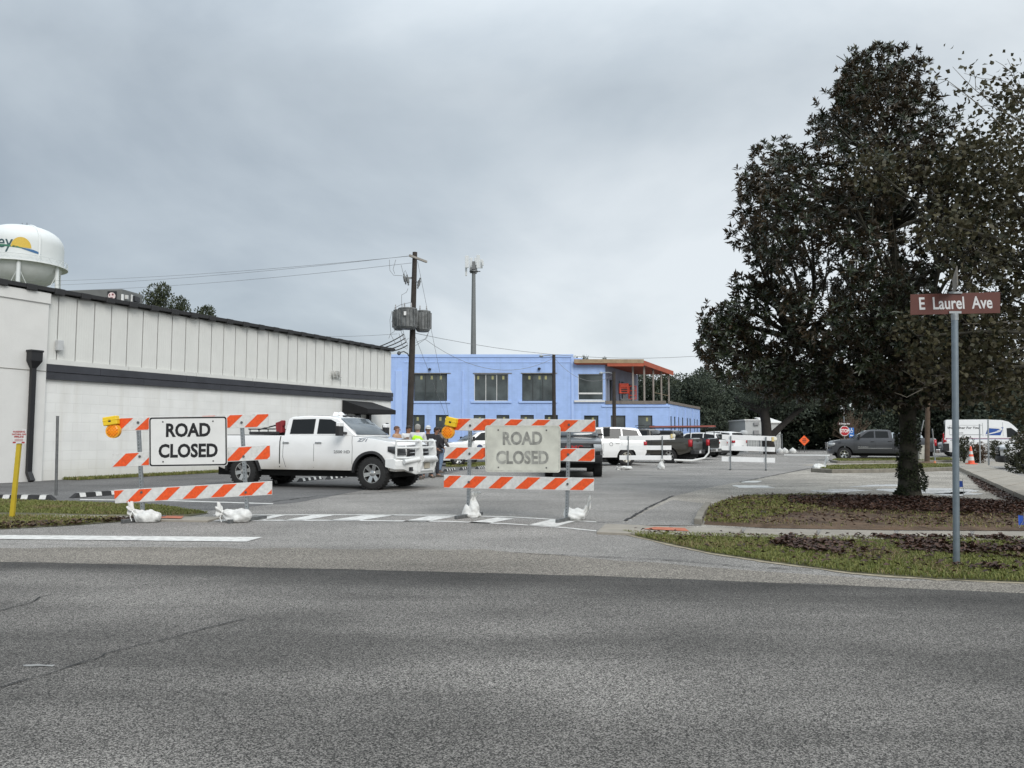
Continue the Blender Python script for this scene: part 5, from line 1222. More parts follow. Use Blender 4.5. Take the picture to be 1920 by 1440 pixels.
SPEC['suv'] = dict(W=1.96, WB=2.95, R=.38, Ra=.46, zb=.38, front=[(.78, .42), (.90, .58), (.92, .88), (.86, 1.00)], top=[(.74, 1.06), (.1, 1.15), (-.52, 1.19), (-3.84, 1.22)], rear=[(-3.94, 1.14), (-3.97, .60), (-3.88, .44)],
    cab=[(-.48, 1.17), (-1.28, 1.68), (-1.6, 1.755), (-2.3, 1.79), (-3.3, 1.76), (-3.62, 1.69), (-3.88, 1.18)], wins=[[(-.90, 1.235), (-1.80, 1.235), (-1.80, 1.70), (-1.5, 1.67)], [(-1.88, 1.235), (-2.72, 1.235), (-2.72, 1.715), (-1.88, 1.71)], [(-2.80, 1.235), (-3.66, 1.235), (-3.50, 1.62), (-2.80, 1.70)]],
    ws=[(-.55, 1.21), (-1.25, 1.66)], rw=[(-3.66, 1.64), (-3.85, 1.25)], seams=[[(-.72, 1.16), (-.70, .46)], [(-1.84, 1.2), (-1.84, .46)], [(-2.70, 1.2), (-2.72, .8), (-2.55, .46)]], gap=None, handles=[(-1.62, 1.02), (-2.52, 1.04)], mirror=(-.92, 1.25), tumble=.30)
SPEC['car'] = dict(SPEC['suv'], W=1.82, WB=2.75, R=.33, Ra=.39, zb=.28, front=[(.75, .30), (.88, .42), (.92, .62), (.84, .74)], top=[(.70, .80), (.1, .90), (-.55, .95), (-3.2, 1.0), (-3.6, .98)], rear=[(-3.72, .92), (-3.74, .5), (-3.64, .34)],
    cab=[(-.50, .93), (-1.30, 1.36), (-1.65, 1.42), (-2.2, 1.43), (-2.75, 1.37), (-3.35, .98)], wins=[[(-.98, .985), (-1.80, .985), (-1.80, 1.365), (-1.5, 1.34)], [(-1.88, .985), (-2.85, .985), (-2.6, 1.30), (-1.88, 1.37)]],
    ws=[(-.57, .96), (-1.27, 1.345)], rw=[(-2.80, 1.34), (-3.30, 1.01)], seams=[[(-.75, .94), (-.72, .36)], [(-1.84, .98), (-1.84, .36)]], handles=[(-1.65, .84), (-2.6, .86)], mirror=(-1.0, 1.0), tumble=.42)
SPEC['van'] = dict(SPEC['suv'], W=2.04, WB=4.00, R=.36, Ra=.43, zb=.36, front=[(.82, .40), (.93, .55), (.95, .85), (.84, 1.05)], top=[(.60, 1.18), (.15, 1.34), (-1.2, 1.38), (-4.95, 1.38)], rear=[(-5.0, 1.30), (-5.0, .50), (-4.95, .44)],
    cab=[(.18, 1.32), (-.72, 2.30), (-.98, 2.52), (-1.35, 2.64), (-2.4, 2.70), (-4.7, 2.70), (-4.86, 2.62), (-4.94, 1.36)], wins=[[(-.22, 1.42), (-1.12, 1.42), (-1.12, 2.06), (-.85, 2.08), (-.55, 1.86)]],
    ws=[(.11, 1.40), (-.66, 2.24)], rw=[(-4.87, 2.4), (-4.93, 1.6)], seams=[[(-.1, 1.3), (-.1, .5)], [(-1.22, 2.1), (-1.22, .5)], [(-2.55, 2.5), (-2.55, .5)]], handles=[(-1.1, 1.18)], mirror=(-.35, 1.55), tumble=.10)
m_phero = None
def vehicle(kind, name, label, anchor, uv, head, pm, cat='pickup truck', group=None, rim=None, spokes=6, style='wide', trim=None, front_dark=True, flare=False, tail_h=None, rim_r=.62, scale=1.0, D=None, rear_chrome=True, bumper=None, wsmat=None, lens=None):
    s = SPEC[kind]; hd = Vector((head[0], head[1], 0)).normalized(); lf = Vector((-hd.y, hd.x, 0)); WB, W = s['WB'], s['W']
    g = G(*uv) if D is None else Vector((at(uv[0], 800, D).x, D, 0))
    root = thing(name, label, cat, g - hd * anchor[0] * scale - lf * anchor[1] * scale, math.atan2(hd.y, hd.x), group); root.scale = (scale,) * 3
    X = lambda x: x + WB / 2
    tr = trim or m_black_pl; rimm = rim or m_alloy; R, Ra, zb = s['R'], s['Ra'], s['zb']
    # body
    def arc(xa):
        dz = zb - R; a0 = math.asin(dz / Ra); return [(X(xa) + Ra * math.cos(a), R + Ra * math.sin(a)) for a in [math.pi - a0 + (a0 - math.pi + a0) * k / 14 for k in range(15)]]
    ol = [(X(a), b) for a, b in s['front'] + s['top'] + s['rear']] + [(X(-WB) - Ra - .12, zb)] + arc(-WB) + arc(0) + [(X(Ra + .02), zb + .02)]
    xf, xr = X(max(p[0] for p in s['front'])), X(min(p[0] for p in s['rear'])); zt = max(p[1] for p in s['top'])
    def hw(x, z):
        w = W / 2
        if z > zt - .18: w -= (z - zt + .18) * .22
        if z < .62: w -= (.62 - z) * .14
        mid = .5 * (zt + .5); w -= .02 * ((z - mid) / .4) ** 2 * .5
        t = max(0, (x - (xf - .75)) / .75); w -= .09 * t * t; t = max(0, ((xr + .5) - x) / .5); w -= .03 * t * t
        return w
    def df(x, y, z, q):
        t = max(0, (x - (xf - .8)) / .8); x2 = x - .17 * t * q ** 4 - .03 * t * q * q
        t = max(0, ((xr + .5) - x) / .5); x2 += .06 * t * q ** 4
        z2 = z - (.035 * q * q * max(0, min(1, (z - .9) / .3)) * (1 if x > X(-.5) else .3))
        return (x2, y, z2)
    xc = [xr + (xf - xr) * k / 16 for k in range(1, 16)] + [xf - .1, xf - .25]; zcs = [.62, .75, .9, 1.02, zt - .19, zt - .1, zt - .04]
    arches = [(X(0), R, Ra), (X(-WB), R, Ra)]
    body = shell('body', ol, hw, [pm, m_under], root, xc, zcs, deform=df, arches=arches)
    bs = lambda x, z, sd, off=0: (lambda p: (p[0], p[1] + sd * off, p[2]))(df(x, sd * hw(x, z), z, sd))
    # cab
    cb = [(X(a), b) for a, b in s['cab']]; b0 = cb[0][1]; xa_, xb_ = cb[0][0], cb[-1][0]; ztop = max(p[1] for p in cb)
    gw = lambda x, z: W / 2 - .055 - s['tumble'] * max(0, z - b0)
    def dg(x, y, z, q):
        t = max(0, min(1, (x - (xa_ - 1.1)) / 1.1)); t2 = max(0, min(1, (xb_ + .5 - x) / .5))
        return (x - .13 * t * q * q + .06 * t2 * q * q, y, z - .035 * q * q * max(0, (z - b0) / (ztop - b0)) ** 2)
    cab = shell('cab', cb, gw, [pm, m_under], root, [xa_ + (xb_ - xa_) * k / 8 for k in range(1, 8)], [b0 + (ztop - b0) * k / 5 for k in range(1, 5)], deform=dg, bevel=.03)
    cs = lambda x, z, sd, off=0: (lambda p: (p[0], p[1] + sd * off, p[2]))(dg(x, sd * gw(x, z), z, sd))
    for sd in (1, -1):
        for w in s['wins']:
            # window pane: triangulated fan over an inset grid so that it follows the curved side
            bm = bmesh.new(); f = bm.faces.new([bm.verts.new((X(a), 0, b)) for a, b in w]); bm.normal_update(); bmesh.ops.triangulate(bm, faces=[f])
            for k in range(1, 8):
                c = xa_ + (xb_ - xa_) * k / 8; bmesh.ops.bisect_plane(bm, geom=bm.verts[:] + bm.edges[:] + bm.faces[:], plane_co=(c, 0, 0), plane_no=(1, 0, 0))
            for k in range(1, 5): bmesh.ops.bisect_plane(bm, geom=bm.verts[:] + bm.edges[:] + bm.faces[:], plane_co=(0, 0, b0 + (ztop - b0) * k / 5), plane_no=(0, 0, 1))
            for v in bm.verts: v.co = Vector(cs(v.co.x, v.co.z, sd, .007))
            me = bpy.data.meshes.new('window'); bm.to_mesh(me); bm.free(); me.materials.append(m_glass); o = bpy.data.objects.new('window', me); COL.objects.link(o); o.parent = root
            so = o.modifiers.new('thick', 'SOLIDIFY'); so.thickness = .012; so.offset = 0
    def glass(nm, a, b, mt):
        (xa, za), (xb, zb2) = a, b; n = Vector((zb2 - za, 0, -(xb - xa))).normalized()
        if nm == 'windscreen' and n.x < 0: n = -n
        if nm != 'windscreen' and n.x > 0: n = -n
        m = MB(); L = []
        for t in (0, .5, 1):
            for k in range(13):
                q = -.90 + 1.8 * k / 12; x, z = X(xa + (xb - xa) * t), za + (zb2 - za) * t; p = Vector(dg(x, q * gw(x, z), z, q)) + n * .012; L.append(p)
        m.add(L, [(r_ * 13 + k, r_ * 13 + k + 1, (r_ + 1) * 13 + k + 1, (r_ + 1) * 13 + k) for r_ in range(2) for k in range(12)]); o = m.build(nm, mt, root, smooth=True); so = o.modifiers.new('thick', 'SOLIDIFY'); so.thickness = .01; so.offset = 0
    glass('windscreen', *s['ws'], wsmat or m_glass_blue); glass('rear_window', *s['rw'], m_glass)
    # seams, gap, handles
    def ribbon(m, pts, w, sd, surf, off):
        P = [Vector(surf(X(a), b, sd, off)) for a, b in pts]
        for p, q in zip(P, P[1:]):
            d = (q - p).normalized(); t = Vector((0, 1, 0)).cross(d).normalized() * w; m.hexa([p - t, q - t, q - t - Vector((0, sd * .02, 0)), p - t - Vector((0, sd * .02, 0)), p + t, q + t, q + t - Vector((0, sd * .02, 0)), p + t - Vector((0, sd * .02, 0))])
    for sd in (1, -1):
        for ln in s['seams']:
            den = []; m = MB()
            for (a, b), (c, d) in zip(ln, ln[1:]): den += [(a + (c - a) * k / 4, b + (d - b) * k / 4) for k in range(4)]
            ribbon(m, [p for p in den + [ln[-1]] if p[1] < zt - .02], .005, sd, bs, .002); m.build('door_seam', m_seam, body)
        if s['gap']: m = MB(); ribbon(m, [(s['gap'], zb + .06 + (zt - .03 - zb - .06) * k / 6) for k in range(7)], .016, sd, bs, .003); m.build('bed_gap', m_seam, body)
        for hx, hz in s['handles']:
            p = Vector(bs(X(hx), hz, sd, .02)); m = MB(); m.obox(p, (.10, 0, 0), (0, .014, 0), (0, 0, .018)); m.build('door_handle', m_chrome if pm is m_phero else pm if pm is m_pwhite else m_black_pl, root, bevel=.008)
        mx_, mz = s['mirror']; p = Vector(cs(X(mx_), mz, sd, 0)); big = 1.35 if kind == 'hd' else 1.0
        m = MB(); m.obox(p + Vector((.05, sd * .09, -.02)), (.04, 0, 0), (0, .1, 0), (0, 0, .035)); m.obox(p + Vector((.05, sd * .24 * big, .07)), (.06, 0, 0), (0, .085 * big, 0), (0, 0, .12 * big)); mr_ = m.build('mirror', m_black_pl, root, bevel=.02)
        if kind == 'hd':
            m = MB(); m.obox(p + Vector((.065, sd * .24 * big, .085 + .12)), (.055, 0, 0), (0, .088 * big, 0), (0, 0, .055)); m.build('mirror_cap', pm, mr_, bevel=.02)
        if flare:
            for xa in (0, -WB):
                m = MB(); A_ = []
                for k in range(21):
                    a = math.radians(-8 + 196 * k / 20); c, s2 = math.cos(a), math.sin(a); A_.append([bs(X(xa) + (Ra + e_) * c, max(zb - .05, R + (Ra + e_) * s2), sd, o_) for e_, o_ in ((-.01, -.03), (-.01, .025), (.07, .012), (.075, -.02))])
                m.v = [tuple(p) for r_ in A_ for p in r_]; m.f = [(i * 4 + j, i * 4 + j + 1, i * 4 + 5 + j, i * 4 + 4 + j) for i in range(20) for j in range(3)]; m.m = [0] * len(m.f); m.build('fender_flare', tr, root, smooth=True)
        # lamps
        zl = s['front'][-1][1]; h2 = .24 if kind in ('hd', 'half') else .15
        m = MB(); L = []
        for (dx, zz_) in ((0, 0), (1, 0)): pass
        for k in range(7):
            q = .98 - .30 * k / 6 if kind != 'hd' else .985 - .26 * k / 6
            for zz_ in (zl - h2 - .05, zl - .03):
                x_ = xf - .03 - (0 if zz_ < zl - .1 else .03); pp = Vector(df(x_, sd * q * hw(x_, zz_), zz_, q)) + Vector((.035, sd * .004, 0)); L.append(pp)
        x_ = xf - .28
        for zz_ in (zl - h2 * .7, zl - .03): L.insert(0 if zz_ < zl - .1 else 1, Vector(df(x_, sd * hw(x_, zz_), zz_, 1)) + Vector((0, sd * .01, 0)))
        n = len(L) // 2; m.add(L, [(2 * i, 2 * i + 2, 2 * i + 3, 2 * i + 1) for i in range(n - 1)]); o = m.build('headlight', lens or m_lens, root, smooth=True); so = o.modifiers.new('thick', 'SOLIDIFY'); so.thickness = .04; so.offset = 0
        ztl = s['rear'][0][1]; hh = tail_h or (.42 if s['gap'] else .22); L = []
        m = MB()
        for zz_ in (ztl - hh, ztl - .04):
            for (x_, q) in ((xr + .16, 1), (xr + .03, .99), (xr, .97), (xr, .86)): L.append(Vector(df(x_, sd * q * hw(x_, zz_), zz_, q)) + Vector((-.012 if q < 1 else 0, sd * .012 if q > .96 else 0, 0)))
        m.add(L, [(i, i + 1, i + 5, i + 4) for i in range(3)]); o = m.build('taillight', m_tail, root, smooth=True); so = o.modifiers.new('thick', 'SOLIDIFY'); so.thickness = .03; so.offset = 0
    # grille + bumpers
    zl = s['front'][-1][1]; gz0, gz1 = s['front'][0][1] + .16, zl - .03
    m = MB(); L = []
    for k in range(13):
        q = -.66 + 1.32 * k / 12
        for zz_ in (gz0, (gz0 + gz1) / 2, gz1):
            x_ = xf - (.03 if zz_ == gz1 else .01 if zz_ > gz0 else .05); L.append(Vector(df(x_, q * hw(x_, zz_), zz_, q)) + Vector((.03, 0, 0)))
    m.add(L, [(3 * i + j, 3 * i + 3 + j, 3 * i + 4 + j, 3 * i + 1 + j) for i in range(12) for j in range(2)]); gr = m.build('grille', m_black_pl, root, smooth=True); so = gr.modifiers.new('thick', 'SOLIDIFY'); so.thickness = .03; so.offset = 0
    m = MB()
    for zz_ in [gz0 + (gz1 - gz0) * k / 4 for k in range(1, 4)]:
        m.tube([Vector(df(xf - .01, q * hw(xf, zz_), zz_, q)) + Vector((.05, 0, 0)) for q in (-.62, -.4, 0, .4, .62)], .014, 6)
    m.build('grille_bar', m_chrome if pm in (m_pwhite, m_phero) else m_pgrey if kind == 'hd' else m_chrome, gr)
    zf = s['front'][0][1]; bmat = bumper or (m_black_pl if front_dark else pm); m = MB(); L = []
    for k in range(15):
        q = -1 + 2 * k / 14; ring = []
        for (dx, zz_) in ((-.12, zf - .12), (.04, zf - .13), (.10, zf + .02), (.08, zf + .15), (-.1, zf + .16)):
            p = df(xf - .05, q * (W / 2 - .05), .6, q); ring.append((p[0] + dx, p[1], zz_))
        L += ring
    m.v = L; m.f = [(i * 5 + j, i * 5 + 5 + j, i * 5 + 5 + (j + 1) % 5, i * 5 + (j + 1) % 5) for i in range(14) for j in range(5)] + [(0, 1, 2, 3, 4), (70, 71, 72, 73, 74)]; m.m = [0] * len(m.f); fb = m.build('front_bumper', bmat, root, smooth=True, sharp=30)
    zr_ = s['rear'][-1][1]; m = MB(); m.box(xr - .14, xr + .1, -W / 2 + .06, W / 2 - .06, zr_ - .12, zr_ + .09); m.build('rear_bumper', m_chrome if (s['gap'] and rear_chrome) else bmat if not s['gap'] else m_black_pl, root, bevel=.03)
    m = MB(); m.box(xr - .155, xr - .145, -.16, .16, zr_ - .08 + (0 if s['gap'] else .25), zr_ + .06 + (0 if s['gap'] else .25)); m.build('number_plate', m_plate, root)
    if s['gap']:
        m = MB(); m.box(xr - .012, xr, -W / 2 + .13, W / 2 - .13, zr_ + .14, zt - .1); tg = m.build('tailgate', pm, root, bevel=.004)
        m = MB(); m.box(xr - .03, xr - .014, -.14, .14, zt - .22, zt - .15); m.build('tailgate_handle', m_black_pl, tg)
        m = MB(); m.box(xr + .12, X(s['gap']) - .1, -W / 2 + .2, W / 2 - .2, zt - .01, zt + .006); m.build('bed_cover', m_black_pl, root)
    m = MB(); m.box(xr + .2, xf - .35, -W / 2 + .28, W / 2 - .28, R * .75, zb + .22); m.tube([(X(0), -W / 2 + .2, R), (X(0), W / 2 - .2, R)], .06, 8); m.tube([(X(-WB), -W / 2 + .2, R), (X(-WB), W / 2 - .2, R)], .07, 8); m.build('underbody', m_under, root)
    tw = .26 if kind != 'hd' else .28
    t0, r0 = wheel_meshes(R, tw, spokes, R * rim_r, rimm, style)
    for xa in (0, -WB):
        for sd in (1, -1):
            t = t0.copy(); COL.objects.link(t); t.parent = root; t.location = (X(xa), sd * (W / 2 - tw / 2 - .015), R); t.rotation_euler = (0, 0, 0 if sd < 0 else math.pi)
            if '_proto' in t: del t['_proto']
            r_ = r0.copy(); COL.objects.link(r_); r_.parent = t
    return dict(root=root, X=X, bs=bs, cs=cs, xf=xf, xr=xr, df=df, hw=hw, W=W, WB=WB, body=body, zt=zt)
def sidetext(v, txt, x, z, size, m, sd, name='badge', sx=1.0, bold=.002, shear=0.0, surf='bs', off=.006, ext=.003):
    p = v[surf](v['X'](x), z, sd, off); rt = (1, 0, 0) if sd < 0 else (-1, 0, 0)
    q = Vector(v[surf](v['X'](x), z + .05, sd, off)) - Vector(p)
    return textmesh(name, txt, size, frame(p, rt, q), m, v['body'], extrude=ext, bold=bold, sx=sx, shear=shear)

m_phero = paint('white_muddy_car_paint', (0.82, 0.82, 0.81))
_n, _l = m_phero.node_tree.nodes, m_phero.node_tree.links; _b = _n['Principled BSDF']; _src = _b.inputs['Base Color'].links[0].from_socket
_t = N(_n, 'ShaderNodeTexCoord'); _s = N(_n, 'ShaderNodeSeparateXYZ'); _l.new(_t.outputs['Object'], _s.inputs[0])
_z = N(_n, 'ShaderNodeMapRange'); _l.new(_s.outputs['Z'], _z.inputs[0]); _z.inputs[1].default_value = .92; _z.inputs[2].default_value = .50; _z.inputs[3].default_value = 0; _z.inputs[4].default_value = 1
_q = N(_n, 'ShaderNodeTexNoise'); _q.inputs['Scale'].default_value = 1.6; _q.inputs['Detail'].default_value = 7; _l.new(_t.outputs['Object'], _q.inputs['Vector'])
_m = N(_n, 'ShaderNodeMath', operation='MULTIPLY'); _l.new(_z.outputs[0], _m.inputs[0]); _l.new(_q.outputs['Fac'], _m.inputs[1])
_x = N(_n, 'ShaderNodeMix', data_type='RGBA'); _l.new(_m.outputs[0], _x.inputs[0]); _l.new(_src, _x.inputs[6]); _x.inputs[7].default_value = (.30, .255, .19, 1); _l.new(_x.outputs[2], _b.inputs['Base Color'])
# --- white heavy pickup with grille guard (main vehicle)
Fp, Rp = G(701, 918.6), G(441, 912.2)
hd_ = (Fp - Rp).normalized(); _wb = (Fp - Rp).length
sc_h = _wb / SPEC['hd']['WB']
V1 = vehicle('hd', 'white_pickup', 'large white crew cab pickup with white grille guard behind barricades', (SPEC['hd']['WB'] / 2, -.86), (701, 918.6), hd_, m_phero, flare=True, front_dark=False, rim_r=.585, scale=1.0, lens=mat('smoked_lens', (.05, .052, .055), .1, spec=.7))
r1 = V1['root']; X = V1['X']
sidetext(V1, 'Z71', -.28, 1.33, .115, m_chrome, -1, sx=1.5, bold=.004, shear=.3)
sidetext(V1, 'Z71', -.28, 1.33, .115, m_chrome, 1, sx=1.5, bold=.004, shear=.3)
sidetext(V1, '2500 HD', -.88, .99, .105, m_chrome, -1, sx=1.25, bold=.003)
m_guard = mat('white_guard_steel', (0.70, 0.71, 0.70), 0.4, var=.06, coat=.2)
xg = V1['xf'] + .26
for y in (-.42, .42):
    m = MB(); m.extrude([(xg - .16, y - .03, .46), (xg - .02, y - .03, .44), (xg + .04, y - .03, .62), (xg + .06, y - .03, .95), (xg + .02, y - .03, 1.26), (xg - .05, y - .03, 1.33), (xg - .16, y - .03, 1.33)], (0, .06, 0)); m.build('guard_upright', m_guard, r1, bevel=.012)
m = MB()
for z in (1.27, 1.10, .84):
    m.tube([(xg - .42, -1.0, z), (xg - .2, -.92, z), (xg - .07, -.62, z), (xg - .03, -.42, z), (xg - .02, 0, z), (xg - .03, .42, z), (xg - .07, .62, z), (xg - .2, .92, z), (xg - .42, 1.0, z)] if z < 1.2 or True else [], .028, 8)
m.tube([(xg - .42, -1.0, .80), (xg - .42, -1.0, 1.28)], .028, 8); m.tube([(xg - .42, 1.0, .80), (xg - .42, 1.0, 1.28)], .028, 8); m.tube([(xg - .04, -.42, .5), (xg - .04, .42, .5)], .03, 8)
m.build('guard_tube', m_guard, r1, smooth=True)
m = MB(); BQ = []
for y, dx in ((-1.04, -.42), (-.9, -.22), (-.55, -.04), (.55, -.04), (.9, -.22), (1.04, -.42)): BQ.append((y, dx))
L = []
for y, dx in BQ:
    z0_ = .54 if abs(y) > .8 else .40
    L += [(xg + dx - .30, y, z0_ + .06), (xg + dx - .03, y, z0_), (xg + dx, y, z0_ + .1), (xg + dx, y, .76), (xg + dx - .05, y, .82), (xg + dx - .30, y, .82)]
m.v = L; m.f = [(i * 6 + j, i * 6 + 6 + j, i * 6 + 6 + (j + 1) % 6, i * 6 + (j + 1) % 6) for i in range(5) for j in range(6)] + [tuple(range(6)), tuple(range(30, 36))]; m.m = [0] * len(m.f); hb_ = m.build('heavy_bumper', m_guard, r1, bevel=.015)
m = MB(); m.tube([(xg + .02, -.40, .80), (xg + .02, .40, .80)], .085, 12); m.tube([(xg - .20, -.98, .74), (xg - .02, -.47, .80)], .06, 10); m.tube([(xg - .20, .98, .74), (xg - .02, .47, .80)], .06, 10); m.build('bumper_tube', m_guard, r1, smooth=True)
m = MB(); m.box(xg - .145, xg - .10, -.80, -.62, .50, .60); m.box(xg - .145, xg - .10, .62, .80, .50, .60); m.build('fog_lamp', m_black, hb_)
m = MB(); m.box(xg - .03, xg + .0, -.15, .15, .55, .70); m.build('front_plate', mat('tan_plate', (.42, .38, .30), .5), hb_)
m = MB(); p = V1['cs'](X(-1.3), 1.955, -1); m.lathe([(.1, 0), (.09, .05), (.03, .09), (.003, .1)], 10, (X(-1.55), 0, 1.985)); m.hexa([(X(-1.75), -.1, 1.98), (X(-1.35), -.05, 1.975), (X(-1.35), .05, 1.975), (X(-1.75), .1, 1.98), (X(-1.75), -.02, 2.08), (X(-1.6), -.02, 2.06), (X(-1.6), .02, 2.06), (X(-1.75), .02, 2.08)]); m.build('roof_antenna', m_pwhite, r1)
m = MB()
for y in (-.3, 0, .3): m.obox((X(-1.22), y, 1.955), (.06, 0, 0), (0, .06, 0), (0, 0, .02))
m.build('roof_marker', m_black_pl, r1, bevel=.01)
# hitch and bed rack rails
m = MB(); m.box(V1['xr'] - .35, V1['xr'] - .1, -.06, .06, .5, .6); m.box(V1['xr'] - .33, V1['xr'] - .27, -.05, .05, .36, .5); m.build('tow_hitch', m_black, r1, bevel=.01)
br_ = thing('bed_equipment', 'black rail rack and red jack in the bed of the white pickup', 'equipment', Vector((0, 0, 0)))
br_.location = r1.location + Matrix.Rotation(r1.rotation_euler.z, 3, 'Z') @ Vector((X(-3.25), 0, V1['zt'])); br_.rotation_euler = r1.rotation_euler
m = MB(); m.box(-.75, .25, -.8, .8, .012, .09); m.build('toolbox', m_black_pl, br_, bevel=.02)
m = MB()
for y in (-.75, .75):
    m.tube([(-.8, y, .16), (.1, y, .16)], .018, 6)
    for x in (-.75, -.45, -.15): m.tube([(x, y, .09), (x, y, .16)], .014, 5)
m.tube([(-.5, -.72, .14), (.15, -.70, .28)], .02, 6); m.build('rail', m_black, br_)
m = MB(); m.obox((.22, -.7, .2), (.1, 0, .03), (0, .08, 0), (-.02, 0, .16)); m.obox((.3, -.7, .32), (.05, 0, 0), (0, .06, 0), (0, 0, .08)); m.build('red_jack', mat('dull_red', (.22, .02, .025), .5, var=.3, scale=10), br_, bevel=.02)

# --- other vehicles
V2 = vehicle('hd', 'black_pickup', 'black pickup facing the camera behind the faded road closed sign', (SPEC['hd']['WB'] / 2, .87), (1121, 893.5), (-.04, -1), m_pblack, rim_r=.6, flare=True, rear_chrome=False)
m = MB(); p = V2['xf'] + .06
textmesh('badge', 'GMC', .20, frame((p + .03, 0, 1.02), (0, 1, 0), (0, 0, 1)), mat('badge_red', (.5, .03, .03), .3), V2['body'], extrude=.01, bold=.004, sx=1.4)
V3 = vehicle('suv', 'white_suv', 'white utility vehicle with steel wheels partly hidden by black pickup', (-SPEC['suv']['WB'] / 2, .85), (1174, 873), (-.98, -.2), m_pwhite, cat='suv', rim=mat('pale_steel_rim', (.48, .46, .40), .45, .6), spokes=7, scale=1.08)
m = MB(); c_ = V3['bs'](V3['X'](-2.2), .98, 1, .004); m.lathe([(.07, 0), (.085, 0), (.085, .004), (.07, .004)], 14, (c_[0], c_[1], c_[2]), 'y', cap=False); m.build('fuel_door', m_seam, V3['body'])
V4 = vehicle('half', 'olive_pickup', 'dark olive pickup parked nose in with white hose trailing below', (-SPEC['half']['WB'] / 2, .85), (1256, 868.5), (-.86, .51), m_pbrown, rear_chrome=False)
V5 = vehicle('half', 'black_rack_pickup', 'black pickup carrying a red ladder rack over its bed', (-SPEC['half']['WB'] / 2, .85), (1294.5, 862), (-.83, .56), m_pblack)
m = MB()
for y in (-.8, .8):
    m.tube([(V5['xr'] + .1, y, 2.02), (X(-.2) - .2, y, 2.02)], .03, 6)
    for x in (V5['xr'] + .3, V5['xr'] + 1.9, V5['X'](-1.2), V5['X'](-.6)): m.tube([(x, y, 1.35 if x < V5['X'](-2.6) else 1.8), (x, y, 2.02)], .03, 6)
for x in (V5['xr'] + .3, V5['xr'] + 1.9, V5['X'](-1.2), V5['X'](-.6)): m.tube([(x, -.8, 2.02), (x, .8, 2.02)], .03, 6)
m.tube([(V5['X'](-.6), -.8, 2.02), (V5['X'](-.1), -.8, 2.04), (V5['X'](.1), -.8, 2.16), (V5['X'](-.2), -.8, 2.2), (V5['X'](-.6), -.8, 2.18)], .025, 6); m.tube([(V5['X'](-.6), .8, 2.02), (V5['X'](-.1), .8, 2.04), (V5['X'](.1), .8, 2.16), (V5['X'](-.2), .8, 2.2), (V5['X'](-.6), .8, 2.18)], .025, 6)
m.build('rack_frame', m_black, V5['root'])
ld = thing('ladder', 'faded red ladder lying along the rack of the black pickup', 'ladder', V5['root'].location + Vector((0, 0, 2.06))); ld.rotation_euler = V5['root'].rotation_euler
m = MB()
for y in (.35, .7): m.box(V5['xr'] - .2, V5['X'](-.9), y - .02, y + .02, .0, .09)
m.build('side_rail', mat('faded_red', (.40, .13, .10), .6), ld)
m = MB()
for k in range(12): x = V5['xr'] - .05 + k * .32; m.tube([(x, .35, .045), (x, .7, .045)], .015, 6)
m.build('rung', m_galv, ld)
V6 = vehicle('suv', 'white_suv', 'white suv with long red taillights parked beyond the black rack pickup', (-SPEC['suv']['WB'] / 2, .85), (1324, 857.5), (-.83, .56), m_pwhite, cat='suv', tail_h=.16)
V7 = vehicle('suv', 'white_suv', 'white suv farthest along the row beyond the other parked vehicles', (-SPEC['suv']['WB'] / 2, .85), (1355, 854), (-.70, .71), m_pwhite, cat='suv', scale=1.08)
V9 = vehicle('suv', 'white_suv', 'white suv with round door logo seen behind the faded barricade', (0, 0), (893, 868), (-.93, -.36), m_pwhite, cat='suv', D=43.5)
m = MB(); c_ = V9['bs'](V9['X'](-1.35), .86, 1, .006); m.lathe([(0.001, 0), (.17, 0), (.17, .004), (0.001, .004)], 18, (0, 0, 0), 'y', cap=False); m.v = [(x + c_[0], y + c_[1], z * .85 + c_[2]) for x, y, z in m.v]; m.build('door_logo', mat('logo_navy', (.05, .07, .14), .5), V9['body'], recalc=False)
V10 = vehicle('car', 'white_sedan', 'white sedan behind the standing men in the parking lot', (0, 0), (806, 868), (1, .12), m_pwhite, cat='sedan', D=38.0)
V11 = vehicle('half', 'grey_pickup', 'dark grey crew cab pickup behind the tree trunk facing left', (SPEC['half']['WB'] / 2, .85), (1583, 864), (-1, .34), m_pgrey, spokes=5, rim_r=.6, front_dark=False)
m = MB(); P_ = [V11['bs'](V11['X'](a), .74, 1, .004) for a in (-.75, -1.7, -2.6)]
for a, b in zip(P_, P_[1:]): m.hexa([Vector(a), Vector(b), Vector(b) + Vector((0, .02, 0)), Vector(a) + Vector((0, .02, 0))] + [Vector(q) + Vector((0, d_, .035)) for q, d_ in ((a, 0), (b, 0), (b, .02), (a, .02))])
m.build('side_moulding', m_chrome, V11['body'])
sidetext(V11, 'TUNDRA', -1.05, .83, .10, m_chrome, 1, bold=.003, sx=1.4)
m = MB(); zz_ = 1.02; q = V11['df'](V11['xf'] - .02, .55 * V11['hw'](V11['xf'], zz_), zz_, .55); m.obox((q[0] + .05, .78, .90), (.03, 0, 0), (0, .05, 0), (0, 0, .2)); m.obox((q[0] + .05, -.78, .90), (.03, 0, 0), (0, .05, 0), (0, 0, .2)); m.build('chrome_surround', m_chrome, V11['root'], bevel=.01)
V12 = vehicle('suv', 'pale_suv', 'pale blue white suv glimpsed behind the grey pickup bed', (0, 0), (1660, 862), (-1, .40), paint('pale_blue_car_paint', (.42, .48, .52)), cat='suv', D=54.5)
V13 = vehicle('van', 'mail_van', 'white high roof mail delivery van with blue eagle emblem', (-SPEC['van']['WB'] / 2, -.87), (1800, 857.5), (1, -.47), m_pwhite, cat='van', spokes=8, rim=m_steel_dk, front_dark=True, rear_chrome=False)
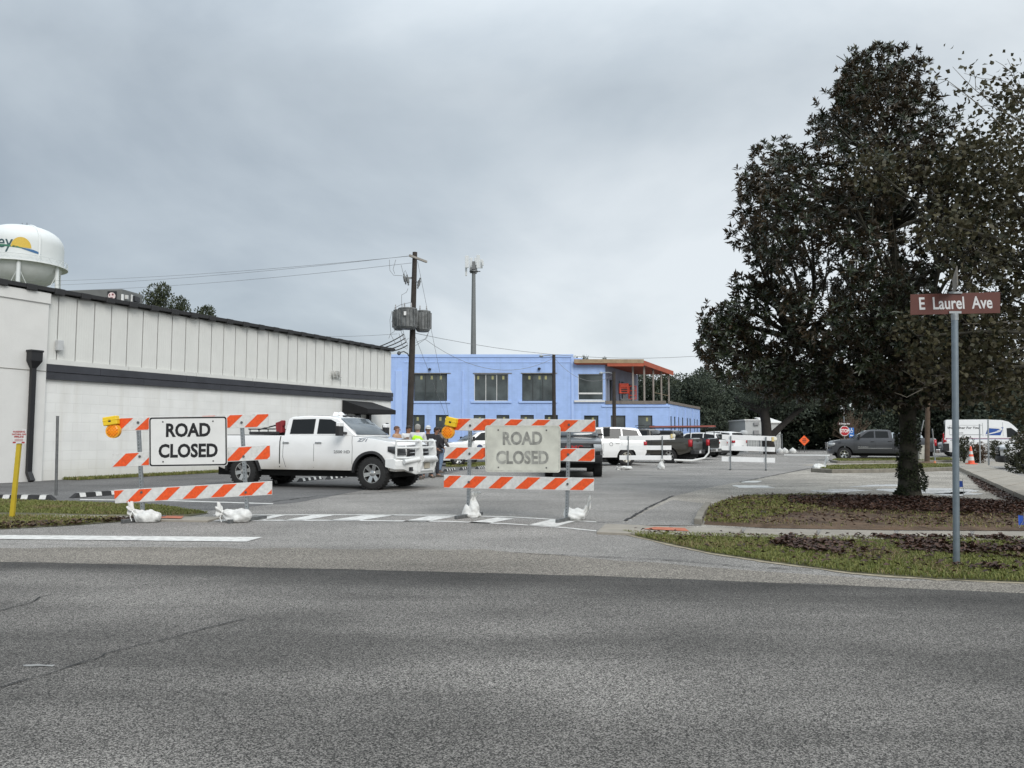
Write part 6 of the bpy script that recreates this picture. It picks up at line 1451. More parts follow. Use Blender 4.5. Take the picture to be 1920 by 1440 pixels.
m_pblue = mat('postal_blue', (.015, .07, .30), .45); m_pred = mat('postal_red', (.36, .03, .04), .45); Xv = V13['X']
def vs_(x, z, off=.006): return Vector(V13['cs'](Xv(x), z, -1, off))
def vdecal(pts, m, name, off=.008):
    q = MB(); q.add([vs_(a, b, off) for a, b in pts], [tuple(range(len(pts)))]); return q.build(name, m, V13['body'], recalc=False)
vdecal([(-2.42, 1.56), (-1.50, 1.56), (-1.30, 2.12), (-2.22, 2.12)], m_pblue, 'emblem_field')
vdecal([(-2.25, 2.12), (-1.45, 2.12), (-1.34, 2.0), (-1.42, 1.90), (-1.75, 1.86), (-1.62, 1.93), (-1.50, 1.97), (-1.60, 2.02), (-2.15, 2.06)], m_white, 'eagle_head', .012)
vdecal([(-2.42, 1.57), (-2.36, 1.57), (-1.52, 1.80), (-1.44, 1.88), (-1.70, 1.84), (-2.40, 1.63)], m_white, 'eagle_wing', .012)
q = MB()
for z0_, z1_ in ((1.335, 1.36), (1.285, 1.315)):
    L = [Vector(V13['bs'](Xv(a), .5 * (z0_ + z1_), -1, .02)) for a in (-4.9, -3.4, -2.0, -.9, -.2)]
    for a, b in zip(L, L[1:]): q.add([(a.x, a.y, z0_), (b.x, b.y, z0_), (b.x, b.y, z1_), (a.x, a.y, z1_)], [(0, 1, 2, 3)])
q.m = [0] * 4 + [1] * 4; q.build('side_stripe', [m_pred, m_pblue], V13['body'], recalc=False)
sidetext(V13, 'We Deliver For You.', -3.72, 2.10, .215, m_black_pl, -1, 'lettering', surf='cs', off=.01, shear=.15, sx=1.08, bold=.004)
sidetext(V13, 'www.usps.com', -4.05, 1.74, .10, m_black_pl, -1, 'lettering', surf='cs', off=.01)
vdecal([(-4.6, 1.585), (-2.62, 1.585), (-2.62, 1.61), (-4.6, 1.61)], m_seam, 'slider_track'); vdecal([(-4.6, 2.28), (-2.55, 2.28), (-2.55, 2.29), (-4.6, 2.29)], m_seam, 'panel_seam'); vdecal([(-4.62, 1.6), (-4.61, 1.6), (-4.61, 2.29), (-4.62, 2.29)], m_seam, 'panel_seam'); vdecal([(-1.35, 1.5), (-1.34, 1.5), (-1.34, 2.5), (-1.35, 2.5)], m_seam, 'panel_seam'); vdecal([(-2.56, 1.5), (-2.545, 1.5), (-2.545, 2.45), (-2.56, 2.45)], m_seam, 'panel_seam')
m = MB(); m.box(V13['xr'] - .03, V13['xr'] + .35, -V13['W'] / 2 - .012, -V13['W'] / 2 + .05, .45, .98); m.build('lower_cladding', m_black_pl, V13['root'], bevel=.02)
m = MB(); m.box(V13['xr'] - .02, V13['xr'] + .06, -V13['W'] / 2 + .01, -V13['W'] / 2 + .12, 1.02, 1.7); m.build('tail_lamp', m_tail, V13['root'], bevel=.02)
V14 = vehicle('suv', 'silver_suv', 'silver suv nose showing behind the mail van tail', (SPEC['suv']['WB'] / 2 + .9, 0), (1755, 860), (-1, .45), m_psilver, cat='suv', D=59.0)
V15 = vehicle('suv', 'white_crossover', 'white car front with black bumper poking out behind the right bush', (SPEC['suv']['WB'] / 2 + .9, 0), (1868, 874), (-1, .5), m_pwhite, cat='suv', D=34.5)
for t, r_ in _WH.values():
    bpy.data.objects.remove(r_); bpy.data.objects.remove(t)
# white hose / tarp trailing behind the olive pickup
hs_ = G(1268, 872); m = MB(); m.tube([Vector((0, 0, .25)) , Vector((.9, -.1, .22)), Vector((1.5, -.1, .35)), Vector((1.75, 0, .62)), Vector((1.78, .05, .95))], [.05, .06, .05, .04, .03], 8); o = m.build('tow_bar', mat('white_tube', (.62, .62, .60), .5), smooth=True); o.location = (hs_.x - .1, hs_.y, 0); tag(o, 'white curved tow bar standing off the olive pickup tail', 'tow bar')
# ------------------------------------------------------------------ people behind the white pickup
def skin_mesh(name, J, E, root, m, parent, extra=None, sub=1):
    bm = bmesh.new(); sk = bm.verts.layers.skin.verify(); V = {}
    for k, (p, r) in J.items():
        V[k] = bm.verts.new(p); V[k][sk].radius = (r, r) if not isinstance(r, tuple) else r
    for a, b in E: bm.edges.new((V[a], V[b]))
    V[root][sk].use_root = True
    me = bpy.data.meshes.new('tmp'); bm.to_mesh(me); bm.free()
    ob = bpy.data.objects.new('tmp', me); COL.objects.link(ob)
    ms = ob.modifiers.new('s', 'SKIN'); ms.use_smooth_shade = True
    ss = ob.modifiers.new('u', 'SUBSURF'); ss.levels = sub; ss.render_levels = sub
    dg = bpy.context.evaluated_depsgraph_get(); dg.update()
    out = bpy.data.meshes.new_from_object(ob.evaluated_get(dg)); bpy.data.objects.remove(ob); bpy.data.meshes.remove(me)
    out.name = name
    if extra is not None:
        b2 = bmesh.new(); b2.from_mesh(out)
        tmp = bpy.data.meshes.new('t2'); tmp.from_pydata(extra.v, [], extra.f); b2.from_mesh(tmp); b2.to_mesh(out); b2.free(); bpy.data.meshes.remove(tmp)
    out.materials.clear(); out.materials.append(m)
    out.polygons.foreach_set('use_smooth', [True] * len(out.polygons))
    o = bpy.data.objects.new(name, out); COL.objects.link(o); o.parent = parent; return o
def person(label, u, D, rz, skin, top, bottom, hair, head='hair', lean=0.0, arms=((.25, -.35), (.25, -.35)), H=1.76, vest=None, sleeves=None, v=None, bend=0.0, step=.09):
    loc = Vector((at(u, 820, D).x, D, 0)) if v is None else G(u, v)
    root = thing('person', label, 'person', loc, rz, 'men talking in the parking lot'); k = H / 1.76
    def L(x, y, z):
        # lean the upper body forward (front is -Y)
        if z > .95: t = (z - .95); y = y - lean * t - bend * max(0, z - 1.45)
        return (x * k, y * k, z * k)
    J = {'pel': (L(0, 0, .95), (.15, .11)), 'bel': (L(0, .0, 1.12), (.14, .105)), 'che': (L(0, 0, 1.35), (.168, .118)), 'nek': (L(0, .01, 1.495), .06), 'hd0': (L(0, -.01, 1.55), .070), 'hd1': (L(0, -.015, 1.635), (.082, .098)), 'hd2': (L(0, 0, 1.71), (.063, .078))}
    E = [('pel', 'bel'), ('bel', 'che'), ('che', 'nek'), ('nek', 'hd0'), ('hd0', 'hd1'), ('hd1', 'hd2')]; ex = MB()
    for s, nm, (ab, fw) in ((-1, 'l', arms[0]), (1, 'r', arms[1])):
        sh = (s * .195, 0, 1.435); el = (s * (.22 + ab * .12), -.02 + .06 * fw, 1.13); wr = (s * (.22 + ab * .02), -.10 + fw * .45, .93 + max(0, -fw) * .22)
        J['sh' + nm] = (L(*sh), .062); J['el' + nm] = (L(*el), .045); J['wr' + nm] = (L(*wr), .030)
        d = (Vector(L(*wr)) - Vector(L(*el))).normalized(); pm_ = Vector(L(*wr)) + d * .085; J['pa' + nm] = (tuple(pm_), (.040, .022))
        E += [('che', 'sh' + nm), ('sh' + nm, 'el' + nm), ('el' + nm, 'wr' + nm), ('wr' + nm, 'pa' + nm)]
        sidev = d.cross(Vector((0, 1, 0))).normalized(); fr = d.cross(sidev).normalized()
        for q, ln in ((-.027, .065), (-.009, .078), (.009, .072), (.027, .055)):
            a = pm_ + sidev * q + d * .015; b = a + d * ln * .55 ; c = b + (d * .7 + fr * .4).normalized() * ln * .45; ex.tube([a, b, c], [.0095, .009, .007], 6)
        a = pm_ - d * .05 - sidev * .03 * s; ex.tube([a, a + (d * .5 - sidev * s).normalized() * .035, a + (d * .5 - sidev * s).normalized() * .035 + d * .03], [.011, .010, .008], 6)
        J['hi' + nm] = (L(s * .10, 0, .90), .10); J['kn' + nm] = (L(s * .11, -.02 - s * step * .4, .50), .062); J['an' + nm] = (L(s * .12, -s * step * .8 + .03, .09), .042); J['to' + nm] = (L(s * .14, -s * step * .8 - .12, .04), (.045, .03))
        E += [('pel', 'hi' + nm), ('hi' + nm, 'kn' + nm), ('kn' + nm, 'an' + nm), ('an' + nm, 'to' + nm)]
    # nose, ears, brow, eyes
    hx = Vector(L(0, -.015, 1.635))
    ex.tube([hx + Vector((0, -.085, .015)), hx + Vector((0, -.112, -.022)), hx + Vector((0, -.092, -.034))], [.009, .016, .010], 6)
    for s in (-1, 1): ex.tube([hx + Vector((s * .078, .01, -.03)), hx + Vector((s * .088, .018, .0)), hx + Vector((s * .082, .012, .03))], [.010, .016, .010], 6); ex.tube([hx + Vector((s * .02, -.093, .022)), hx + Vector((s * .045, -.085, .022))], .008, 5)
    ex.tube([hx + Vector((-.025, -.088, -.055)), hx + Vector((.025, -.088, -.055))], .007, 5)
    cov = {'pel': .7, 'bel': .7, 'che': .7, 'shl': .7, 'shr': .7, 'ell': .75, 'elr': .75, 'hil': .7, 'hir': .7, 'knl': .75, 'knr': .75, 'anl': .85, 'anr': .85}
    JB = {q: (p_, (tuple(c_ * cov.get(q, 1) for c_ in r_) if isinstance(r_, tuple) else r_ * cov.get(q, 1))) for q, (p_, r_) in J.items()}
    skin_mesh('body', JB, E, 'pel', skin, root, ex)
    C = lambda ks, g: {q: (J[q][0], tuple(r + g for r in J[q][1]) if isinstance(J[q][1], tuple) else J[q][1] + g) for q in ks}
    tk = ['pel', 'bel', 'che', 'shl', 'ell', 'wrl', 'shr', 'elr', 'wrr']
    Jt = C(tk, .022); Jt['hem'] = (L(0, 0, .80), (.155, .115)); te = [('hem', 'pel'), ('pel', 'bel'), ('bel', 'che'), ('che', 'shl'), ('shl', 'ell'), ('ell', 'wrl'), ('che', 'shr'), ('shr', 'elr'), ('elr', 'wrr')]
    Jt['col'] = (tuple(Vector(J['che'][0]).lerp(Vector(J['nek'][0]), .86)), .072); te.append(('che', 'col'))
    skin_mesh('jacket', Jt, te, 'pel', sleeves or top, root)
    if vest is not None or sleeves is not None:
        Jv = C(['pel', 'bel', 'che'], .042); Jv['hem'] = (L(0, 0, .84), (.17, .13)); Jv['col'] = (tuple(Vector(J['che'][0]).lerp(Vector(J['nek'][0]), .6)), .115); Jv['vl'] = (tuple(Vector(J['che'][0]).lerp(Vector(J['shl'][0]), .8)), .105); Jv['vr'] = (tuple(Vector(J['che'][0]).lerp(Vector(J['shr'][0]), .8)), .105)
        skin_mesh('vest', Jv, [('hem', 'pel'), ('pel', 'bel'), ('bel', 'che'), ('che', 'col'), ('che', 'vl'), ('che', 'vr')], 'pel', vest or top, root)
    lk = ['pel', 'hil', 'knl', 'anl', 'hir', 'knr', 'anr']; Jl = C(lk, .020); Jl['pel'] = (L(0, 0, .97), (.115, .10)); skin_mesh('trousers', Jl, [('pel', 'hil'), ('hil', 'knl'), ('knl', 'anl'), ('pel', 'hir'), ('hir', 'knr'), ('knr', 'anr')], 'pel', bottom, root)
    for nm in 'lr':
        sh_ = MB()
        a, b = Vector(J['an' + nm][0]), Vector(J['to' + nm][0]); d = (b - a); d.z = 0; d.normalize(); w = Vector((-d.y, d.x, 0))
        c = a + d * .06; c.z = .05; 
        for (t0, t1, h0, ww) in ((-.10, .06, .10, .042), (.06, .20, .07, .048)):
            p, q = c + d * t0, c + d * t1; sh_.hexa([Vector((z.x, z.y, 0.0)) for z in (p - w * ww, q - w * ww, q + w * ww, p + w * ww)] + [Vector((z.x, z.y, hh)) for z, hh in ((p - w * ww * .8, h0), (q - w * ww * .8, h0 * .75), (q + w * ww * .8, h0 * .75), (p + w * ww * .8, h0))])
        sh_.build('shoe', mat('boots', (.10, .085, .07), .7), root, bevel=.015)
    hm = MB(); c = Vector(L(0, .008, 1.66)); prof = [(0.002, .104), (.045, .096), (.078, .065), (.094, .02), (.094, -.03), (.088, -.05)]
    if head == 'buzz': prof = [(.002, .098), (.045, .09), (.074, .06), (.088, .02), (.089, -.01)]
    hm.lathe(prof, 16, (0, 0, 0)); hm.v = [(c.x + x, c.y + y * 1.14, c.z + z - (.035 if y > .02 else 0) * (1 if z < 0 else 0) + (.03 if y < -.03 and z < .03 else 0)) for x, y, z in hm.v]; hm.f = hm.f; ho = hm.build('hair', hair, root, smooth=True)
    if head == 'cap':
        cm = MB(); cm.lathe([(.003, .118), (.05, .11), (.088, .07), (.101, .01), (.101, -.005)], 16); cm.v = [(c.x + x, c.y + y * 1.12, c.z + z + .005) for x, y, z in cm.v]
        cm.hexa([(c.x - .07, c.y - .10, c.z), (c.x + .07, c.y - .10, c.z), (c.x + .05, c.y - .19, c.z - .012), (c.x - .05, c.y - .19, c.z - .012), (c.x - .07, c.y - .10, c.z + .012), (c.x + .07, c.y - .10, c.z + .012), (c.x + .05, c.y - .19, c.z), (c.x - .05, c.y - .19, c.z)]); cm.build('cap', mat('pale_cap', (.55, .57, .58), .8, var=.2, scale=30), root, smooth=True)
    return root
sk_a = mat('skin_ruddy', (.36, .185, .125), .55); sk_b = mat('skin_tan', (.30, .155, .10), .55); sk_c = mat('skin_brown', (.20, .10, .065), .55)
c_tan = mat('tan_shirt', (.42, .26, .16), .85); c_blk = mat('black_jacket', (.018, .017, .020), .85, var=.3); c_camo = mat('camo_jacket', (.16, .14, .13), .9, var=.7, scale=14); c_jean = mat('blue_denim', (.13, .19, .28), .85, var=.3, scale=7); c_navy = mat('dark_trousers', (.03, .034, .045), .85)
c_hv = mat('hi_vis_lime', (.46, .85, .03), .7, var=.08); c_brown = mat('brown_vest', (.13, .08, .055), .85); c_wht = mat('white_sleeve', (.58, .58, .58), .85)
h_dark = mat('dark_hair', (.02, .015, .012), .7); h_grey = mat('grey_hair', (.27, .26, .24), .8, var=.4, scale=60); h_br = mat('short_brown_hair', (.11, .06, .04), .8)
person('man with shaved brown hair and tan shirt, leftmost of the group', 744, 25.6, math.radians(75), sk_a, c_tan, c_navy, h_br, head='buzz', H=1.76)
person('bearded man in brown vest with white sleeves by the utility pole', 766, 26.6, math.radians(20), sk_b, c_brown, c_navy, h_dark, H=1.79, sleeves=c_wht, vest=c_brown)
person('grey haired man seen from behind in lime safety vest', 783, 25.4, math.radians(176), sk_a, c_blk, c_navy, h_grey, H=1.82, vest=c_hv, sleeves=c_wht)
person('man in pale cap and black jacket right of the lime vest', 802.5, 26.4, math.radians(15), sk_a, c_blk, c_navy, h_br, head='cap', H=1.77)
person('dark haired man in black jacket with bowed head', 814.5, 26.9, math.radians(60), sk_b, c_blk, c_navy, h_dark, H=1.74, lean=.08, bend=.2)
person('man in camo and black jacket and blue jeans standing by wheel stop', 824.5, 30.3, math.radians(150), sk_c, c_blk, c_jean, h_dark, v=887, H=1.78, lean=.05, bend=.15, sleeves=c_camo, vest=c_blk, step=.2)
# ------------------------------------------------------------------ vegetation
def np_mesh(name, V, Fs, mats, parent=None, midx=None, smooth=False):
    me = bpy.data.meshes.new(name); n, k = Fs.shape
    me.vertices.add(len(V)); me.vertices.foreach_set('co', np.ascontiguousarray(V, dtype=np.float32).ravel())
    me.loops.add(n * k); me.loops.foreach_set('vertex_index', np.ascontiguousarray(Fs, dtype=np.int32).ravel())
    me.polygons.add(n); me.polygons.foreach_set('loop_start', np.arange(0, n * k, k, dtype=np.int32))
    try: me.polygons.foreach_set('loop_total', np.full(n, k, dtype=np.int32))
    except Exception: pass
    if not isinstance(mats, (list, tuple)): mats = [mats]
    for m in mats: me.materials.append(m)
    if midx is not None: me.polygons.foreach_set('material_index', np.ascontiguousarray(midx, dtype=np.int32))
    me.update(calc_edges=True)
    o = bpy.data.objects.new(name, me); COL.objects.link(o)
    if parent is not None: o.parent = parent
    return o
def unit(a): return a / np.maximum(1e-9, np.linalg.norm(a, axis=1, keepdims=True))
def leaves(P, D, Nn, Ln, Wd, fold=.25, tip=.5, curl=0.0):
    """P base, D along leaf, Nn leaf normal: two folded quads -> 6 verts, 2 quads"""
    D = unit(D); Sd = unit(np.cross(D, Nn)); Nn = np.cross(Sd, D); Ln, Wd = Ln[:, None], Wd[:, None]
    b = P; t = P + D * Ln - Nn * Ln * curl; m0 = P + D * Ln * .30 ; m1 = P + D * Ln * .72 - Nn * Ln * curl * .4
    l0 = P + D * Ln * .48 + Sd * Wd * .5 + Nn * Wd * fold; r0 = P + D * Ln * .48 - Sd * Wd * .5 + Nn * Wd * fold
    V = np.stack([b, l0, t, r0], 1).reshape(-1, 3); n = len(P); i = np.arange(n)[:, None] * 4
    return V, np.concatenate([np.concatenate([i, i + 2, i + 1], 1)[:, ::-1], np.concatenate([i, i + 3, i + 2], 1)[:, ::-1]], 0)
def rand_unit(r, n):
    v = r.normal(size=(n, 3)); return unit(v)
def poly_points(poly, n, r):
    P = np.array([[p[0], p[1]] for p in poly]); mn, mx_ = P.min(0), P.max(0); out = []
    while sum(len(o) for o in out) < n:
        q = r.uniform(mn, mx_, size=(max(1000, n), 2)); ins = np.zeros(len(q), bool); j = len(P) - 1
        for i in range(len(P)):
            a, b = P[i], P[j]; c = ((a[1] > q[:, 1]) != (b[1] > q[:, 1])) & (q[:, 0] < (b[0] - a[0]) * (q[:, 1] - a[1]) / (b[1] - a[1] + 1e-12) + a[0]); ins ^= c; j = i
        out.append(q[ins])
    return np.concatenate(out)[:n]
def area(poly): return abs(sum(poly[i][0] * poly[(i + 1) % len(poly)][1] - poly[(i + 1) % len(poly)][0] * poly[i][1] for i in range(len(poly)))) / 2
def pnoise(q, s, seed):
    return np.array([mnoise.noise(Vector((x * s, y * s, seed))) for x, y in q])
m_grass = leafmat('grass_blade', (0.095, 0.125, 0.026), (0.24, 0.235, 0.075), rough=.7, trans=.25)
m_dead = leafmat('dry_grass_blade', (0.16, 0.12, 0.055), (0.26, 0.21, 0.11), rough=.8, trans=.2)
m_litter = leafmat('fallen_leaf', (0.022, 0.010, 0.008), (0.085, 0.042, 0.026), rough=.5, trans=.05)
m_dirt = mat('sandy_edge', (0.30, 0.26, 0.19), 0.95, var=.35, scale=9, bump=.5, bscale=60)
def grass(name, label, poly, dens, h0, h1, z, seed, dead=.2, patchy=0.0, base=True, w=.006):
    r = np.random.default_rng(seed); n = int(area(poly) * dens); q = poly_points(poly, n, r)
    if patchy > 0: q = q[pnoise(q, .9, seed) + .5 * pnoise(q, 2.3, seed + 1) + r.normal(size=len(q)) * .15 > patchy - .5]
    n = len(q); h = r.uniform(h0, h1, n)[:, None]; a = r.uniform(0, 6.283, n); ln = r.uniform(.25, .98, n)[:, None]
    d = np.stack([np.cos(a), np.sin(a), np.zeros(n)], 1); sd = np.stack([-np.sin(a), np.cos(a), np.zeros(n)], 1) * w * r.uniform(.7, 1.6, n)[:, None]
    B = np.concatenate([q, np.full((n, 1), z)], 1); M_ = B + d * h * ln * .35 + np.array([[0, 0, 1]]) * h * .6; T = B + d * h * ln + np.array([[0, 0, 1]]) * h * np.sqrt(np.maximum(.15, 1 - ln ** 2 * .7))
    V = np.stack([B - sd, B + sd, M_ + sd * .8, T, M_ - sd * .8], 1).reshape(-1, 3); i = np.arange(n)[:, None] * 5
    Fs = np.concatenate([np.concatenate([i, i + 1, i + 2], 1), np.concatenate([i, i + 2, i + 4], 1), np.concatenate([i + 4, i + 2, i + 3], 1)], 0)
    mi = (pnoise(q, 1.3, seed + 5) + r.normal(size=n) * .35 > .9 - 1.6 * dead).astype(np.int32)
    o = np_mesh(name, V, Fs, [m_grass, m_dead], midx=np.concatenate([mi, mi, mi])); o['kind'] = 'stuff'; o['label'] = label; o['category'] = 'grass'; return o
def litter(name, label, poly, n, z, seed, size=(.07, .13), thresh=None, up=.5):
    r = np.random.default_rng(seed); q = poly_points(poly, n, r)
    if thresh is not None: q = q[pnoise(q, .8, seed) + .4 * pnoise(q, 2.1, seed + 2) + r.normal(size=len(q)) * .12 > thresh]
    n = len(q); a = r.uniform(0, 6.283, n); D = np.stack([np.cos(a), np.sin(a), r.uniform(-.1, up, n)], 1); Nn = rand_unit(r, n) * .5 + np.array([[0, 0, 1]])
    P = np.concatenate([q, (z + r.uniform(0, .03, n))[:, None]], 1); Ln = r.uniform(*size, n)
    V, Fs = leaves(P, D, Nn, Ln, Ln * r.uniform(.4, .6, n), fold=.35); V[:, 2] = np.maximum(V[:, 2], z + .002)
    o = np_mesh(name, V, Fs, m_litter); o['kind'] = 'stuff'; o['label'] = label; o['category'] = 'leaves'; return o
def patch(name, poly, z, m, amp, seed, step=.5):
    bm = bmesh.new(); vs = [bm.verts.new((p[0], p[1], z)) for p in poly]; f = bm.faces.new(vs); f.normal_update(); bmesh.ops.triangulate(bm, faces=[f])
    xs = [v.co.x for v in bm.verts]; ys = [v.co.y for v in bm.verts]
    for ax, lo, hi in ((0, min(xs), max(xs)), (1, min(ys), max(ys))):
        c = lo + step
        while c < hi: bmesh.ops.bisect_plane(bm, geom=bm.verts[:] + bm.edges[:] + bm.faces[:], plane_co=(c, 0, 0) if ax == 0 else (0, c, 0), plane_no=(1, 0, 0) if ax == 0 else (0, 1, 0)); c += step
    for v in bm.verts:
        if v.is_boundary: v.co.z = min(z, .006) if z < .05 else z
        else: v.co.z += amp * (.5 + mnoise.noise(Vector((v.co.x * .7, v.co.y * .7, seed))))
    bmesh.ops.recalc_face_normals(bm, faces=bm.faces)
    if sum(f.normal.z for f in bm.faces) < 0: bmesh.ops.reverse_faces(bm, faces=bm.faces)
    me = bpy.data.meshes.new(name); bm.to_mesh(me); bm.free(); me.materials.append(m); me.polygons.foreach_set('use_smooth', [True] * len(me.polygons))
    o = bpy.data.objects.new(name, me); COL.objects.link(o); o['kind'] = 'structure'; return o
# right verge between road and pavement
VR = GP((1168, 1000), (1230, 1015), (1330, 1037), (1450, 1055), (1600, 1075), (1760, 1087), (1920, 1093), (2300, 1103), (2700, 1114), (2700, 1018.5), (2300, 1016), (1920, 1012.5), (1650, 1012), (1435, 1007.5), (1290, 1003.5))
sheet('dirt_edge', GP((1150, 998), (1230, 1017.5), (1330, 1039.5), (1450, 1057.5), (1600, 1077.5), (1760, 1089.5), (1920, 1095.5), (2300, 1106), (2700, 1117), (2700, 1085), (2300, 1080), (1600, 1060), (1300, 1010)), 0.0055, m_dirt, jit=0.05, step=.12, seed=90)
patch('verge_right', VR, 0.012, m_turf_base, .02, 1)
grass('verge_grass', 'green grass strip between road edge and pavement on the right', VR, 3800, .015, .055, .016, 1, dead=.25, w=.0045)
LT = GP((1480, 1009), (1880, 1013), (1980, 1040), (1920, 1078), (1700, 1062), (1600, 1052), (1440, 1026))
litter('leaf_litter', 'dark fallen leaves heaped on the right grass verge', LT, 6500, .03, 2, thresh=.02, size=(.05, .10))
litter('leaf_litter', 'scattered dark leaves along the right grass verge', VR, 700, .045, 12, size=(.05, .09))
# soil bed under the tree
SB = GP((1320, 984), (1330, 956), (1350, 946), (1392, 934.5), (1510, 931.5), (1685, 934), (1800, 939), (1912, 948), (2150, 970), (2150, 997), (1660, 994.5), (1435, 990.5))
patch('soil_bed', SB, 0.02, m_soil, .035, 2)
GB = GP((1320, 984), (1330, 956), (1350, 946), (1392, 934.5), (1510, 931.5), (1600, 934), (1560, 950), (1500, 966), (1420, 978), (1400, 988))
grass('soil_bed_grass', 'thin olive grass on the left half of the soil bed', GB, 1100, .02, .06, .055, 3, dead=.35)
grass('soil_bed_grass', 'sparse dry grass on the bare soil under the tree', SB, 300, .02, .05, .05, 4, dead=.6, patchy=.35)
LB = GP((1480, 936), (1685, 936), (1912, 949), (2100, 968), (2100, 980), (1800, 968), (1600, 962), (1480, 950))
litter('leaf_litter', 'thick reddish brown leaf litter around the tree base', LB, 12000, .06, 5, size=(.05, .10), thresh=-.35)
litter('leaf_litter', 'loose leaves strewn over the bare soil bed', SB, 2200, .06, 6, size=(.05, .1))
litter('leaf_litter', 'leaves gathered along the post office pavement kerb', GP((1815, 893), (1850, 905), (1905, 935), (1930, 948), (1900, 946), (1840, 918)), 1300, .008, 7, size=(.06, .11))
# left verge
VL = GP((-300, 996), (0, 993), (150, 985), (240, 977.5), (330, 972.5), (392, 963), (300, 949), (200, 945), (0, 938), (-300, 934))
patch('verge_left', VL, 0.010, m_turf_base, .014, 3)
VL1 = GP((-300, 995), (0, 992.5), (150, 984.5), (232, 977), (215, 972), (0, 968), (-300, 964)); VL2 = GP((-300, 959), (0, 963), (220, 966), (320, 968), (390, 963), (300, 949), (200, 945), (0, 938), (-300, 934))
grass('verge_grass', 'brownish grass fringe in front of the left pavement', VL1, 2200, .02, .06, .014, 8, dead=.45)
grass('verge_grass', 'green grass behind the left pavement by the yellow marker', VL2, 2000, .02, .055, .014, 9, dead=.25)
litter('leaf_litter', 'dead leaves along the edge of the left verge', GP((-100, 996), (0, 993), (150, 985), (300, 974), (290, 970), (150, 979), (0, 985)), 900, .012, 10, size=(.04, .09))
# strip along white building
WGp = [W0 + WD * 0.6 + WN * .02, W0 + WD * 14 + WN * .02, W0 + WD * 14 + WN * .75, W0 + WD * 0.6 + WN * .85]
patch('wall_strip', WGp, 0.012, m_turf_base, .02, 4)
grass('wall_grass', 'narrow grass strip along the foot of the white wall', WGp, 900, .04, .12, .016, 11, dead=.3, w=.01)
for nm, lb, pg, sd, zz_ in (('island_near', 'grass island beside the far driveway kerb', GP((1528, 881), (1562, 885.5), (1650, 884.5), (1720, 883), (1788, 880), (1782, 874.5), (1650, 876), (1565, 878)), 21, .11), ('island_far', 'grass island before the grey pickup', GP((1560, 866), (1572, 868), (1640, 867.5), (1730, 866.8), (1788, 866), (1780, 861.5), (1640, 862.5), (1570, 863.5)), 22, .10),
                            ('lot_island', 'grass patch behind the faded barricade', GP((836, 876), (925, 876.5), (960, 875), (960, 869), (836, 869.5)), 23, .03)):
    patch(nm, pg, zz_, m_turf_base, .04, sd); grass(nm + '_grass', 'short ' + lb, pg, 420, .03, .08, zz_ + .01, sd, dead=.2, w=.014)

# ---- trees
m_bark = mat('dark_bark', (0.040, 0.034, 0.028), 0.95, var=.5, scale=5, bump=1.0, bscale=14, col2=(0.062, 0.060, 0.042))
m_bark_shade = mat('shaded_oak_bark', (0.024, 0.021, 0.018), 0.95, var=.4, scale=3)  # bark darkened to paint in the deep shade around this trunk
m_bark_lt = mat('pale_twig', (0.16, 0.145, 0.12), 0.9, var=.3, scale=8)
m_mag = leafmat('magnolia_leaf', (0.010, 0.018, 0.008), (0.042, 0.052, 0.024), back=(0.062, 0.045, 0.025), rough=.30, trans=.04, spec=.5)
m_broad = leafmat('broad_leaf', (0.020, 0.024, 0.010), (0.070, 0.062, 0.025), back=(0.07, 0.062, 0.032), rough=.6, trans=.2)
m_oak = leafmat('oak_leaf', (0.026, 0.038, 0.028), (0.075, 0.092, 0.060), rough=.7, trans=.05)
m_oak2 = leafmat('olive_leaf', (0.020, 0.030, 0.015), (0.060, 0.070, 0.030), rough=.7, trans=.1)
def rosettes(P, Dir, r, nl=9, L=(.13, .20), wr=.34, spread=(.35, 1.25)):
    n = len(P); Dir = unit(Dir); ref = rand_unit(r, n); A = unit(np.cross(Dir, ref)); B = np.cross(Dir, A)
    ps, ds, ns = [], [], []
    for k in range(nl):
        a = 2 * math.pi * k / nl + r.uniform(-.3, .3, n); t = r.uniform(*spread, n)[:, None]; rad = A * np.cos(a)[:, None] + B * np.sin(a)[:, None]
        d = Dir * np.cos(t) + rad * np.sin(t); d[:, 2] -= .15; nn = Dir * np.sin(t) - rad * np.cos(t); ps.append(P + Dir * r.uniform(-.03, .05, n)[:, None]); ds.append(d); ns.append(nn)
    P2, D2, N2 = np.concatenate(ps), np.concatenate(ds), np.concatenate(ns); Ln = r.uniform(*L, len(P2))
    return leaves(P2, D2, N2, Ln, Ln * wr, fold=.18, curl=.12)
def branch(mb, a, b, r0, r1, rr, wob=.12, n=5, seg=6):
    a, b = Vector(a), Vector(b); L = (b - a).length; pts = [a]; 
    off = Vector((rr.uniform(-1, 1), rr.uniform(-1, 1), rr.uniform(-.3, .6))) * wob * L
    for i in range(1, n): t = i / n; pts.append(a.lerp(b, t) + off * math.sin(math.pi * t) + Vector((rr.uniform(-1, 1), rr.uniform(-1, 1), rr.uniform(-1, 1))) * wob * .2 * L / n)
    pts.append(b); mb.tube(pts, [r0 + (r1 - r0) * i / n for i in range(n + 1)], seg); return pts

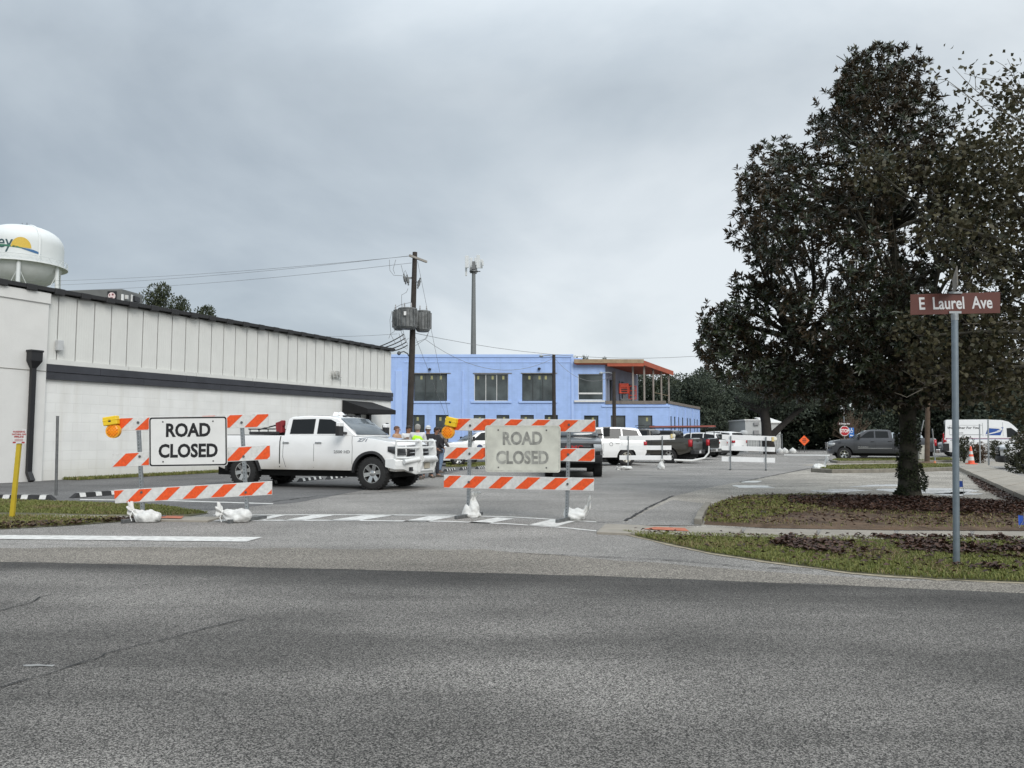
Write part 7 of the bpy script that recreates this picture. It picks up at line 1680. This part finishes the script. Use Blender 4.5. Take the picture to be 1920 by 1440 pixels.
# --- big magnolia
T0 = G(1706, 937)
mg = thing('magnolia_tree', 'big dark magnolia tree with mossy trunk in the soil bed', 'tree', T0)
YT0 = T0.y; pxm = F / YT0
def TM(u, v, dy=0.0): p = at(u, v, YT0 + dy); return p - T0
lobes = [(1640, 140, 62), (1690, 125, 45), (1600, 190, 55), (1690, 210, 80), (1570, 260, 70), (1650, 290, 95), (1760, 260, 75), (1455, 315, 62), (1520, 345, 80), (1430, 390, 52), (1600, 390, 100), (1720, 370, 110), (1830, 340, 80), (1440, 470, 52), (1500, 440, 70), (1850, 450, 90),
         (1560, 500, 70), (1660, 480, 90), (1770, 480, 100), (1400, 580, 60), (1360, 610, 48), (1370, 665, 55), (1450, 610, 72), (1540, 600, 80), (1630, 590, 90), (1730, 600, 100), (1830, 590, 95), (1430, 690, 58), (1510, 690, 62), (1590, 690, 66), (1680, 680, 72), (1770, 690, 70), (1850, 690, 60), (1480, 722, 36), (1560, 728, 42), (1640, 730, 45), (1720, 728, 45), (1790, 735, 40), (1398, 345, 38), (1402, 430, 42), (1345, 590, 36), (1338, 650, 32), (1395, 545, 34), (1450, 560, 40), (1590, 130, 40), (1720, 150, 45), (1560, 210, 45)]
rg = np.random.default_rng(11); rr = random.Random(11); LP, LD = [], []; tips = []
ctr = np.array(TM(1690, 480)); 
for (u, v, rp) in lobes:
    for dy in (-2.3, -.8, .8, 2.3):
        c = np.array(TM(u, v)); r_ = rp / pxm * 1.0
        edge = min(1.0, math.hypot(u - 1660, (v - 420) * .8) / 330.0)
        if abs(dy) > 2 and edge > .75: continue
        dq = dy * (1.25 - .75 * edge); c = np.array(TM(u, v, dq)); r_ *= (YT0 + dq) / YT0; sh = 1 - (.12 if abs(dy) > 1 else 0.0); cc_ = np.array(TM(1680, 460, dq)); c = cc_ * (1 - sh) + c * sh; r2 = r_ * (.92 if abs(dy) < 1 else .85)
        n = int((135 if v > 550 else 100) * r2 * r2 / .9 + 30); d = rand_unit(rg, n); P = c + d * (r2 * rg.uniform(.55, 1.0, n) ** .6)[:, None]
        LP.append(P); LD.append(d + np.array([[0, 0, .55]]) + rg.normal(size=(n, 3)) * .35); tips.append((Vector(c), r2, P))
P = np.concatenate(LP); D = np.concatenate(LD)
# thin out with a noise field so that the sky shows through in places
kp = np.array([mnoise.noise(Vector((p[0] * .85, p[1] * .85, p[2] * .85))) for p in P]) > np.where(P[:, 2] < 4.2, -.36, -.04)
P, D = P[kp], D[kp]
V, Fs = rosettes(P, D, rg, nl=8, L=(.11, .165), wr=.33); cr = np_mesh('crown', V, Fs, m_mag, mg)
mb = MB(); tr = [(0, 0, -.1), (.02, 0, .12), (.05, .02, .6), (.0, 0, 1.2), (-.03, .0, 1.9)] 
tk = [Vector((0, 0, -.08)), Vector(TM(1705, 905)), Vector(TM(1703, 860)), Vector(TM(1702, 810)), Vector(TM(1700, 765))]
mb.tube(tk, [.28, .215, .18, .165, .19], 20)
mb.v = [tuple(Vector(p) + Vector((mnoise.noise(Vector(p) * 5), mnoise.noise(Vector(p) * 5 + Vector((9, 0, 0))), 0)) * .03) for p in mb.v]; mb.build('trunk', m_bark, mg, smooth=True)
mb = MB(); cr0 = tk[-1] - Vector((0, 0, .1)); mains = []
for (u, v, dy, r0) in ((1600, 690, -.3, .11), (1500, 640, .5, .10), (1690, 560, .2, .17), (1640, 620, 1.2, .10), (1790, 660, -.5, .11), (1770, 600, .9, .10), (1720, 640, -1.3, .09), (1560, 690, 1.5, .08)):
    e_ = TM(u, v, dy); branch(mb, cr0, e_, r0 * 1.15, r0 * .7, rr, .1, 6, 8); mains.append((Vector(e_), r0 * .7))
lead = [Vector(TM(1690, 560, .2)), Vector(TM(1670, 430, 0)), Vector(TM(1660, 300, 0)), Vector(TM(1665, 170, 0))]; mb.tube(lead, [.12, .085, .05, .02], 8)
for q, r_ in zip(lead[1:], (.08, .05, .02)): mains.append((q, r_))
for (c, r2, Pp) in tips:
    m0 = min(mains, key=lambda t: (t[0] - c).length + (1.5 if t[0].z > c.z else 0)); pts = branch(mb, m0[0], c, min(.055, m0[1] * .7), .02, rr, .12, 4, 6)
    for k in range(4):
        q = Vector(Pp[rr.randrange(len(Pp))]); branch(mb, c.lerp(m0[0], rr.uniform(0, .3)), q, .016, .007, rr, .12, 3, 4)
mb.build('limb', m_bark, mg, smooth=True)
# moss / ivy tuft at the trunk foot and on the bark
r = np.random.default_rng(5); n = 5200; a = r.uniform(0, 6.283, n); hgt = r.uniform(0, 1, n) ** 1.5 * 2.0; rad = .205 + .075 * np.exp(-hgt * 4) + r.uniform(-.01, .035, n); bul = np.exp(-((hgt - .42) / .22) ** 2) * .14 * np.maximum(0, np.cos(a))
Pm = np.stack([np.cos(a) * (rad + bul * r.uniform(0, 1, n) ** .5), np.sin(a) * (rad + bul * r.uniform(0, 1, n) ** .5), hgt], 1); Dm = np.stack([np.cos(a) * .5, np.sin(a) * .5, r.uniform(-1, .6, n)], 1) + r.normal(size=(n, 3)) * .4; kk = (np.array([mnoise.noise(Vector(p) * 4) for p in Pm]) > -.05) | (bul > .05); Pm, Dm = Pm[kk], Dm[kk]
Lm = r.uniform(.03, .075, len(Pm)); V, Fs = leaves(Pm, Dm, np.concatenate([Pm[:, :2], np.zeros((len(Pm), 1))], 1), Lm, Lm * .6); o = np_mesh('ivy', V, Fs, leafmat('moss_leaf', (0.010, 0.016, 0.007), (0.040, 0.050, 0.020), rough=.8, trans=.05), mg); o['kind'] = 'stuff'

# --- broad leaved tree reaching in from the right edge
B0 = Vector((12.6, 13.6, 0)); bt = thing('broadleaf_tree', 'olive broad leaved tree with pale twigs reaching in from right edge', 'tree', B0)
def TB(u, v, dy=0.0): return at(u, v, 14.2 + dy) - B0
mb = MB(); rr = random.Random(4); fork = Vector((0, 0, 2.6)); mb.tube([(0, 0, -.1), (.03, 0, 1.2), fork], [.19, .15, .13], 12); mb.build('trunk', m_bark, bt, smooth=True)
mb = MB(); mb2 = MB(); rg = np.random.default_rng(21); LP, LD = [], []
lob = [(1850, 300, 70), (1915, 215, 50), (1930, 270, 80), (1800, 350, 60), (1890, 380, 80), (1940, 470, 90), (1830, 470, 60), (1770, 420, 45), (1890, 560, 80), (1820, 620, 62), (1910, 660, 80), (1760, 690, 45), (1850, 710, 55), (1930, 740, 60), (1990, 350, 90), (2010, 500, 100), (1990, 640, 90), (1720, 630, 40), (1700, 330, 50), (1640, 320, 40), (1800, 290, 40), (1880, 330, 70), (1950, 380, 80)]
for (u, v, rp) in lob:
    c = Vector(TB(u, v, rr.uniform(-1.2, 1.0))); rad = rp / (F / 14.2); n = int(150 * rad * rad + 40); d = rand_unit(rg, n); Pn = np.array(c) + d * (rad * rg.uniform(.3, 1, n) ** .5)[:, None]
    LP.append(Pn); LD.append(d * .6 + rg.normal(size=(n, 3)) * .6 + np.array([[0, 0, -.2]])); branch(mb, fork, c, .05, .018, rr, .1, 5, 6)
    for k in range(4):
        q = Vector(Pn[rr.randrange(n)]); branch(mb, c, c + (q - c) * 1.15, .010, .004, rr, .12, 3, 4)
for (u0, v0, u1, v1) in ((1960, 640, 1700, 745), (1970, 660, 1780, 700), (1950, 600, 1790, 610), (1930, 300, 1775, 150), (1950, 250, 1830, 170), (1940, 220, 1875, 150), (1990, 260, 1895, 135), (1980, 690, 1830, 740)):
    pts = branch(mb2, TB(u0, v0, -.5), TB(u1, v1, -.6), .022, .005, rr, .06, 6, 5)
    for q in pts[2:]:
        for s in (-1, 1): branch(mb2, q, q + Vector((rr.uniform(-.5, .1), rr.uniform(-.3, .3), rr.uniform(-.25, .4))), .006, .003, rr, .1, 2, 4)
        kq = np.array(q)[None, :] + rg.normal(size=(5, 3)) * .16; LP.append(kq); LD.append(rg.normal(size=(5, 3)))
mb.build('limb', m_bark, bt, smooth=True); mb2.build('twig', m_bark_lt, bt, smooth=True)['kind'] = 'stuff'
P = np.concatenate(LP); D = np.concatenate(LD); P = np.repeat(P, 4, 0) + rg.normal(size=(len(P) * 4, 3)) * .10; D = np.repeat(D, 4, 0) + rg.normal(size=(len(P), 3)) * .7; Ln = rg.uniform(.07, .12, len(P))
V, Fs = leaves(P, D, rand_unit(rg, len(P)) + np.array([[0, 0, .6]]), Ln, Ln * .85, fold=.15); np_mesh('crown', V, Fs, m_broad, bt)

# --- background trees: three crown shapes, copied with own size and turn
def crown_mesh(name, seed, W, H, z0, nl, lf, m, flat=1.0, per=420):
    rg = np.random.default_rng(seed); LP, LD = [], []
    cs_ = []
    for k in range(nl):
        a = rg.uniform(0, 6.283); q = rg.uniform(0, 1) ** .5; t = rg.uniform(0, 1); rr_ = W * (.24 + .12 * rg.uniform())
        prof_ = math.sin(math.pi * (.18 + .75 * t)) ** .6
        c = np.array([math.cos(a) * q * (W - rr_) * prof_, math.sin(a) * q * (W - rr_) * prof_, z0 + rr_ * .6 + t * (H - z0 - rr_ * 1.3)]); cs_.append((c, rr_))
        n = per; d = rand_unit(rg, n); d[:, 2] *= .75; LP.append(c + d * (rr_ * rg.uniform(.55, 1.05, n) ** .6)[:, None]); LD.append(d + rg.normal(size=(n, 3)) * .7)
    P, D = np.concatenate(LP), np.concatenate(LD); Ln = rg.uniform(lf * .6, lf * 1.25, len(P))
    V, Fs = leaves(P, D, rand_unit(rg, len(P)) + np.array([[0, 0, .5]]), Ln, Ln * .6, fold=.2)
    o = np_mesh(name, V, Fs, m); me = o.data; bpy.data.objects.remove(o); return me, cs_
def trunk_mesh(seed, H, cs_, r0, fork):
    rr = random.Random(seed); m = MB(); m.tube([(0, 0, -.2), (.05, 0, fork * .5), (0, 0, fork)], [r0 * 1.3, r0, r0 * .9], 10)
    for c, r_ in cs_: branch(m, (0, 0, fork * .95), tuple(c), r0 * .42, r0 * .1, rr, .12, 5, 6)
    o = m.build('trunk', m_bark, smooth=True); me = o.data; bpy.data.objects.remove(o); return me
PROT = []
for sd_, W_, H_, z0_, nl, mm_ in ((1, 6.0, 10.0, 1.2, 26, m_oak), (2, 7.0, 9.0, 1.0, 28, m_oak), (3, 5.0, 10.0, .8, 24, m_oak2)):
    me, cs_ = crown_mesh('crown', sd_, W_, H_, z0_, nl, .31, mm_, per=680); PROT.append((me, trunk_mesh(sd_, H_, cs_, .38, 2.6)))
me, cs_ = crown_mesh('crown', 9, 2.9, 13.6, 8.5, 30, .24, m_oak2, per=150); PROT.append((me, trunk_mesh(9, 13.6, cs_, .16, 9.5)))
def bgtree(label, u, Y, top_v, k, sx=1.0, rz=0.0, name='oak_tree', group='trees along the far street'):
    p = at(u, 800, Y); H = at(u, top_v, Y).z; s = H / (10.0, 9.0, 10.0, 13.4)[k]
    t = thing(name, label, 'tree', (p.x, Y, 0), rz, group)
    for me, nm in zip(PROT[k], ('crown', 'trunk')): o = bpy.data.objects.new(nm, me); COL.objects.link(o); o.parent = t; o.scale = (s * sx, s * sx, s)
    return t
bgl = [('dark oak right behind the blue building corner', 1300, 86, 690, 0, .9), ('dark oak with rounded top left of the magnolia', 1345, 92, 684, 1, .8), ('spreading dark oak behind the site trailer', 1450, 93, 668, 1, 1.0),
       ('dark oak behind the orange diamond sign', 1520, 96, 680, 0, 1.0), ('dark oak behind the stop sign', 1590, 90, 690, 2, 1.0), ('dark oak behind the grey pickup cab', 1660, 84, 690, 0, 1.0),
       ('dark oak behind the dark wooden pole', 1735, 88, 680, 1, 1.0), ('dark oak above the mail van roof', 1815, 82, 670, 0, 1.05), ('dark oak above the mail van windscreen', 1890, 80, 672, 1, 1.0), ('dark oak at right edge beyond the bush', 1980, 78, 668, 2, 1.1), ('dark oak beyond the right edge of the lot', 2080, 78, 670, 0, 1.1),
       ('pale topped oak peeking past the terrace canopy', 1255, 96, 700, 2, .8), ('dark oak filling the gap behind the terrace posts', 1216, 100, 692, 0, .75)]
for i, (lb, u, Y, tv, k, sx) in enumerate(bgl): bgtree(lb, u, Y, tv, k, sx, i * 1.3)
bgtree('tall evergreen behind the grey building', 287, 70, 535, 3, .60, 1.0, 'evergreen_tree', 'trees behind the white building'); bgtree('smaller evergreen right of the tallest behind the white roof', 329, 72, 560, 3, .50, 2.0, 'evergreen_tree', 'trees behind the white building'); bgtree('low leafy tree just above the white roof edge', 374, 70, 578, 3, .80, 0.3, 'evergreen_tree', 'trees behind the white building')
bgtree('treetop just showing over the blue parapet corner', 1090, 84, 659, 0, .30, 0.5, 'oak_tree', 'treetops behind the blue building'); bgtree('tiny treetop over the canopy roof', 1131, 88, 669, 2, .25, 0.9, 'oak_tree', 'treetops behind the blue building')
# big slanted limb and trunk of the nearer live oak
pO = at(1437, 840, 66); lo = thing('live_oak', 'dark leaning live oak trunk behind the lone white barricade', 'tree', (pO.x, 66, 0))
OO = lambda u, v, dy=0: tuple(at(u, v, 66 + dy) - lo.location)
mb = MB(); mb.tube([(0.3, 0, -.1), OO(1438, 815), OO(1436, 790), OO(1430, 765)], [.55, .42, .40, .40], 12); mb.build('trunk', m_bark_shade, lo, smooth=True)
mb = MB(); rr = random.Random(8); mb.tube([OO(1441, 822), OO(1462, 802), OO(1490, 776), OO(1520, 755)], [.32, .27, .22, .15], 10); branch(mb, OO(1432, 770), OO(1380, 745), .4, .12, rr); branch(mb, OO(1432, 768), OO(1440, 730), .4, .12, rr); branch(mb, OO(1432, 768), OO(1490, 740), .35, .12, rr); mb.build('limb', m_bark_shade, lo, smooth=True)
o = bpy.data.objects.new('crown', PROT[1][0]); COL.objects.link(o); o.parent = lo; o.scale = (.72, .5, .40); o.location = (1.2, 0, 3.6)
# bare brown tree behind the stop sign
pB = at(1598, 830, 71); bt2 = thing('bare_tree', 'brownish bare twiggy tree behind the stop sign', 'tree', (pB.x, 71, 0)); m_twig = mat('brown_twig', (.105, .070, .045), .9, var=.3)
mb = MB(); rr = random.Random(12); mb.tube([(0, 0, 0), (0, 0, .9)], [.1, .08], 8); mb.build('trunk', m_twig, bt2)
mb = MB()
for k in range(60):
    a = rr.uniform(0, 6.283); e = rr.uniform(.25, 1.5); L_ = rr.uniform(1.7, 2.6); tip = Vector((math.cos(a) * math.cos(e) * L_ * .8, math.sin(a) * math.cos(e) * L_ * .8, .9 + math.sin(e) * L_ * 1.1)); pts = branch(mb, (0, 0, .85), tip, .035, .008, rr, .08, 4, 4)
    for q in pts[2:]:
        for s in range(3): branch(mb, q, q + Vector((rr.uniform(-.5, .5), rr.uniform(-.5, .5), rr.uniform(0, .6))), .010, .004, rr, .1, 2, 3)
mb.build('twig', m_twig, bt2)['kind'] = 'stuff'
# undergrowth closing the view below the far trees
rg = np.random.default_rng(31); n = 26000; ux = rg.uniform(10, 95, n); yy = rg.uniform(92, 100, n) ; hz_ = rg.uniform(0, 1, n) ** .8 * (3.2 + 1.2 * np.sin(ux * .35) + .8 * np.sin(ux * .9)); P = np.stack([ux, yy, hz_], 1)
V, Fs = leaves(P, rand_unit(rg, n), rand_unit(rg, n) + np.array([[0, -.5, .5]]), rg.uniform(.4, .9, n), rg.uniform(.3, .5, n)); o = np_mesh('undergrowth', V, Fs, m_oak); tag(o, 'dense dark undergrowth below the far trees', 'undergrowth', kind='stuff')

# ---- bushes on the right
m_bush = leafmat('bush_leaf', (0.016, 0.024, 0.010), (0.060, 0.060, 0.026), rough=.55, trans=.1); m_bush_r = leafmat('reddish_bush_leaf', (0.045, 0.036, 0.018), (0.13, 0.075, 0.045), rough=.6, trans=.12)
def bush(label, u, v, wpx, hpx, seed, m, dens=900, z=0.0, lf=.09, depth=1.0):
    p = G(u, v, z); s = F / p.y; w, h = wpx / s / 2, hpx / s; o = thing('bush', label, 'bush', p, group='bushes by the post office')
    rg = np.random.default_rng(seed); LP, LD = [], []; rr = random.Random(seed); mb = MB()
    for k in range(14):
        a = rg.uniform(0, 6.283); q = rg.uniform(0, .75); r_ = min(w, h) * rg.uniform(.32, .5); c = np.array([math.cos(a) * q * (w - r_ * .5), math.sin(a) * q * (w - r_ * .5) * depth, r_ * .8 + rg.uniform(0, 1) * max(0, h - r_ * 1.8)])
        n = int(dens * r_ * r_) + 60; d = rand_unit(rg, n); LP.append(c + d * (r_ * rg.uniform(.5, 1.05, n) ** .5)[:, None]); LD.append(d + rg.normal(size=(n, 3)) * .6); branch(mb, (0, 0, 0), tuple(c), .02, .008, rr, .1, 3, 5)
    P, D = np.concatenate(LP), np.concatenate(LD); P[:, 2] = np.maximum(P[:, 2], .03); Ln = rg.uniform(lf * .7, lf * 1.3, len(P)); V, Fs = leaves(P, D, rand_unit(rg, len(P)) + np.array([[0, 0, .5]]), Ln, Ln * .5)
    np_mesh('foliage', V, Fs, m, o); mb.build('stem', m_bark, o)
bush('dark rounded bush left of the traffic cone before the van', 1808, 868, 40, 56, 41, m_bush)
bush('reddish bush behind the traffic cone', 1832, 868, 42, 42, 42, m_bush_r)
bush('low bush between the steel posts and the white car', 1868, 866, 40, 40, 43, m_bush)
bush('large reddish green bush at the right edge beside pavement', 1925, 888, 82, 88, 44, m_bush, z=.0, lf=.10, dens=1100)
bush('reddish bush top leaning on the large edge bush', 1935, 880, 70, 76, 45, m_bush_r, lf=.1)

# ---- small things beyond the far street
Yh = 78.0; p = at(1398, 830, Yh); tb = thing('storage_trailer', 'pale grey site trailer with wall air conditioners behind the oak', 'trailer', (p.x, Yh, 0)); m_tr2 = mat('pale_grey_siding', (.42, .43, .42), .6, var=.06)
w_ = (1428 - 1398) / (F / Yh); zt_ = at(1398, 788.5, Yh).z; mb = MB(); mb.box(0, w_, 0, 6, .4, zt_); mb.build('wall', m_tr2, tb)
mb = MB(); mb.box(-.08, w_ + .08, -.08, 6.08, zt_ + .002, zt_ + .12); mb.build('roof', m_white, tb)
for v0, v1 in ((797, 792), (816, 807)):
    a, b = at(1413, v0, Yh), at(1422, v1, Yh); mb = MB(); mb.box(a.x - p.x, b.x - p.x, -.2, .0, a.z, b.z); mb.build('air_conditioner', mat('ac_grey', (.25, .25, .25), .6), tb)
mb = MB(); mb.box(.1, w_ - .1, .1, 5.9, 0, .398); mb.build('skirt', m_conc_dark, tb)
p = at(1441, 830, Yh + 3); sh2 = thing('white_shed', 'white gabled shed behind the slanted oak limb', 'shed', (p.x, Yh + 3, 0)); w_ = 24 / (F / Yh); za, zb_ = at(1450, 806, Yh).z, at(1450, 788, Yh).z
mb = MB(); mb.extrude([(0, 0, 0), (w_, 0, 0), (w_, 0, zb_ - .25), (0, 0, zb_ - .25)], (0, 4, 0)); mb.build('wall', m_tr2, sh2); mb = MB(); mb.hexa([(-.15, -.15, zb_ - .24), (w_ + .15, -.15, zb_ - .24), (w_ + .15, 4.1, zb_ + .35), (-.15, 4.1, zb_ + .35), (-.15, -.15, zb_ - .12), (w_ + .15, -.15, zb_ - .12), (w_ + .15, 4.1, zb_ + .48), (-.15, 4.1, zb_ + .48)]); mb.build('roof', m_white, sh2)
p = at(1395, 830, Yh - 3); dm = thing('round_tank', 'pale dome topped tank left of the site trailer', 'tank', (p.x, Yh - 3, 0)); r_ = 8 / (F / (Yh - 3)); zt_ = at(1395, 806.5, Yh - 3).z; mb = MB(); mb.lathe([(r_, 0), (r_, zt_ - r_ * .8), (r_ * .85, zt_ - r_ * .35), (r_ * .5, zt_ - r_ * .08), (.003, zt_)], 20); mb.build('shell', m_tr2, dm, smooth=True); mb = MB(); mb.tube([(0, -r_ * .9, 0), (0, -r_ * .9, zt_ - .25)], .04, 5); mb.build('pipe', m_steel_dk, dm)
fn = thing('chain_link_fence', 'grey chain link fence with white bags at the far corner', 'fence', (at(1340, 830, 72).x, 72, 0)); x0_ = fn.location.x; x1_ = at(1502, 830, 72).x; k = 0; x = 0
m_mesh = mat('fence_mesh_grey', (.16, .165, .16), .7, .3, var=.2, scale=20)
while x < x1_ - x0_ + .1:
    mb = MB(); mb.tube([(x, 0, 0), (x, 0, 1.75)], .035, 6); mb.build('fence_post', m_galv, fn)
    if x + 2.1 < x1_ - x0_ + .1:
        mb = MB()
        for j in range(14): a = x + 2.1 * j / 14; mb.tube([(a, 0, .05), (a + .15, 0, 1.7)], .012, 3, cap=False); mb.tube([(a + .15, 0, .05), (a, 0, 1.7)], .012, 3, cap=False)
        mb.tube([(x, 0, 1.72), (x + 2.1, 0, 1.72)], .025, 5); mb.build('fence_panel', m_mesh, fn)
    x += 2.1
for i, (u, lb) in enumerate(((1462, 'white sack at foot of the fence left of diamond sign'), (1471, 'second white sack along the fence foot'), (1486, 'white sack nearest the orange diamond sign'))):
    mb = MB(); mb.lathe([(.02, .5), (.1, .42), (.28, .3), (.34, .12), (.3, .0)], 12); mb.v = [(a * (1 + .2 * mnoise.noise(Vector((a, b, c)) * 6)), b, c) for a, b, c in mb.v]; o = mb.build('sack', m_bag, smooth=True); o.location = (at(u, 830, 71.3).x, 71.3, 0); tag(o, lb, 'sack', 'sacks by the far fence')
